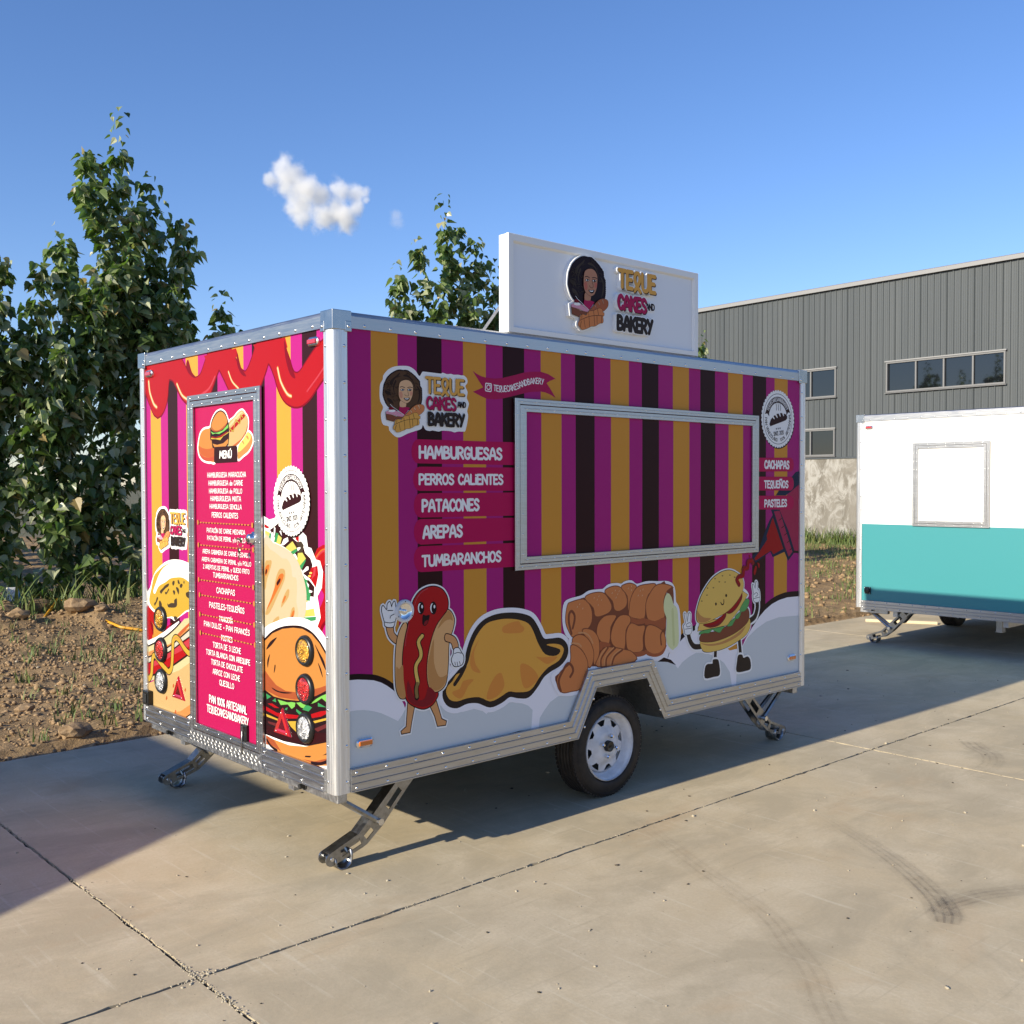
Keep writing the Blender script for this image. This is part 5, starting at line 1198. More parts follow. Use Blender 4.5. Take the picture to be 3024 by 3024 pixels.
P1, S1 = clodpos(26000, -2.2, 4.5, 3.05, 10.5, .005, .026, 3.2); P2, S2 = clodpos(260, -2, 4.2, 3.25, 10, .02, .05, 3); P3, S3 = clodpos(3600, 8, 24, 3.2, 12, .012, .055)
rocks('soil_clods', np.concatenate([P1, P2, P3]), np.concatenate([S1, S2, S3]), CLOD, .75, jit=.42)
P1, S1 = clodpos(260, -2, 4, 3.2, 9.5, .008, .02); rocks('pale_pebbles', P1, S1, CRUMB, .7)
# lumps of clay that can be told apart
BIG = [((1.45, 9.55), .20, 'brown clay lump at the left end of the low soil ridge'), ((1.86, 9.72), .23, 'broad crumbling clay lump under the arch of the yellow hose'), ((2.10, 8.95), .19, 'rounded clay boulder just in front of the hose fork'), ((2.27, 8.72), .09, 'small reddish clay lump right of the rounded boulder'),
       ((2.33, 9.85), .12, 'upright pale clay chunk above the hose fork'), ((1.40, 8.95), .14, 'flat clay lump between the two runs of the yellow hose'), ((.10, 4.5), .075, 'tan clay lump among the weeds half way down the soil'), ((.09, 3.42), .11, 'squat tan clay lump at the edge of the concrete'), ((-.62, 3.40), .07, 'small tan clay lump by the concrete edge near a tuft')]
for (x, y), s, lab in BIG:
    v = ICO2_V * (1 + .42 * (NP.random((len(ICO2_V), 1)) - .5)) * np.array([1.15, .9, .62]) * s * .82; z = float(soil_h(np.array([x]), np.array([y]))[0])
    mb = MB(); mb.add([(a[0] + x, a[1] + y, a[2] + z + s * .35) for a in v], [tuple(f) for f in ICO2_F]); tag(obj('clay_lump', mb, CLOD), lab, 'clay lump', 'clay lumps in the soil')
# grass blades and weeds
def blades(name, clumps, m=GRASSM):
    V, F, T = [], [], []
    for (x, y, z), n, h, sp in clumps:
        tnt = rn.random()
        for _ in range(n):
            a = rn.uniform(0, 2 * pi); hh = h * rn.uniform(.5, 1.1); ln = hh * rn.uniform(.25, .9); w = hh * .035 + .0025
            bx, by = x + rn.gauss(0, sp), y + rn.gauss(0, sp); dx, dy = cos(a), sin(a); o = len(V)
            for t in (0, .4, .75, 1):
                px, py, pz = bx + dx * ln * t * t, by + dy * ln * t * t, z + hh * (t - .25 * t * t * (ln / hh))
                ww = w * (1 - t * .95); V.append((px - dy * ww, py + dx * ww, pz)); V.append((px + dy * ww, py - dx * ww, pz))
            for k in range(3): F.append((o + 2 * k, o + 2 * k + 1, o + 2 * k + 3, o + 2 * k + 2)); T.append(min(1, max(0, tnt * .6 + rn.random() * .4)))
    me = bpy.data.meshes.new(name); me.from_pydata(V, [], F); at = me.attributes.new('tint', 'FLOAT', 'FACE'); at.data.foreach_set('value', T); me.update()
    return obj(name, me, m, kind='stuff')
cl = []
def clump(x, y, n, h, sp): cl.append(((x, y, float(soil_h(np.array([x]), np.array([y]))[0])), n, h, sp))
for _ in range(330): clump(rn.uniform(-2.2, 4.2), 3.2 + 6 * rn.random() ** 1.1, rn.randint(4, 10), rn.uniform(.07, .19), .035)
for _ in range(150): clump(rn.uniform(.5, 5), rn.uniform(9.3, 11), rn.randint(10, 18), rn.uniform(.25, .6), .10)
for _ in range(900): clump(rn.uniform(9, 26), rn.uniform(3.3, 16), rn.randint(7, 14), rn.uniform(.08, .24), .10)
for _ in range(420): clump(rn.uniform(24.4, 25.6) + .0, rn.uniform(6, 18), rn.randint(8, 14), rn.uniform(.25, .6), .12)
for _ in range(700): clump(rn.uniform(20, 25), rn.uniform(6, 15), rn.randint(6, 10), rn.uniform(.05, .16), .14)
blades('grass', cl)
mb = MB()
def zt(x, y): return float(soil_h(np.array([x]), np.array([y]))[0])
hp = [(1.30, 9.6, .24), (1.46, 9.85, .22), (1.80, 10.1, .30), (2.05, 10.2, .33), (2.17, 9.95, .28), (2.16, 9.35, .30), (2.28, 9.2, .20), (2.28, 8.9, .18), (2.24, 8.5, .14), (2.30, 8.2, .09), (2.5, 8.0, .05)]
mb.tube(cat([(a, b) for a, b, _ in hp], False, 6) and [Vector(p_) for p_ in [(lambda t: (np.interp(t, range(len(hp)), [h[0] for h in hp]), np.interp(t, range(len(hp)), [h[1] for h in hp]), np.interp(t, range(len(hp)), [h[2] for h in hp])))(k / 5) for k in range((len(hp) - 1) * 5 + 1)]], .017, 8)
h2 = [(.95, 8.55, .06), (1.15, 8.62, .07), (1.37, 8.70, .10), (1.67, 8.98, .14), (1.95, 9.42, .26), (2.16, 9.85, .30)]
mb.tube([Vector((np.interp(k / 5, range(6), [h[0] for h in h2]), np.interp(k / 5, range(6), [h[1] for h in h2]), np.interp(k / 5, range(6), [h[2] for h in h2]))) for k in range(26)], .017, 8)
tag(obj('garden_hose', mb, HOSEM), 'yellow hose looped over the clay lumps below the trees', 'hose')
mb = MB(); zz = .30
pts = [(1.60, 10.05), (1.72, 10.00), (1.78, 10.10), (1.70, 10.2), (1.58, 10.17)]
for k, (sc_, h_) in enumerate(((1., 0), (1.1, .07), (.9, .14), (.75, .21))): mb.v += [(1.67 + (x - 1.67) * sc_ + rn.uniform(-.02, .02), 10.1 + (y - 10.1) * sc_ + rn.uniform(-.02, .02), .24 + h_ + rn.uniform(-.02, .02)) for x, y in pts]
for k in range(3):
    for i in range(5): mb.f.append([k * 5 + i, k * 5 + (i + 1) % 5, k * 5 + 5 + (i + 1) % 5, k * 5 + 5 + i]); mb.m.append(1 if i in (0, 4) else 0); mb.sm.append(False)
mb.f.append([15, 16, 17, 18, 19]); mb.m.append(0); mb.sm.append(False)
tag(obj('plastic_bag', mb, [BAGB, WHITE]), 'crumpled blue and white plastic bag lying by the yellow hose', 'bag')

# ------------------------------------------------------------------ trailer building kit
Z0, Z1 = .385, 2.485
def post(parent, cx, cy, sx, sy, z0, z1, w=.073, name='corner_post'):
    """angle section round the corner (cx, cy); sx, sy point into the body"""
    r = .020; prof = []
    def ribs(t): return .0022 if any(abs(t - c) < .0035 for c in (.012, .030, .048)) else 0.
    for t in (w, .052, .0505, .0465, .045, .034, .0325, .0285, .027, r): prof.append((t, -ribs(t if t > r else r)))
    for k in range(1, 6): a = pi / 2 * k / 6; prof.append((r - r * sin(a), r - r * cos(a)))
    out = prof + [(-b, a) if False else (b, a) for a, b in prof[9::-1]]
    inn = [(.012, w), (.012, .012), (w, .012)]
    P = out + inn
    mb = MB(); mb.prism(P, z0, z1, fn=lambda p, t: (cx + sx * p[0], cy + sy * p[1], t), smooth=False)
    return obj(name, mb, ALUV, parent)
def frame(parent, x0, x1, y0, y1, z0=Z0, z1=Z1):
    a, h = .094, .071; made = {}
    for cx, sx in ((x0, 1), (x1, -1)):
        for cy, sy in ((y0, 1), (y1, -1)):
            post(parent, cx, cy, sx, sy, z0, z1 - .082)
            mb = MB(); e = .0035
            xs = sorted((cx - sx * e, cx + sx * a)); ys = sorted((cy - sy * e, cy + sy * a)); mb.box(*xs, *ys, z1 - .082, z1 + .003)
            for ax in (0, 1):   # riveted tabs
                if ax: mb.box(*sorted((cx + sx * .062, cx + sx * a)), *sorted((cy - sy * (e + .002), cy)), z1 - .088, z1 - .042)
                else: mb.box(*sorted((cx - sx * (e + .002), cx)), *sorted((cy + sy * .062, cy + sy * a)), z1 - .088, z1 - .042)
            c = obj('corner_cap', mb, CAPM, parent, bevel=.017, seg=4)
            rv = MB(); rv.dome((cx + sx * .078, cy - sy * (e + .002), z1 - .065), (0, -sy, 0), .008, .005); rv.dome((cx - sx * (e + .002), cy + sy * .078, z1 - .065), (-sx, 0, 0), .008, .005)
            obj('rivets', rv, RIVET, c, kind='stuff')
    prof = [(.0, 0), (0, .052), (.004, .063), (.013, .071), (.045, .071), (.045, .06), (.012, .05), (.012, 0)]
    for (ax, lo, hi, at, s) in ((0, x0, x1, y0, 1), (0, x0, x1, y1, -1), (1, y0, y1, x0, 1), (1, y0, y1, x1, -1)):
        mb = MB(); f = (lambda p, t: (t, at + s * p[0], z1 - h + p[1])) if ax == 0 else (lambda p, t: (at + s * p[0], t, z1 - h + p[1]))
        mb.prism(prof, lo + a, hi - a, fn=f); rail = obj('top_rail', mb, ALU, parent)
        rv = MB(); n = round((hi - lo - 2 * a) / .14)
        for k in range(n):
            t = lo + a + .07 + (hi - lo - 2 * a - .14) * k / (n - 1)
            rv.dome((t, at, z1 - .056) if ax == 0 else (at, t, z1 - .056), (0, -s, 0) if ax == 0 else (-s, 0, 0), .0075, .0045)
        obj('rivets', rv, RIVET, rail, kind='stuff')
def face_fn(plane, base):
    """(u, v, d) on a wall: 'S' a side seen from -y, 'E' an end seen from -x (u runs from left to right as seen)"""
    if plane == 'S': return lambda u, v, d: (base[0] + u, base[1] - d, base[2] + v)
    return lambda u, v, d: (base[0] - d, base[1] - u, base[2] + v)
def strip(outer, inner, to, prof, name, parent, m=ALU, close=False):
    """mitred trim between two edge lines; prof = (t across, depth)"""
    n = len(outer); made = []
    for i in range(n if close else n - 1):
        j = (i + 1) % n; mb = MB(); k = len(prof); vs = []
        for A, B in ((outer[i], inner[i]), (outer[j], inner[j])):
            sh = .0004 if A is outer[i] else 0
            for t, d in prof: vs.append(to(A[0] + (B[0] - A[0]) * t, A[1] + (B[1] - A[1]) * t, d + (i % 2) * .0003))
        mb.add(vs, [(a, a + 1, k + a + 1, k + a) for a in range(k - 1)] + [tuple(range(k))[::-1], tuple(range(k, 2 * k))]); made.append(obj(name, mb, m, parent))
    return made
FLATP = [(0, -.002), (0, .007), (.04, .009), (.42, .009), (.46, .0105), (.54, .0105), (.58, .009), (.96, .009), (1, .007), (1, -.002)]
SKIRT = [(0, -.004), (0, .010), (.02, .012), (.30, .012), (.325, .017), (.36, .017), (.385, .012), (.62, .012), (.645, .017), (.68, .017), (.705, .012), (.94, .012), (.955, .016), (1, .016), (1, -.004)]
def rivet_rows(rows, to, parent, r=.0075, h=.0045, d=.012, ax=(0, -1, 0)):
    mb = MB()
    for (a, b, n) in rows:
        for k in range(n):
            t = k / (n - 1) if n > 1 else 0; mb.dome(to(a[0] + (b[0] - a[0]) * t, a[1] + (b[1] - a[1]) * t, d), ax, r, h)
    return obj('rivets', mb, RIVET, parent, kind='stuff')
def rect(u0, v0, u1, v1): return [(u0, v1), (u1, v1), (u1, v0), (u0, v0)]
def marker_light(parent, to, u, v, lens, ax):
    mb = MB(); r, hl = .020, .026
    ring = lambda k_, d: [to(u + (hl + 0 if cos(a) > 0 else -hl) + k_ * r * cos(a), v + k_ * r * sin(a), d) for a in [2 * pi * i / 20 + .01 for i in range(20)]]
    a, b, c = ring(1.1, .0), ring(1.0, .010), ring(.62, .015)
    mb.add(a + b + c, [(i, (i + 1) % 20, 20 + (i + 1) % 20, 20 + i) for i in range(20)] + [(20 + i, 20 + (i + 1) % 20, 40 + (i + 1) % 20, 40 + i) for i in range(20)] + [tuple(range(40, 60))])
    o = obj('marker_light', mb, CHROME, parent)
    m2 = MB(); c = [to(u + x, v + y, d) for d in (.012, .021) for x, y in ((-.034, -.0105), (.034, -.0105), (.034, .0105), (-.034, .0105))]
    m2.add(c, [(0, 1, 2, 3), (4, 5, 6, 7), (0, 1, 5, 4), (1, 2, 6, 5), (2, 3, 7, 6), (3, 0, 4, 7)]); obj('lens', m2, lens, o, bevel=.003)
    return o
def leg(parent, foot, sgn, y, gap=.030, m=STEEL, axis='x'):
    """cranked stabiliser leg; foot = ground contact point along the axis, sgn = direction in which it climbs"""
    def w(s, off, z): return (foot + sgn * s, y + off, z) if axis == 'x' else (y + off, foot + sgn * s, z)
    path = [(-.068, .056), (.10, .112), (.18, .180), (.33, .330), (.47, .455)]
    wid = [.030, .036, .041, .036, .030]
    def at(t):
        i = min(int(t), 3); f = t - i; a, b = path[i], path[i + 1]; w_ = wid[i] + (wid[i + 1] - wid[i]) * f
        dx, dz = b[0] - a[0], b[1] - a[1]
        if i < 3 and f > .5: c = path[i + 2]; dx += (c[0] - b[0]) * (f - .5); dz += (c[1] - b[1]) * (f - .5)
        l = math.hypot(dx, dz); return a[0] + (b[0] - a[0]) * f, a[1] + (b[1] - a[1]) * f, -dz / l, dx / l, w_
    slots = [(.30, .92), (1.12, 1.6), (2.35, 2.85), (3.15, 3.7)]
    ts = sorted({0., 4., .15, 2., 2.15, 1., 3.} | {t for s in slots for t in s}); mb = MB()
    for off, th in ((-gap, .0025), (gap, .0025)):
        for a, b in zip(ts, ts[1:]):
            hole = any(s0 <= a + 1e-6 and b <= s1 + 1e-6 for s0, s1 in slots)
            for lo, hi in (((-1, -.52), (.52, 1)) if hole else ((-1, 1),)):
                q_ = []
                for t in (a, b):
                    x, z, nx_, nz_, w_ = at(t)
                    for e in (lo, hi): q_.append((x + nx_ * w_ * e, z + nz_ * w_ * e))
                P = [q_[0], q_[2], q_[3], q_[1]]
                mb.prism(P, off - th, off + th, fn=lambda p, t: w(p[0], t, p[1]))
    for a, b in zip(ts, ts[1:]):     # web along the back of the channel
        q_ = [at(a), at(b)]
        P = [(q_[0][0] + q_[0][2] * q_[0][4] * k, q_[0][1] + q_[0][3] * q_[0][4] * k) for k in (.86, 1)] + [(q_[1][0] + q_[1][2] * q_[1][4] * k, q_[1][1] + q_[1][3] * q_[1][4] * k) for k in (1, .86)]
        mb.prism(P, -gap + .003, gap - .003, fn=lambda p, t: w(p[0], t, p[1]))
    x, z, nx_, nz_, w_ = path[0][0], path[0][1], 0, 0, .03
    for off in (-gap, gap): mb.lathe([(.0, -.003), (w_, -.003), (w_, .003), (0, .003)], w(x, off, z), (0, 1, 0) if axis == 'x' else (1, 0, 0), 16, smooth=False)
    lg = obj('stabiliser_leg', mb, m, parent)
    mb = MB(); prof = [(-.036, .058), (-.030, .020), (-.008, .002), (.02, .0), (.048, .016), (.058, .05), (.052, .085), (.046, .084), (.051, .05), (.044, .022), (.02, .006), (-.006, .008), (-.026, .024), (-.031, .058)]
    mb.prism([(a - .018, b) for a, b in prof], -gap - .012, gap + .012, fn=lambda p, t: w(p[0], t, p[1]), smooth=True); obj('foot', mb, m, lg)
    mb = MB(); mb.tube([w(.18, -gap - .034, .180), w(.18, -gap - .014, .180), w(.18, -gap - .012, .180), w(.18, gap + .012, .180)], [.016, .016, .010, .010], 8, smooth=False); obj('pivot_bolt', mb, RIVET, lg); mb = MB(); mb.tube([w(-.066, -gap - .008, .058), w(-.066, gap + .008, .058)], .009, 10); obj('foot_bolt', mb, RIVET, lg)
    mb = MB()
    for off in (-gap - .008, gap + .004): mb.tube([w(.18, off, .180), w(.10, off * .9, .236), w(.0, off * .75, .305), w(-.06, off * .6, .345), w(-.07, off * .6, .372)], [.013, .014, .013, .014, .013], 6, smooth=False)
    obj('brace', mb, m, lg)
    return lg
def road_wheel(parent, x, y, z, sgn, nuts=4):
    """wheel with its outer face at y, facing -y * sgn"""
    R, ax = .281, (0, sgn, 0)
    prof = [(.190, .020), (.196, .006), (.205, .001), (.225, .000), (.246, .003), (.262, .010), (.272, .018), (.278, .026)]
    for g in range(5):
        h = .036 + g * .0235; prof += [(R, h), (R, h + .016), (R - .008, h + .0175), (R - .008, h + .0225)]
    prof = prof[:-2] + [(.278, .150), (.270, .160), (.25, .168), (.22, .170), (.20, .165), (.190, .150)]
    mb = MB(); mb.lathe(prof, (x, y, z), ax, 64, closed=True)
    for k in range(72):   # shoulder sipes
        a = 2 * pi * k / 72
        for h0, h1 in ((.020, .034), (.148, .156)):
            c = Vector((x + (R - .004) * cos(a), y + sgn * (h0 + h1) / 2, z + (R - .004) * sin(a))); t = Vector((-sin(a), 0, cos(a))); r_ = Vector((cos(a), 0, sin(a)))
            mb.obox(c, t * .0085, Vector((0, sgn * (h1 - h0) / 2, 0)), r_ * .0055)
    for rr in (.214, .256): mb.lathe([(rr, -.0008), (rr + .0015, -.0022), (rr + .003, -.0008)], (x, y + sgn * .002, z), ax, 64)
    ty = obj('wheel', mb, RUB, parent)
    mb = MB()
    mb.lathe([(.186, .0), (.190, .004), (.190, .016), (.183, .020), (.174, .026), (.170, .05), (.160, .062), (.152, .070), (.152, .12), (.186, .15)], (x, y, z), ax, 64)
    mb.lathe([(.152, .066), (.148, .054), (.142, .050)], (x, y, z), ax, 64)
    n = 64
    def ringpt(r, h, a): return (x + r * cos(a), y + sgn * h, z + r * sin(a))
    rr = [(.143, .050, .23), (.128, .047, .17), (.110, .044, .08)]     # half-angle of each hole at that radius
    for k in range(8):
        a0 = 2 * pi * k / 8 + .2; a1 = a0 + pi / 4
        for (r0, h0, w0), (r1, h1, w1) in zip(rr, rr[1:]):
            m_ = 6
            for j in range(m_):
                f0, f1 = j / m_, (j + 1) / m_
                q_ = [ringpt(r, h, a0 + w_ + (a1 - a0 - 2 * w_) * f) for r, h, w_, f in ((r0, h0, w0, f0), (r0, h0, w0, f1), (r1, h1, w1, f1), (r1, h1, w1, f0))]
                mb.add(q_, [(0, 1, 2, 3)], 0, True)
    mb.lathe([(.112, .044), (.100, .040), (.085, .030), (.070, .024), (.050, .026), (.0, .026)], (x, y, z), ax, 64)
    rim = obj('rim', mb, RIMW, ty); rim.data.materials.append(BLACKS)
    mb = MB(); mb.lathe([(.150, .075), (.0, .078)], (x, y, z), ax, 32); obj('brake_drum', mb, UNDER, ty)
    mb = MB(); mb.lathe([(.031, .026), (.030, .004), (.026, .000), (.022, .003), (.0, .003)], (x, y, z), ax, 24)
    for k in range(3): mb.obox((x - .006 + .006 * k, y + sgn * .002, z), (.0012, 0, .006), (0, .0012, 0), (.0015, 0, -.0006))
    obj('hub_cap', mb, BLACKP, ty)
    for k in range(nuts):
        a = pi / 4 + 2 * pi * k / nuts + .5; c = (x + .057 * cos(a), y, z + .057 * sin(a)); mb = MB()
        mb.tube([Vector(c) + Vector((0, sgn * .028, 0)), Vector(c) + Vector((0, sgn * .004, 0)), Vector(c) + Vector((0, -sgn * .004, 0))], [.0125, .0115, .006], 6, smooth=False); obj('lug_nut', mb, CHROME, ty)
    return ty
# ------------------------------------------------------------------ the striped food trailer
L, W = 3.687, 2.048
FT = thing('food_trailer', 'pink, yellow and brown striped food trailer with cartoon food prints and a white roof sign', 'food trailer', (L / 2, W / 2, 0))
S = face_fn('S', (0, 0, Z0)); E = face_fn('E', (0, W, Z0))
frame(FT, 0, L, 0, W)
# side wall in stripes, cut round the wheel
st = [(.050, 'M'), (.203, 'Y'), (.348, 'M'), (.456, 'K'), (.601, 'M'), (.731, 'Y'), (.874, 'M'), (.983, 'K'), (1.128, 'M'), (1.243, 'Y'), (1.388, 'M'), (1.493, 'K'), (1.638, 'M'), (1.768, 'Y'), (1.918, 'M'), (2.027, 'K'), (2.171, 'M'), (2.300, 'Y'), (2.448, 'M'), (2.556, 'K'), (2.699, 'M'), (2.831, 'Y'), (2.981, 'M'), (3.088, 'K'), (3.234, 'M'), (3.328, 'Y'), (3.477, 'M'), (3.640, None)]
def archv(u): return float(np.interp(u, [0, 1.48, 1.62, 2.055, 2.205, 4], [.03, .03, .29, .29, .03, .03]))
D0 = -.010
inks = ['M', 'Y', 'K']
def striped(name, parent, to, st, v0f, v1, brk=(), d=D0):
    mb = MB()
    for (a, c), (b, _) in zip(st, st[1:]):
        us = sorted({a, b} | {x for x in brk if a < x < b})
        bot = [(u, v0f(u)) for u in us]
        P = bot + [(b, v1), (a, v1)]
        mb.add([to(u, v, d) for u, v in P], [tuple(range(len(P)))], inks.index(c))
    us = sorted({st[0][0], st[-1][0]} | set(brk)); P = [(u, v0f(u)) for u in us] + [(st[-1][0], v1), (st[0][0], v1)]
    n = len(P); mb.add([to(u, v, d - .0005) for u, v in P] + [to(u, v, d - .03) for u, v in P], [(i, (i + 1) % n, (i + 1) % n + n, i + n) for i in range(n)] + [tuple(range(n, 2 * n))], 3)
    return obj(name, mb, [ink(k) for k in inks] + [ROOFM], parent)
SW = striped('side_wall', FT, S, st, archv, 2.05, (1.48, 1.62, 2.055, 2.205))
def pr(to, d, clip=None):
    p = Print(lambda u, v, k: to(u, v, d + k)); p.clip = clip if clip else (.046, (L if to is S else W) - .046, .045, 2.046); return p
def artprint(key, name, parent, to, d=D0 + .0004, label=None):
    p = pr(to, d); p.ops(ART[key]); return p.done(name, parent, label)
artprint('cloud_print', 'cloud_print', SW, S, D0 + .0003)
artprint('pasty', 'pasty_print', SW, S, D0 + .0012); artprint('hot_dog', 'hot_dog_print', SW, S, D0 + .0020); artprint('pastry_rolls', 'pastry_roll_print', SW, S, D0 + .0028)
artprint('sauce_bottle', 'sauce_bottle_print', SW, S, D0 + .0004); artprint('burger', 'burger_print', SW, S, D0 + .0014)
artprint('menu_bars', 'menu_bars_print', SW, S); artprint('menu_bars_front', 'short_menu_bars_print', SW, S, D0 + .0020)
artprint('ribbon', 'ribbon_print', SW, S); artprint('logo', 'logo_print', SW, S)
def badge(name, parent, to, cu, cv, R, d):
    p = pr(to, d)
    def circ(r, n=48, a0=0.): return [(cu + r * cos(a0 + 2 * pi * k / n), cv + r * sin(a0 + 2 * pi * k / n)) for k in range(n)]
    p.poly('K1', [(x + .004, y - .006) for x, y in circ(R * 1.0)])
    n = 42; p.poly('W', [(cu + R * (1 if k % 4 in (1, 2) else .955 if k % 4 == 0 else .985) * cos(2 * pi * k / (n * 4)), cv + R * (1 if k % 4 in (1, 2) else .955 if k % 4 == 0 else .985) * sin(2 * pi * k / (n * 4))) for k in range(n * 4)])
    p.line('K1', R * .018, circ(R * .865), True)
    a0, a1 = radians(163), radians(25)
    A = [a0 + (a1 - a0) * k / 24 for k in range(25)]
    ou = [(cu + R * .77 * cos(a), cv + R * .77 * sin(a)) for a in A]; inn = [(cu + R * .56 * cos(a), cv + R * .56 * sin(a)) for a in A]
    tail = lambda a, s: [(cu + R * .80 * cos(a + s * .12), cv + R * .80 * sin(a + s * .12)), (cu + R * .665 * cos(a + s * .05), cv + R * .665 * sin(a + s * .05)), (cu + R * .53 * cos(a + s * .17), cv + R * .53 * sin(a + s * .17))]
    p.poly('K', ou + tail(a1, -1) + inn[::-1] + tail(a0, 1)[::-1])
    p.text('W', 'TEqUECAKESANDBAKERY', [(cu + R * .61 * cos(a), cv + R * .61 * sin(a)) for a in A[1:-1]], R * .135, .13)
    low = lambda a, b, n=24: [(cu + R * .79 * cos(radians(a + (b - a) * k / n)), cv + R * .79 * sin(radians(a + (b - a) * k / n))) for k in range(n + 1)]
    p.text('K1', 'PAN VENEZOLANO', low(178, 268), R * .135, .14); p.text('K1', '100%', low(281, 304), R * .12, .13); p.text('K1', 'ARTESANAL', low(312, 378), R * .135, .14)
    f = lambda x, y: (cu + R * x, cv + R * y)
    bread = [(-.52, -.20), (-.46, -.27), (-.2, -.20), (.2, -.10), (.46, -.03), (.56, .04), (.56, .12), (.48, .18), (.38, .2), (.34, .2), (.36, .12), (.32, .11), (.25, .215), (.12, .215), (.16, .1), (.12, .08), (.03, .19), (-.1, .17), (-.02, .05), (-.06, .03), (-.18, .13), (-.28, .09), (-.2, .0), (-.24, -.02), (-.34, .04), (-.44, -.04)]
    p.poly('K', [f(x, y) for x, y in bread])
    for x in (-.14, -.02, .1): p.line('K1', R * .022, cat([f(x, .58), f(x + .02, .5), f(x + .05, .4), f(x + .04, .3)], False))
    for x in (-.1, .01, .12): p.poly('K1', [f(x + (.045 if k % 2 == 0 else .02) * cos(pi / 2 + k * pi / 5), -.33 + .12 * x + (.045 if k % 2 == 0 else .02) * sin(pi / 2 + k * pi / 5)) for k in range(10)])
    p.text('K1', 'SINCE 2020', [f(-.26, -.60), f(.36, -.52)], R * .15, .11)
    return p.done(name, parent)
badge('badge_print', SW, S, 3.367, 1.769, .187, D0 + .0006)
# skirting with the wheel arch trim
outp = [(.0735, .104), (1.430, .107), (1.574, .357), (2.103, .357), (2.247, .106), (3.6135, .100)]; inp = [(.0735, .003), (1.491, .003), (1.632, .258), (2.043, .258), (2.197, .003), (3.6135, .003)]
sk = strip(outp, inp, S, SKIRT, 'skirting_trim', FT)
rivet_rows([((.10, .085), (1.39, .087), 9), ((.10, .018), (1.43, .018), 9), ((1.475, .155), (1.565, .315), 2), ((1.54, .06), (1.61, .20), 2), ((1.60, .338), (2.08, .338), 4), ((1.66, .275), (2.02, .275), 3), ((2.12, .31), (2.22, .14), 2), ((2.075, .21), (2.165, .06), 2), ((2.27, .085), (3.59, .082), 9), ((2.24, .018), (3.59, .018), 9)], S, sk[0], d=.0122)
rivet_rows([((.058, .05), (.058, 1.95), 13), ((L - .058, .05), (L - .058, 1.95), 13)], S, SW, d=.0)
# serving hatch
hu0, hv0, hu1, hv1 = 1.050, .919, 3.131, 1.779
strip(rect(hu0, hv0, hu1, hv1), rect(hu0 + .032, hv0 + .030, hu1 - .032, hv1 - .030), S, FLATP, 'hatch_surround', SW, close=True)
hst = [(max(a, hu0 + .03), c) for a, c in st if a < hu1 - .03]; hst = [x for k, x in enumerate(hst) if k == len(hst) - 1 or hst[k + 1][0] > hu0 + .031] + [(hu1 - .03, None)]
HD = striped('serving_hatch', FT, S, hst, lambda u: hv0 + .02, hv1 - .02, d=-.006)
strip(rect(hu0 + .035, hv0 + .033, hu1 - .035, hv1 - .033), rect(hu0 + .078, hv0 + .066, hu1 - .066, hv1 - .066), S, FLATP, 'hatch_frame', HD, close=True)
rr_ = []
for o, n1, n2 in ((.016, 22, 9), (.052, 21, 8)): rr_ += [((hu0 + o + .03, hv0 + o), (hu1 - o - .03, hv0 + o), n1), ((hu0 + o + .03, hv1 - o), (hu1 - o - .03, hv1 - o), n1), ((hu0 + o, hv0 + .08), (hu0 + o, hv1 - .08), n2), ((hu1 - o, hv0 + .08), (hu1 - o, hv1 - .08), n2)]
rivet_rows(rr_, S, HD, .005, .0022, .0088)
# lamps, round socket cover
marker_light(FT, lambda u, v, d: S(u, v, d + D0), .153, .208, AMBER, 0); marker_light(FT, lambda u, v, d: S(u, v, d + D0), 3.524, .203, AMBER, 0)
mb = MB(); c0 = S(.376, .773, D0)
mb.lathe([(.053, 0), (.053, .006), (.049, .011), (.038, .013), (.0365, .010)], c0, (0, -1, 0), 40)
rc = obj('socket_cover', mb, RIMW, FT)
mb = MB(); mb.lathe([(.0365, .010), (.034, .006), (.016, .004), (.0, .004)], c0, (0, -1, 0), 40); mb.lathe([(.009, .004), (.009, .013), (.006, .016), (.0, .016)], c0, (0, -1, 0), 16); obj('lock', mb, CHROME, rc)
mb = MB()
for k in range(3): a = pi / 2 + 2 * pi * k / 3; mb.dome(S(.376 + .044 * cos(a), .773 + .044 * sin(a), D0 + .0125), (0, -1, 0), .003, .0015)
obj('screws', mb, BLACKS, rc, kind='stuff')
# rear wall, door
rst = [(.050, 'K'), (.080, 'M'), (.137, 'Y'), (.272, 'M'), (.364, 'K'), (.488, 'M'), (.594, 'Y'), (.738, 'M'), (.845, 'K'), (.958, 'M'), (1.091, 'Y'), (1.232, 'M'), (1.318, 'K'), (1.440, 'M'), (1.549, 'Y'), (1.680, 'M'), (1.779, 'K'), (1.903, 'M'), (2.0, None)]
RW = striped('rear_wall', FT, E, rst, lambda u: .04, 2.05)
artprint('ketchup', 'ketchup_print', RW, E); artprint('filled_roll', 'filled_roll_print', RW, E); artprint('taco_and_burger', 'taco_and_burger_print', RW, E)
p = pr(E, D0 + .0006); k_ = .803; p.ops(ART['logo'], lambda u, v: (.1828 + (u - .2477) * k_, .973 + (v - 1.5634) * k_)); p.done('small_logo_print', RW)
badge('badge_print', RW, E, 1.680, 1.276, .162, D0 + .0036)
du0, dv0, du1, dv1 = .644, .056, 1.424, 1.820
strip(rect(du0, dv0 - .02, du1, dv1), rect(du0 + .030, dv0 - .02, du1 - .028, dv1 - .027), E, FLATP, 'door_frame', RW, close=True)
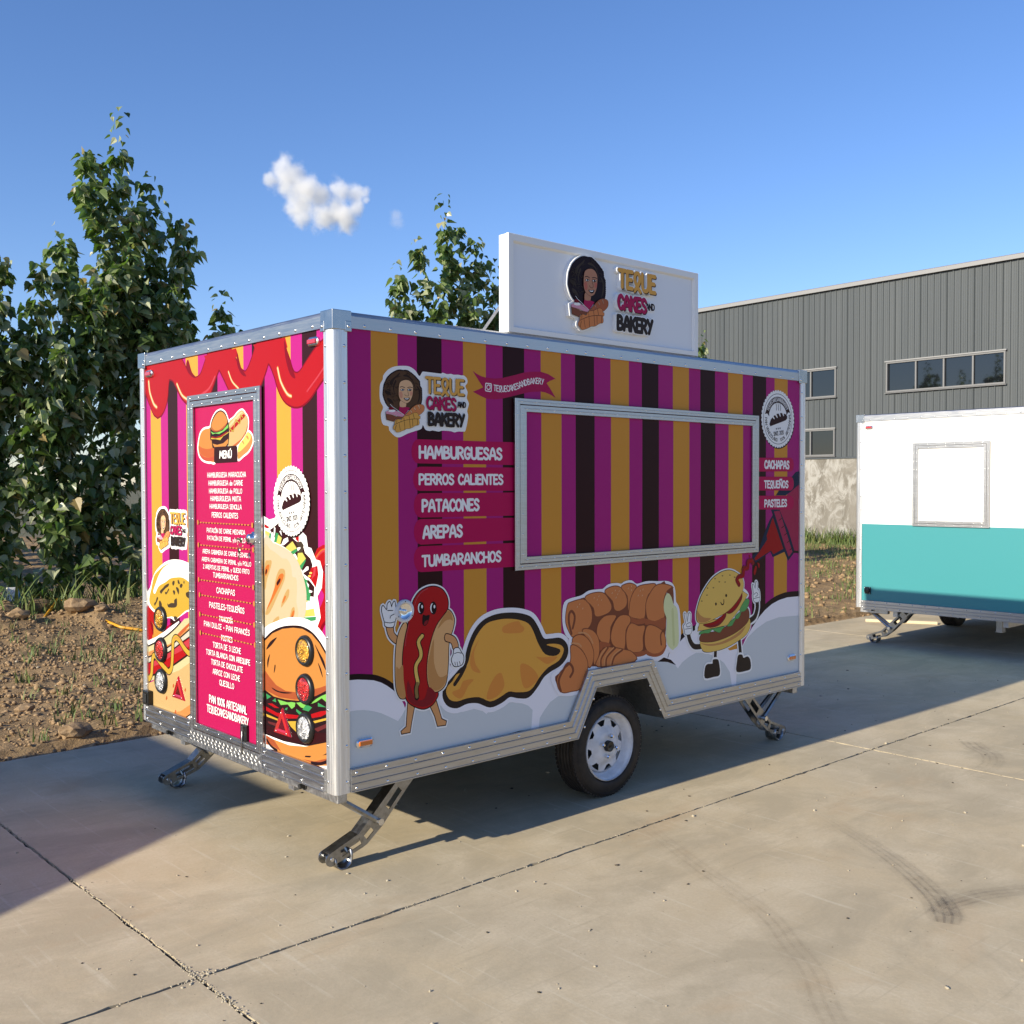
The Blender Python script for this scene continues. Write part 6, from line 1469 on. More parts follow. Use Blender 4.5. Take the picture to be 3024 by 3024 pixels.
mb = MB(); mb.add([E(u, v, -.006) for u, v in ((du0 + .03, dv0 + .006), (du1 - .03, dv0 + .006), (du1 - .03, dv1 - .03), (du0 + .03, dv1 - .03))] + [E(u, v, -.045) for u, v in ((du0 + .03, dv0 + .006), (du1 - .03, dv0 + .006), (du1 - .03, dv1 - .03), (du0 + .03, dv1 - .03))], [(0, 1, 2, 3), (7, 6, 5, 4), (0, 4, 5, 1), (1, 5, 6, 2), (2, 6, 7, 3), (3, 7, 4, 0)])
DR = obj('door', mb, ink('P'), FT, label='pink entry door with the printed menu')
strip(rect(du0 + .034, dv0 + .008, du1 - .031, dv1 - .031), rect(du0 + .066, dv0 + .041, du1 - .064, dv1 - .063), E, FLATP, 'door_leaf_frame', DR, close=True)
artprint('door_menu', 'menu_print', DR, E, -.0056)
rr_ = []
for o, n1, n2 in ((.015, 8, 18), (.050, 7, 18)): rr_ += [((du0 + o + .02, dv1 - o), (du1 - o - .02, dv1 - o), n1), ((du0 + o, dv0 + .06), (du0 + o, dv1 - .07), n2), ((du1 - o, dv0 + .06), (du1 - o, dv1 - .07), n2)]
rr_.append(((du0 + .07, dv0 + .024), (du1 - .07, dv0 + .024), 6)); rivet_rows(rr_, E, DR, .0055, .003, .0088, (-1, 0, 0))
mb = MB(); c1 = E(1.335, 1.093, -.005); mb.lathe([(.034, 0), (.034, .006), (.030, .010), (.024, .013), (.023, .030), (.018, .036), (.0, .037)], c1, (-1, 0, 0), 28); obj('door_lock', mb, CHROME, DR)
mb = MB(); a = E(1.232, .133, -.006); mb.box(a[0] - .016, a[0], a[1] - .032, a[1] + .032, a[2] - .042, a[2] + .042); hk = obj('door_latch', mb, BLACKP, DR, bevel=.004)
mb = MB(); mb.tube([(a[0] - .020, a[1], a[2] + .03), (a[0] - .022, a[1] + .004, a[2] - .05), (a[0] - .018, a[1] + .004, a[2] - .105)], .004, 6); mb.box(a[0] - .024, a[0] - .014, a[1] - .012, a[1] + .012, a[2] + .012, a[2] + .034); obj('latch_rod', mb, STEEL, hk)
# tread plate under the door
mb = MB(); mb.add([E(u, v, d) for u, v, d in ((du0 + .004, .060, .012), (du1 - .002, .060, .012), (du1 - .002, -.004, .013), (du0 + .004, -.004, .013), (du0 + .004, .060, -.01), (du1 - .002, .060, -.01), (du1 - .002, -.004, -.01), (du0 + .004, -.004, -.01))], [(0, 3, 2, 1), (0, 1, 5, 4), (1, 2, 6, 5), (2, 3, 7, 6), (3, 0, 4, 7)])
tp = obj('tread_plate', mb, GALV, FT); mb = MB()
n = 36
for i in range(n):
    for j in range(3):
        u = du0 + .016 + (du1 - du0 - .03) * (i + .5 * (j % 2)) / n; v = .008 + j * .0165; s = 1 if (i + j) % 2 else -1
        c = Vector(E(u, v, .0125)); t = (Vector(E(u + .008, v + s * .007, .0125)) - c); w_ = Vector((0, -t.z, t.y)).normalized() * .0022 if t.length else t
        mb.add([c - t, c + w_ + Vector((-.0016, 0, 0)), c + t, c - w_ + Vector((-.0016, 0, 0))], [(0, 1, 2, 3)])
obj('tread_bars', mb, ALU, tp, kind='stuff')
for a, b in (((.0735, .100), (du0 + .002, .101)), ((du1 + .001, .099), (W - .0735, .103))):
    o = strip([a, b], [(a[0], .003), (b[0], .003)], E, SKIRT, 'skirting_trim', FT)[0]; n = 4
    rivet_rows([((a[0] + .02, .082), (b[0] - .02, .083), n), ((a[0] + .02, .018), (b[0] - .02, .018), n)], E, o, d=.0122, ax=(-1, 0, 0))
rivet_rows([((.058, .05), (.058, 1.95), 13), ((W - .058, .05), (W - .058, 1.95), 13)], E, RW, d=0, ax=(-1, 0, 0))
def tail_light(u, v, lens, lab):
    c = E(u, v, D0); mb = MB(); mb.lathe([(.071, 0), (.070, .012), (.062, .022), (.053, .020), (.052, .012)], c, (-1, 0, 0), 36)
    o = obj('tail_light', mb, BLACKP, FT, label=lab); m2 = MB(); m2.lathe([(.0535, .012), (.052, .019), (.036, .024), (.0, .026)], c, (-1, 0, 0), 32); obj('lens', m2, lens, o)
    return o
for u, sfx in ((.258, 'beside the door hinge'), (1.797, 'by the near corner post')):
    tail_light(u, .603, LAMB, 'round amber tail light'); tail_light(u, .430, LRED, 'round red tail light'); tail_light(u, .254, LCLR, 'round clear reversing light')
def triangle(u, v0, w=.158, h=.130):
    A = [(u, v0 + h), (u - w / 2, v0), (u + w / 2, v0)]; c = (u, v0 + h / 3)
    sc = lambda k: [(c[0] + (x - c[0]) * k, c[1] + (y - c[1]) * k) for x, y in A]
    mb = MB(); a, b, d_ = sc(1), sc(.9), sc(.42)
    vs = [E(x, y, D0) for x, y in a] + [E(x, y, D0 + .010) for x, y in b] + [E(x, y, D0 + .0135) for x, y in sc(.62)] + [E(x, y, D0 + .008) for x, y in d_]
    mb.add(vs, [(i, (i + 1) % 3, (i + 1) % 3 + 3, i + 3) for i in range(3)] + [(i + 3, (i + 1) % 3 + 3, (i + 1) % 3 + 6, i + 6) for i in range(3)] + [(i + 6, (i + 1) % 3 + 6, (i + 1) % 3 + 9, i + 9) for i in range(3)])
    o = obj('warning_triangle', mb, REFL, FT); m2 = MB(); m2.add([E(x, y, D0 + .0082) for x, y in d_], [(0, 1, 2)]); obj('triangle_centre', m2, REFD, o)
    m3 = MB(); m3.dome(E(u - w * .30, v0 + .014, D0 + .0115), (-1, 0, 0), .005, .003); m3.dome(E(u + w * .30, v0 + .014, D0 + .0115), (-1, 0, 0), .005, .003); m3.dome(E(u, v0 + h * .8, D0 + .0115), (-1, 0, 0), .004, .003); obj('screws', m3, RIVET, o, kind='stuff')
triangle(.473, .183); triangle(1.587, .185)
for u in (.143, 1.887): marker_light(FT, lambda u_, v, d: E(u_, v, d + D0), u, 1.979, REFL, 1)
mb = MB(); c = E(.095, .140, 0); mb.box(c[0] - .024, c[0] + .008, c[1] - .036, c[1] + .040, c[2] - .042, c[2] + .040); bx = obj('plug_socket', mb, BLACKP, FT, bevel=.006)
mb = MB(); mb.box(c[0] - .030, c[0] - .024, c[1] - .022, c[1] + .026, c[2] - .028, c[2] + .024); obj('socket_flap', mb, BLACKS, bx, bevel=.003)
# hidden walls, roof, floor
mb = MB(); mb.box(.03, L - .03, W - .040, W - .010, Z0 + .02, Z1 - .04); obj('far_wall', mb, ink('M'), FT)
mb = MB(); mb.box(L - .040, L - .010, .045, W - .045, Z0 + .02, Z1 - .04); obj('front_wall', mb, ink('M'), FT)
mb = MB(); mb.box(.04, L - .04, .045, W - .045, Z1 - .035, Z1 - .006); obj('roof', mb, ROOFM, FT)
mb = MB(); mb.box(.012, 1.47, .012, W - .012, Z0 + .008, Z0 + .05); mb.box(2.22, L - .012, .012, W - .012, Z0 + .008, Z0 + .05); mb.box(1.47, 2.22, .32, W - .32, Z0 + .008, Z0 + .05); obj('floor', mb, UNDER, FT)
for y0, y1 in ((.018, .34), (W - .34, W - .018)):
    mb = MB(); a = [(1.475, .0), (1.622, .275), (2.053, .275), (2.21, .0)]
    for (p0, q0), (p1, q1) in zip(a, a[1:]): mb.add([(p0, y0, Z0 + q0), (p1, y0, Z0 + q1), (p1, y1, Z0 + q1), (p0, y1, Z0 + q0)], [(0, 1, 2, 3)])
    yy = y1 if y0 < 1 else y0
    mb.add([(p_, yy, Z0 + q_) for p_, q_ in a], [(0, 1, 2, 3)]); obj('wheel_arch_liner', mb, GALV, FT)
for y in (.42, W - .47):
    mb = MB(); mb.box(.04, L - .04, y, y + .05, Z0 - .075, Z0 + .007); obj('chassis_rail', mb, GALV, FT)
for x in (.035, 1.0, 2.55, L - .085):
    mb = MB(); mb.box(x, x + .05, .04 if x < .1 or x > 3 else .42, W - .04 if x < .1 or x > 3 else W - .42, Z0 - .053, Z0 + .0065); obj('cross_member', mb, GALV, FT, bevel=.004)
for y in (.315, W - .315):
    mb = MB(); c = Vector((.035, y, Z0 - .026)); mb.tube([c, c + Vector((-.006, 0, 0)), ], .020, 14, smooth=False); mb.tube([c, c + Vector((-.03, 0, 0))], .012, 6, smooth=False); obj('bolt', mb, BLACKS, FT)
mb = MB(); mb.tube([(1.815, .2, .28), (1.815, W - .2, .28)], .028, 12); obj('axle', mb, BLACKS, FT)
for y in (.30, W - .30):
    mb = MB()
    for k in range(4): mb.tube([(1.815 + x, y, .335 - .012 * k - .05 * (1 - (x / .42) ** 2) + .03) for x in np.linspace(-.42 + .08 * k, .42 - .08 * k, 9)], .012, 4, smooth=False)
    obj('leaf_spring', mb, BLACKS, FT)
mb = MB(); mb.box(3.68, 4.75, W / 2 - .04, W / 2 + .04, Z0 - .06, Z0 + .02); mb.tube([(4.75, W / 2, Z0 + .0), (4.86, W / 2, Z0 + .01)], .045, 12); obj('drawbar', mb, GALV, FT)
mb = MB(); mb.tube([(1.44, .16, Z0 - .012), (1.44, .12, Z0 - .012)], .014, 8); obj('stub_pipe', mb, BLACKS, FT)
road_wheel(FT, 1.815, .050, .281, 1); road_wheel(FT, 1.815, W - .050, .281, -1)
leg(FT, .128, 1, .165); leg(FT, .128, 1, W - .165); leg(FT, 3.595, -1, .185); leg(FT, 3.595, -1, W - .185)
# roof sign
s0, s1, t0, t1 = 1.029, 2.539, 2.108, 2.594; YS_ = .030; G = lambda u, v, d: (u, YS_ - d, Z0 + v)
mb = MB(); mb.box(s0, s1, YS_, YS_ + .057, Z0 + t0 - .0, Z0 + t1); SG = obj('roof_sign', mb, SIGNW, FT, bevel=.002, label='white sign board with the raised woman head emblem and lettering')
strip(rect(s0 - .0015, t0 - .0015, s1 + .0015, t1 + .0015), rect(s0 + .040, t0 + .030, s1 - .042, t1 - .042), G, [(0, .0004), (0, .014), (.04, .016), (.80, .016), (.97, .003), (1, 0)], 'sign_frame', SG, m=SIGNF, close=True)
def to_sign(u, v): return 1.434 + (u - .2669) * (.300 / .2293), 2.163 + (v - 1.5861) * (.388 / .2828)
head = Print(G, .00005); LO = ART['logo']
def sop(o): q_ = [to_sign(o[i] / 1000, o[i + 1] / 1000) for i in range(0, len(o), 2)]; return cat(q_, True, 3)
fills = [o for o in LO if o[0] == 'f']
sil = [fills[1]] + [o for o in fills if o[1] in ('B4', 'B1', 'Y2', 'C1', 'P')]
for o in sil:
    P = sop(o[2]) if o[3] else [to_sign(o[2][i] / 1000, o[2][i + 1] / 1000) for i in range(0, len(o[2]), 2)]
    head.poly(FOAM, P, .028); head.line(FOAM, .020, P, True, .028)
head.done('sign_emblem_foam', SG)
face = Print(lambda u, v, d: G(u, v, d + .0290), .00004); dk = {'H1': 'K1', 'H2': 'K3', 'F1': 'SK', 'F2': 'SK2', 'Y2': 'B1', 'B1': 'B2', 'W': 'W'}; face.ops([(o[0], dk.get(o[1], o[1])) + tuple(o[2:]) for o in LO[1:] if o[0] != 't'], to_sign); face.done('sign_emblem', SG)
LET = {0: [], 1: [], 2: [], 3: []}
for i, o in enumerate(ART['sign_text']):
    foam = Print(G, .00005); pth = [(o[3] / 1000, o[4] / 1000), (o[5] / 1000, o[6] / 1000)]; h = o[7] / 1000
    foam.text(FOAM, o[2], pth, h, o[8], .026 if i != 2 else .006, .010); foam.done('sign_letters_foam', SG)
    top = Print(lambda u, v, d: G(u, v, d + (.0275 if i != 2 else .0075)), .00005)
    if i in (0, 1): top.text('K', o[2], [(a + .004, b - .005) for a, b in pth], h, o[8])
    top.text(o[1], o[2], pth, h, o[8]); top.done('sign_letters', SG)
mb = MB()
for x in (1.06, 2.5):
    mb = MB(); mb.tube([(x, .088, Z0 + 2.27), (x, .30, Z1 - .004)], .010, 4, smooth=False); mb.box(x - .015, x + .015, .088, .33, Z1 - .005, Z1 + .010); obj('sign_brace', mb, ALU, SG)

# keys hanging from the door lock
K = thing('key_ring', 'small bunch of metal keys hanging from the pink door lock', 'keys', (-.04, W - 1.325, Z0 + 1.08))
kx, ky, kz = -.041, W - 1.318, Z0 + 1.083
mb = MB(); mb.lathe([(.013 + .0016 * cos(a), .0016 * sin(a)) for a in [2 * pi * k / 6 for k in range(6)]], (kx - .004, ky + .028, kz - .022), (.3, 1, 0), 16, closed=True); obj('ring', mb, BRASS, K)
for (dy, dz, an) in ((.018, .004, 1.6), (.036, -.05, .05)):
    mb = MB(); c = Vector((kx - .006, ky + dy, kz + dz)); d = Vector((0, sin(an), -cos(an))); t = Vector((0, cos(an), sin(an)))
    mb.lathe([(.0, -.001), (.013, -.001), (.013, .001), (.0, .001)], c, (1, 0, 0), 14); mb.obox(c + d * .028, d * .017, t * .0035, Vector((.001, 0, 0)))
    for k in range(4): mb.obox(c + d * (.025 + .005 * k) + t * .0045, d * .0015, t * .0018, Vector((.001, 0, 0)))
    obj('key', mb, BRASS, K)

# ------------------------------------------------------------------ the white and teal trailer ahead
TX0, TX1, TY1 = 8.02, 11.9, 2.09; TY0 = TY1 - 2.048
TT = thing('teal_trailer', 'white over teal box trailer with a closed square hatch in its end wall', 'food trailer', ((TX0 + TX1) / 2, (TY0 + TY1) / 2, 0))
E2 = face_fn('E', (TX0, TY1, Z0)); frame(TT, TX0, TX1, TY0, TY1)
dv = .915
mb = MB(); u0, u1 = .05, 1.998; ha, hb, va, vb = .650, 1.450, .925, 1.765
for (a, b, c, d, m_) in ((u0, u1, .04, dv, 1), (u0, u1, dv, va, 0), (u0, ha, va, vb, 0), (hb, u1, va, vb, 0), (u0, u1, vb, 2.05, 0)):
    mb.add([E2(u, v, D0) for u, v in ((a, c), (b, c), (b, d), (a, d))], [(0, 1, 2, 3)], m_)
TW = obj('end_wall', mb, [WHITE, TEAL], TT)
strip(rect(ha, va - .018, hb, vb + .012), rect(ha + .028, va + .010, hb - .028, vb - .018), E2, FLATP, 'hatch_surround', TW, close=True)
mb = MB(); mb.add([E2(u, v, -.006) for u, v in ((ha + .02, va), (hb - .02, va), (hb - .02, vb - .01), (ha + .02, vb - .01))], [(0, 1, 2, 3)]); TH = obj('hatch', mb, WHITE, TT)
strip(rect(ha + .031, va + .013, hb - .031, vb - .021), rect(ha + .058, va + .040, hb - .058, vb - .048), E2, FLATP, 'hatch_frame', TH, close=True)
rr_ = []
for o in (.014, .044): rr_ += [((ha + o, va + .06), (ha + o, vb - .1), 9), ((hb - o, va + .06), (hb - o, vb - .1), 9), ((ha + .07, vb + .012 - o), (hb - .07, vb + .012 - o), 8), ((ha + .07, va - .018 + o), (hb - .07, va - .018 + o), 8)]
rivet_rows(rr_, E2, TH, .005, .0025, .0088, (-1, 0, 0))
sk2 = strip([(.0735, .083), (2.048 - .0735, .083)], [(.0735, -.012), (2.048 - .0735, -.012)], E2, SKIRT, 'skirting_trim', TT)
rivet_rows([((.09, .07), (1.95, .07), 14), ((.09, .012), (1.95, .012), 14)], E2, sk2[0], d=.0122, ax=(-1, 0, 0))
rivet_rows([((.058, .05), (.058, 1.95), 14), ((1.99, .05), (1.99, 1.95), 14)], E2, TW, d=0, ax=(-1, 0, 0))
marker_light(TT, lambda u, v, d: E2(u, v, d + D0), .150, 1.962, REFL, 1)
mb = MB(); c = E2(.143, .192, D0); mb.box(c[0] - .014, c[0], c[1] - .036, c[1] + .036, c[2] - .036, c[2] + .036); mb.lathe([(.032, .014), (.030, .030), (.0, .032)], c, (-1, 0, 0), 20); po = obj('plug_socket', mb, BLACKP, TT, bevel=.003)
mb = MB()
for sy in (-1, 1):
    for sz in (-1, 1): mb.dome((c[0] - .0142, c[1] + sy * .028, c[2] + sz * .028), (-1, 0, 0), .005, .003)
obj('screws', mb, RIVET, po, kind='stuff')
for nm, b, m_ in (('side_wall', (TX0 + .03, TX1 - .03, TY0 + .010, TY0 + .04, Z0 + .02, Z1 - .04), WHITE), ('far_wall', (TX0 + .03, TX1 - .03, TY1 - .04, TY1 - .01, Z0 + .02, Z1 - .04), WHITE), ('front_wall', (TX1 - .04, TX1 - .01, TY0 + .045, TY1 - .045, Z0 + .02, Z1 - .04), WHITE), ('roof', (TX0 + .04, TX1 - .04, TY0 + .045, TY1 - .045, Z1 - .035, Z1 - .006), ROOFM), ('floor', (TX0 + .012, TX1 - .012, TY0 + .012, TY1 - .012, Z0 + .008, Z0 + .05), UNDER)):
    mb = MB(); mb.box(*b); obj(nm, mb, m_, TT)
for y in (TY0 + .42, TY1 - .47):
    mb = MB(); mb.box(TX0 + .04, TX1 - .04, y, y + .05, Z0 - .075, Z0 + .007); obj('chassis_rail', mb, GALV, TT)
mb = MB(); mb.box(TX0 + .035, TX0 + .085, TY1 - .36, TY1 - .04, Z0 - .055, Z0 + .0065); o = obj('cross_member', mb, GALV, TT, bevel=.004)
mb = MB(); cc = Vector((TX0 + .035, TY1 - .19, Z0 - .022)); mb.tube([cc, cc + Vector((-.02, 0, 0))], .012, 6, smooth=False); obj('bolt', mb, BLACKS, TT)
leg(TT, TY1 - .19, -1, TX0 + .10, axis='y', m=STEEL)
mb = MB(); mb.prism([(1.82, .19), (1.82, .37), (1.62, .37), (1.77, .19)], 0, .05, fn=lambda p, t: (8.5 + t, p[0], p[1])); obj('gusset_bracket', mb, BLACKS, TT)
mb = MB(); mb.box(8.58, 8.66, .74, .80, .19, .40); mb.box(8.575, 8.665, .735, .81, .183, .19); obj('drop_post', mb, GALV, TT)
road_wheel(TT, 10.1, TY1 - .05, .281, -1); road_wheel(TT, 10.1, TY0 + .05, .281, 1)
world_space()
mb = MB(); mb.box(-.42, .42, -.04, .04, 0, .035)
BM = obj('timber_board', mb, TIMB, bevel=.003); BM.location = (9.85, 2.50, .001); BM.rotation_euler = (0, 0, -1.1); tag(BM, 'pale timber board lying on the concrete behind the teal trailer', 'board')

# ------------------------------------------------------------------ next trailer in the row, out of frame: its shade falls on the slabs at the left
WX0, WX1, WY0, WY1 = -9.0, -5.2, 1.39, 3.40
WT = thing('white_trailer', 'plain white box trailer with a tilted side flap beyond the left edge of view', 'food trailer', ((WX0 + WX1) / 2, (WY0 + WY1) / 2, 0))
frame(WT, WX0, WX1, WY0, WY1)
mb = MB(); mb.box(WX0 + .012, WX1 - .012, WY0 + .012, WY1 - .012, Z0, Z1 - .02); obj('body', mb, WHITE, WT)
mb = MB(); mb.box(WX0 + .06, WX1 - .06, WY0 + .3, WY1 - .3, Z0 - .07, Z0 - .001); obj('chassis_rail', mb, GALV, WT)
mb = MB(); a, b = (WY0, 2.30), (WY0 - 1.05, 1.42); nrm_ = Vector((0, -(b[1] - a[1]), b[0] - a[0])).normalized() * .03
mb.prism([(a[0], a[1]), (b[0], b[1]), (b[0] - nrm_.y, b[1] - nrm_.z), (a[0] - nrm_.y, a[1] - nrm_.z)], WX0 + .5, WX1 - .06, fn=lambda p, t: (t, p[0], p[1])); obj('side_flap', mb, WHITE, WT)
for x in (WX0 + 1.4,):
    road_wheel(WT, x + .5, WY0 + .05, .281, 1)

# ------------------------------------------------------------------ warehouse
BA = math.atan2(.052, 1)    # the wall runs almost along +y
BO = Vector((25.4, 12.8, -.02))
WH = thing('warehouse', 'long grey metal clad warehouse with strip windows above a stained plaster base wall', 'building', BO)
WH.rotation_euler = (0, 0, -pi / 2 - BA); ORG = Vector((0, 0, 0))   # local: x along the wall, y into the building
def Bp(s, d, z): return (s, -d, z)       # d outward from the wall
e_top, base_top = 7.56, 2.53; sA, sB = -26.0, 26.0
wins = [(-5.25, -1.86, 4.345, 5.20, (-4.38, -3.57, -2.76)), (-.24, 3.15, 4.345, 5.20, (.64, 1.46, 2.31)), (-.21, 3.15, 2.60, 3.40, (.64, 1.46, 2.31)), (-15.3, -11.9, 4.345, 5.20, (-14.4, -13.6, -12.8)), (-5.25, -1.86, 2.60, 3.40, (-4.38, -3.57, -2.76)), (9.8, 13.2, 4.345, 5.20, (10.6, 11.5, 12.4))]
wins = [(-b, -a, c, d, tuple(-m for m in reversed(mm))) for a, b, c, d, mm in wins]
PW = .760
def ribprof(s0, s1):
    pts = []; s = s0
    k0 = math.floor(s0 / .19 + 1e-6)
    k = k0
    while k * .19 < s1 + .2:
        b = k * .19
        for o, d in ((.0, .0), (.012, .024), (.034, .024), (.046, .0), (.095, .0), (.100, .006), (.112, .006), (.117, .0), (.150, 0), (.155, .006), (.165, .006), (.170, 0)):
            if s0 - 1e-6 <= b + o <= s1 + 1e-6: pts.append((b + o, d))
        k += 1
    if not pts or pts[0][0] > s0 + 1e-4: pts.insert(0, (s0, 0))
    if pts[-1][0] < s1 - 1e-4: pts.append((s1, 0))
    return pts
n_p = int((sB - sA) / PW)
for i in range(n_p):
    a = sA + i * PW; b = a + PW; jit = rn.uniform(-.0015, .0015)
    spans = [(a, b, base_top, e_top)]
    for (w0, w1, v0, v1, _) in wins:
        ns = []
        for (p0, p1, q0, q1) in spans:
            if p1 <= w0 or p0 >= w1 or q1 <= v0 or q0 >= v1: ns.append((p0, p1, q0, q1)); continue
            if p0 < w0: ns.append((p0, w0, q0, q1))
            if p1 > w1: ns.append((w1, p1, q0, q1))
            c0, c1 = max(p0, w0), min(p1, w1)
            if q0 < v0: ns.append((c0, c1, q0, v0))
            if q1 > v1: ns.append((c0, c1, v1, q1))
        spans = ns
    for (p0, p1, q0, q1) in spans:
        if p1 - p0 < .004: continue
        mb = MB()
        pf = ribprof(p0, p1); vs = [Bp(s, d + jit, z) for z in (q0, q1) for s, d in pf]; m_ = len(pf)
        mb.add(vs, [(k, k + 1, m_ + k + 1, m_ + k) for k in range(m_ - 1)])
        obj('cladding_panel', mb, CLAD, WH)
mb = MB(); mb.box(sA, sB, .03, 18, .0, e_top - .05); obj('shell', mb, UNDER, WH)
mb = MB(); mb.prism([(-.10, -.06), (-.10, .05), (.0, .09), (18.1, .9), (18.1, .8), (-.03, -.0), (-.03, -.06)], sA - .1, sB + .1, fn=lambda p, t: (t, p[0], e_top + p[1])); obj('roof_edge', mb, TRIM, WH)
mb = MB(); mb.box(sA, sB, -.06, .04, -.5, base_top - .02); obj('plaster_wall', mb, PLAST, WH)
mb = MB(); mb.prism([(-.085, -.02), (-.085, .0), (-.03, .035), (.02, .035), (.02, -.02)], sA, sB, fn=lambda p, t: (t, p[0], base_top + p[1])); obj('drip_flashing', mb, CLAD, WH)
for (w0, w1, v0, v1, mul) in wins:
    f = .045; mb = MB()
    for bb in ((w0, w1, v1 - f, v1), (w0, w1, v0, v0 + f), (w0, w0 + f, v0 + f, v1 - f), (w1 - f, w1, v0 + f, v1 - f)): mb.box(bb[0], bb[1], -.050, .035, bb[2], bb[3])
    for m_ in mul: mb.box(m_ - .022, m_ + .022, -.036, .030, v0 + f, v1 - f)
    WN = obj('window', mb, WFRAME, WH)
    ed = [w0 + f] + list(mul) + [w1 - f]
    for k, (a, b) in enumerate(zip(ed, ed[1:])):
        mb = MB(); y = .008 if k % 2 else .018; mb.box(a, b, y, y + .006, v0 + f, v1 - f); obj('pane', mb, GLASS, WN)
    mb = MB(); mb.prism([(-.075, v0 - .03), (-.075, v0 - .015), (-.03, v0 + .0), (.02, v0 + .0), (.02, v0 - .03)], w0 - .03, w1 + .03, fn=lambda p, t: (t, p[0], p[1])); obj('sill', mb, WFRAME, WN)
    mb = MB(); mb.box(w0 - .03, w1 + .03, -.070, .02, v1 + .001, v1 + .035); obj('head_trim', mb, TRIM, WN)
world_space()

# ------------------------------------------------------------------ poplar saplings
def leafmesh(k):
    r = random.Random(k); half = [(0, -.02), (.20, -.06), (.36, .02), (.46, .16), (.42, .26), (.45, .33), (.34, .44), (.35, .52), (.22, .62), (.21, .70), (.10, .82), (0, 1.04)]
    fold = r.uniform(.12, .5); droop = r.uniform(.0, .35); vs = []
    for sx in (-1, 1):
        for x, y in half: vs.append((sx * x * (1 + r.uniform(-.06, .06)), y, x * fold - droop * y * y))
    n = len(half); me = bpy.data.meshes.new('leaf'); me.from_pydata(vs, [], [tuple(range(n))[::-1], tuple(range(n, 2 * n))]); me.materials.append(LEAF); me.update(); return me
LEAVES = [leafmesh(k) for k in range(8)]
LV = [np.array([v.co[:] for v in m.vertices]) for m in LEAVES]; LF = [[tuple(p.vertices) for p in m.polygons] for m in LEAVES]
CAMP = np.array([-2.436, -3.828, 1.73])
def tree(x0, y0, tips, label, n_ind=300, dens=26, low=60, size=.158, seed=1, twigs=11, spread=.5):
    """upright poplar sapling: leader and steep side shoots, given by their tips (dx, dy, z)"""
    r = random.Random(seed); root = thing('poplar_tree', label, 'tree', (x0, y0, 0), 'poplar saplings in a row behind the soil strip')
    world_space(); paths = []; ztop = max(t[2] for t in tips); main = max(tips, key=lambda t: t[2])
    def bez(a, b, c, n=10): return [tuple(a[i] * (1 - t) ** 2 + 2 * b[i] * t * (1 - t) + c[i] * t * t for i in range(3)) for t in [k / n for k in range(n + 1)]]
    tm = bez((x0, y0, -.05), (x0 + r.uniform(-.08, .08), y0, ztop * .5), (x0 + main[0], y0 + main[1], main[2]), 16); paths.append((tm, .028, .18))
    def ontrunk(z): i = min(range(len(tm)), key=lambda k: abs(tm[k][2] - z)); return tm[i]
    for t in tips:
        if t is main: continue
        out = math.hypot(t[0], t[1]); zb = max(.15, t[2] - .75 - 1.5 * out); a = ontrunk(zb)
        paths.append((bez(a, (x0 + t[0] * .9, y0 + t[1] * .9, zb + .30 * (t[2] - zb)), (x0 + t[0], y0 + t[1], t[2]), 12), .014, .10))
    for _ in range(low):     # leafy shoots low down
        a_ = r.uniform(0, 2 * pi); z = r.uniform(.1, ztop * .62); a = ontrunk(z); o = r.uniform(.25, 1.) * spread * (1.15 - .45 * z / ztop); h = r.uniform(.25, .85)
        paths.append((bez(a, (a[0] + cos(a_) * o * .9, a[1] + sin(a_) * o * .9, z + h * .25), (a[0] + cos(a_) * o, a[1] + sin(a_) * o, z + h), 7), .006, .06))
    mb = MB(); tw = MB(); leaves = []
    for k, (P, rad, _) in enumerate(paths):
        R = [rad * (1 - .88 * i / (len(P) - 1)) for i in range(len(P))]
        (mb if k == 0 else tw).tube(P, R, 6 if k == 0 else 4, 0, False)
        Pv = [Vector(p_) for p_ in P]; ln = sum((b - a).length for a, b in zip(Pv, Pv[1:])); n = int(ln * dens)
        for j in range(n):
            t = (j + r.random()) / n; t = t if k else .18 + .82 * t
            f = t * (len(Pv) - 1); i = min(int(f), len(Pv) - 2); c = Pv[i].lerp(Pv[i + 1], f - i); d = (Pv[i + 1] - Pv[i]).normalized()
            a_ = j * 2.4 + r.uniform(-.5, .5); o = Vector((cos(a_), sin(a_), r.uniform(-.1, .5))).normalized()
            pet = r.uniform(.04, .11) * (1.3 if k == 0 else 1); s = size * r.uniform(.62, 1.22) * (1 if t < .93 else .62)
            leaves.append((c + o * pet, o, s))
        if k and rad > .008 or k == 0:    # short twigs along the shoots
            for _ in range(int(ln * twigs * (.6 if k == 0 else 1))):
                t = r.uniform(.15, .93); f = t * (len(Pv) - 1); i = min(int(f), len(Pv) - 2); c = Pv[i].lerp(Pv[i + 1], f - i); a_ = r.uniform(0, 2 * pi); l = r.uniform(.08, .30) * (1.1 - .6 * t)
                e = c + Vector((cos(a_) * l, sin(a_) * l, l * r.uniform(.5, 1.3))); tw.tube([c, e], [.0035, .002], 3, 0, False)
                for q_ in range(r.randint(4, 8)):
                    g = c.lerp(e, r.uniform(.3, 1)); b_ = r.uniform(0, 2 * pi); o = Vector((cos(b_), sin(b_), r.uniform(-.2, .5))).normalized(); leaves.append((g + o * r.uniform(.02, .07), o, size * r.uniform(.55, 1.1)))
    obj('trunk', mb, BARK, root); obj('branches', tw, TWIG, root)
    # orientation: blades hang from their stalks, facing outwards and up
    xf = []
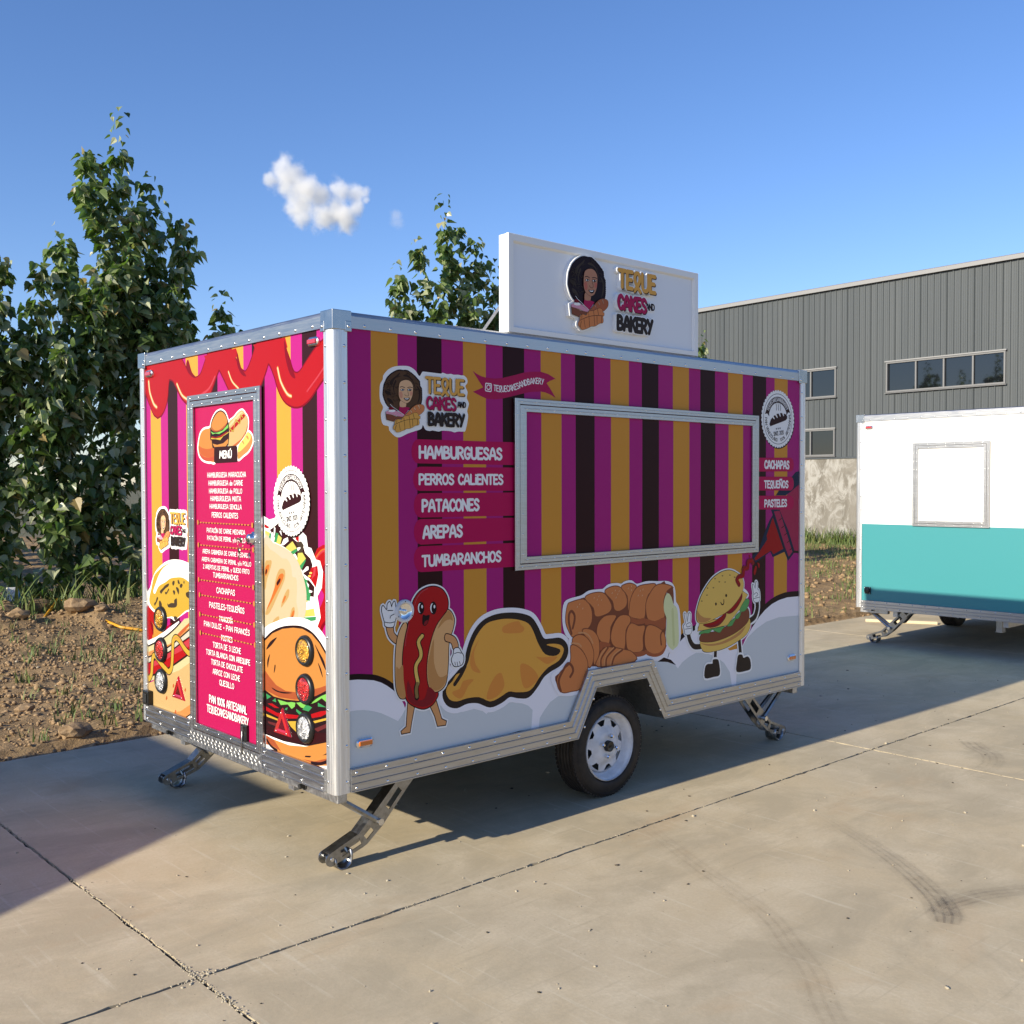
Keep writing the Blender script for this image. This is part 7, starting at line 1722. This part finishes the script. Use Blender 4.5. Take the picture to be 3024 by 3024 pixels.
    for c, o, s in leaves:
        d = (o * .8 + Vector((r.gauss(0, .35), r.gauss(0, .35), -.75 + r.gauss(0, .35)))).normalized()
        nrm_ = (o + Vector((r.gauss(0, .55), r.gauss(0, .55), .55 + r.gauss(0, .4)))); nrm_ = nrm_ - nrm_.dot(d) * d; nrm_.normalize(); sd = d.cross(nrm_)
        xf.append(Matrix(((sd.x * s, d.x * s, nrm_.x * s, c.x), (sd.y * s, d.y * s, nrm_.y * s, c.y), (sd.z * s, d.z * s, nrm_.z * s, c.z), (0, 0, 0, 1))))
    # the nearest, most open leaves one by one, the rest as one crown
    F = Vector((.6714, .7407, -.0256)); cp = Vector(CAMP)
    def rank(i):
        c = leaves[i][0]; e = math.hypot(c.x - x0, 0); return (c.y - y0) * 1.0 - c.z * .35 - abs(c.x - x0) * .4 - leaves[i][2] * 4 + r.uniform(0, .35)
    order = sorted(range(len(leaves)), key=rank); ind = set(order[:n_ind])
    inv = Matrix.Translation((-x0, -y0, 0)); V, Fs, T, ov = [], [], [], 0
    for i, m in enumerate(xf):
        k = r.randrange(8)
        if i in ind:
            o = bpy.data.objects.new('leaf', LEAVES[k]); COL.objects.link(o); o.parent = root; o.matrix_local = inv @ m
        else:
            M_ = np.array(m); p_ = LV[k] @ M_[:3, :3].T + M_[:3, 3] - np.array((x0, y0, 0)); V.append(p_); t = r.random()
            for f in LF[k]: Fs.append(tuple(a + ov for a in f)); T.append(t)
            ov += len(p_)
    if V:
        me = bpy.data.meshes.new('crown'); me.from_pydata(np.concatenate(V).tolist(), [], Fs); at = me.attributes.new('tint', 'FLOAT', 'FACE'); at.data.foreach_set('value', T); me.materials.append(LEAFC); me.update()
        o = bpy.data.objects.new('crown', me); COL.objects.link(o); o.parent = root; o['kind'] = 'stuff'
    return root
TYR = 10.3
def tips(x0, L_): return [(x - x0, dy, z) for x, z, dy in L_]
tree(3.10, TYR, tips(3.10, [(3.19, 6.83, 0), (2.61, 6.16, -.2), (2.92, 6.26, .2), (3.6, 6.1, -.1), (3.89, 5.82, .15), (4.02, 5.45, -.2), (4.22, 5.50, .1), (2.25, 5.05, -.3), (2.51, 5.1, .25), (3.53, 4.4, -.45), (3.1, 4.9, -.5), (2.75, 4.6, -.5), (3.9, 4.5, -.4), (3.3, 5.6, -.3), (3.75, 4.9, .1), (2.95, 5.4, -.1)]), 'tallest poplar sapling rising high above the left end of the striped trailer', 300, 24, 80, seed=1, spread=.8)
tree(4.65, TYR + .2, tips(4.65, [(4.76, 4.65, 0), (4.25, 4.33, .1), (5.0, 4.1, 0), (4.5, 3.9, -.3)]), 'short poplar sapling peeping over the rear roof edge of the striped trailer', 220, 24, 50, seed=2)
tree(1.55, TYR, tips(1.55, [(1.50, 4.95, 0), (1.62, 4.6, -.2), (1.1, 4.4, .1), (2.05, 4.5, -.3), (1.9, 4.1, -.4), (1.3, 4.1, -.4), (1.0, 3.9, -.2)]), 'poplar sapling cut by the left edge of the view', 260, 23, 62, seed=3, spread=.75)
tree(2.3, TYR - .15, tips(2.3, [(2.30, 4.35, 0), (2.0, 4.0, -.2), (2.6, 4.1, -.3), (2.2, 3.7, -.5), (2.5, 3.5, -.4)]), 'low bushy poplar sapling between the tall one and the left edge', 240, 23, 62, seed=4, spread=.75)
tree(3.9, TYR - .1, tips(3.9, [(3.95, 4.1, 0), (3.7, 3.8, -.3), (4.2, 3.7, -.3), (3.8, 3.3, -.5)]), 'dense poplar sapling half hidden by the left corner of the striped trailer', 200, 22, 75, seed=5, spread=.7)
tree(.85, TYR + .1, tips(.85, [(.80, 4.3, 0), (.5, 4.0, 0), (1.1, 3.8, -.3)]), 'poplar sapling at the far left of the row showing only its right side', 120, 22, 50, seed=6, spread=.7)
tree(8.85, TYR, tips(8.85, [(8.82, 6.75, 0), (8.14, 5.91, -.1), (9.16, 6.3, .1), (9.43, 6.08, -.1), (9.64, 5.76, 0), (7.87, 5.5, .1), (7.76, 4.88, -.1), (8.5, 5.2, -.3), (9.2, 5.1, -.3), (9.5, 5.1, .2), (8.2, 5.0, .2)]), 'poplar sapling standing behind the roof left of the white sign', 300, 23, 40, seed=7, spread=.6)
tree(10.1, TYR + .1, tips(10.1, [(10.05, 5.75, 0), (9.93, 5.15, 0), (10.4, 5.2, 0)]), 'poplar sapling almost wholly hidden behind the white roof sign', 60, 24, 30, seed=8)
tree(15.9, TYR, tips(15.9, [(15.9, 5.04, 0), (16.1, 4.72, 0), (15.5, 4.6, 0), (16.3, 4.3, 0)]), 'small bright poplar sapling at the right foot of the white sign', 120, 30, 50, seed=9)
tree(13.4, TYR + .6, tips(13.4, [(13.4, 4.2, 0), (13.0, 3.9, 0), (13.8, 3.9, 0)]), 'poplar sapling behind the middle of the striped trailer', 0, 22, 40, seed=10)
tree(11.9, TYR - .9, tips(11.9, [(11.9, 4.3, 0), (11.5, 4.0, 0), (12.2, 4.0, 0)]), 'poplar sapling behind the front half of the striped trailer', 0, 22, 40, seed=12)

# taller trees out of frame to the left: the warehouse panes mirror their tops
for k, (x, y, h) in enumerate(((-.5, 15.2, 8.3), (.3, 16.9, 7.6), (-.4, 18.4, 8.1), (.4, 20.1, 7.4), (-.3, 21.7, 8.4), (.2, 23.4, 7.7), (.5, 25.2, 8.2))):
    o = tree(x, y, [(0, 0, h), (.5, .3, h - 1.1), (-.4, .5, h - .9), (.2, -.6, h - 1.3), (-.2, -.4, h - .6)], 'tall leafy tree out of view on the left, mirrored in the warehouse windows', 0, 16, 60, size=.26, seed=30 + k, twigs=6, spread=1.1); o['group'] = 'tall trees mirrored in the warehouse windows'

# ------------------------------------------------------------------ clouds
def cloud(label, puffs, dist, dens):
    P = []
    for (px, py, r_, dz) in puffs:     # puffs given by their direction, then placed at their real distance
        d = Vector((.6714, .7407, -.0256)) + Vector((.7409, -.6717, 0)) * ((px - 1512) / 3071.1) + Vector((.0192, .0172, .99967)) * ((1512 - py) / 3071.1)
        P.append((Vector(CAMP) + d * (dist + dz), r_))
    lo = [min(c[i] - r_ * 1.25 for c, r_ in P) for i in range(3)]; hi = [max(c[i] + r_ * 1.25 for c, r_ in P) for i in range(3)]
    mb = MB(); mb.box(lo[0], hi[0], lo[1], hi[1], lo[2], hi[2])
    m = bpy.data.materials.new('cloud_vapour'); m.use_nodes = True; t = m.node_tree; t.nodes.remove(t.nodes['Principled BSDF'])
    def nd(ty, **k):
        x = t.nodes.new('ShaderNode' + ty)
        for a, b in k.items(): setattr(x, a, b)
        return x
    tc = nd('TexCoord'); pos = tc.outputs['Object']; acc = None
    n0 = nd('TexNoise'); n0.inputs['Scale'].default_value = .05; n0.inputs['Detail'].default_value = 3; t.links.new(pos, n0.inputs['Vector'])
    wv = nd('VectorMath', operation='MULTIPLY_ADD'); t.links.new(n0.outputs['Color'], wv.inputs[0]); wv.inputs[1].default_value = (13, 13, 13); sb = nd('VectorMath', operation='ADD'); t.links.new(pos, sb.inputs[0]); sb.inputs[1].default_value = (-6.5, -6.5, -6.5); t.links.new(sb.outputs[0], wv.inputs[2])
    for c, r_ in P:
        d = nd('VectorMath', operation='DISTANCE'); t.links.new(wv.outputs[0], d.inputs[0]); d.inputs[1].default_value = c
        f = nd('Math', operation='MULTIPLY_ADD'); t.links.new(d.outputs['Value'], f.inputs[0]); f.inputs[1].default_value = -1 / r_; f.inputs[2].default_value = 1
        if acc is None: acc = f.outputs[0]
        else:
            x = nd('Math', operation='SMOOTH_MAX'); t.links.new(acc, x.inputs[0]); t.links.new(f.outputs[0], x.inputs[1]); x.inputs[2].default_value = .25; acc = x.outputs[0]
    nz = nd('TexNoise'); nz.inputs['Scale'].default_value = .14; nz.inputs['Detail'].default_value = 8; nz.inputs['Roughness'].default_value = .62; t.links.new(pos, nz.inputs['Vector'])
    k = nd('Math', operation='MULTIPLY_ADD'); t.links.new(nz.outputs[0], k.inputs[0]); k.inputs[1].default_value = 1.5; k.inputs[2].default_value = -.72
    s_ = nd('Math', operation='ADD'); t.links.new(acc, s_.inputs[0]); t.links.new(k.outputs[0], s_.inputs[1])
    mr = nd('MapRange', interpolation_type='SMOOTHSTEP'); mr.inputs['From Min'].default_value = .06; mr.inputs['From Max'].default_value = .85; mr.inputs['To Max'].default_value = dens; t.links.new(s_.outputs[0], mr.inputs['Value'])
    pv = nd('VolumePrincipled'); pv.inputs['Color'].default_value = (1, 1, 1, 1); pv.inputs['Anisotropy'].default_value = .0; t.links.new(mr.outputs[0], pv.inputs['Density']); t.links.new(pv.outputs[0], t.nodes['Material Output'].inputs['Volume'])
    return tag(obj('cloud', mb, m), label, 'cloud')
try: C.cycles.volume_step_rate = .18; C.cycles.volume_max_steps = 512
except Exception: pass
cloud('small white puffy cloud in the blue sky left of the sign', [(838, 492, 8.5, 0), (862, 525, 12, 2), (898, 560, 12.5, -2), (932, 575, 10, 0), (880, 610, 9, 3), (800, 535, 5.5, 0), (888, 645, 7, 2), (1003, 556, 8.5, 0), (1045, 565, 8.5, 2), (1075, 562, 5, -2), (985, 625, 11, 3), (1025, 640, 10, -2), (945, 635, 10, 0), (1050, 610, 8, 1), (1085, 590, 4, 0)], 620, .22)
cloud('faint wisp of cloud to the right of the puffy cloud', [(1172, 640, 5., 0), (1178, 660, 4.5, 0)], 620, .05)
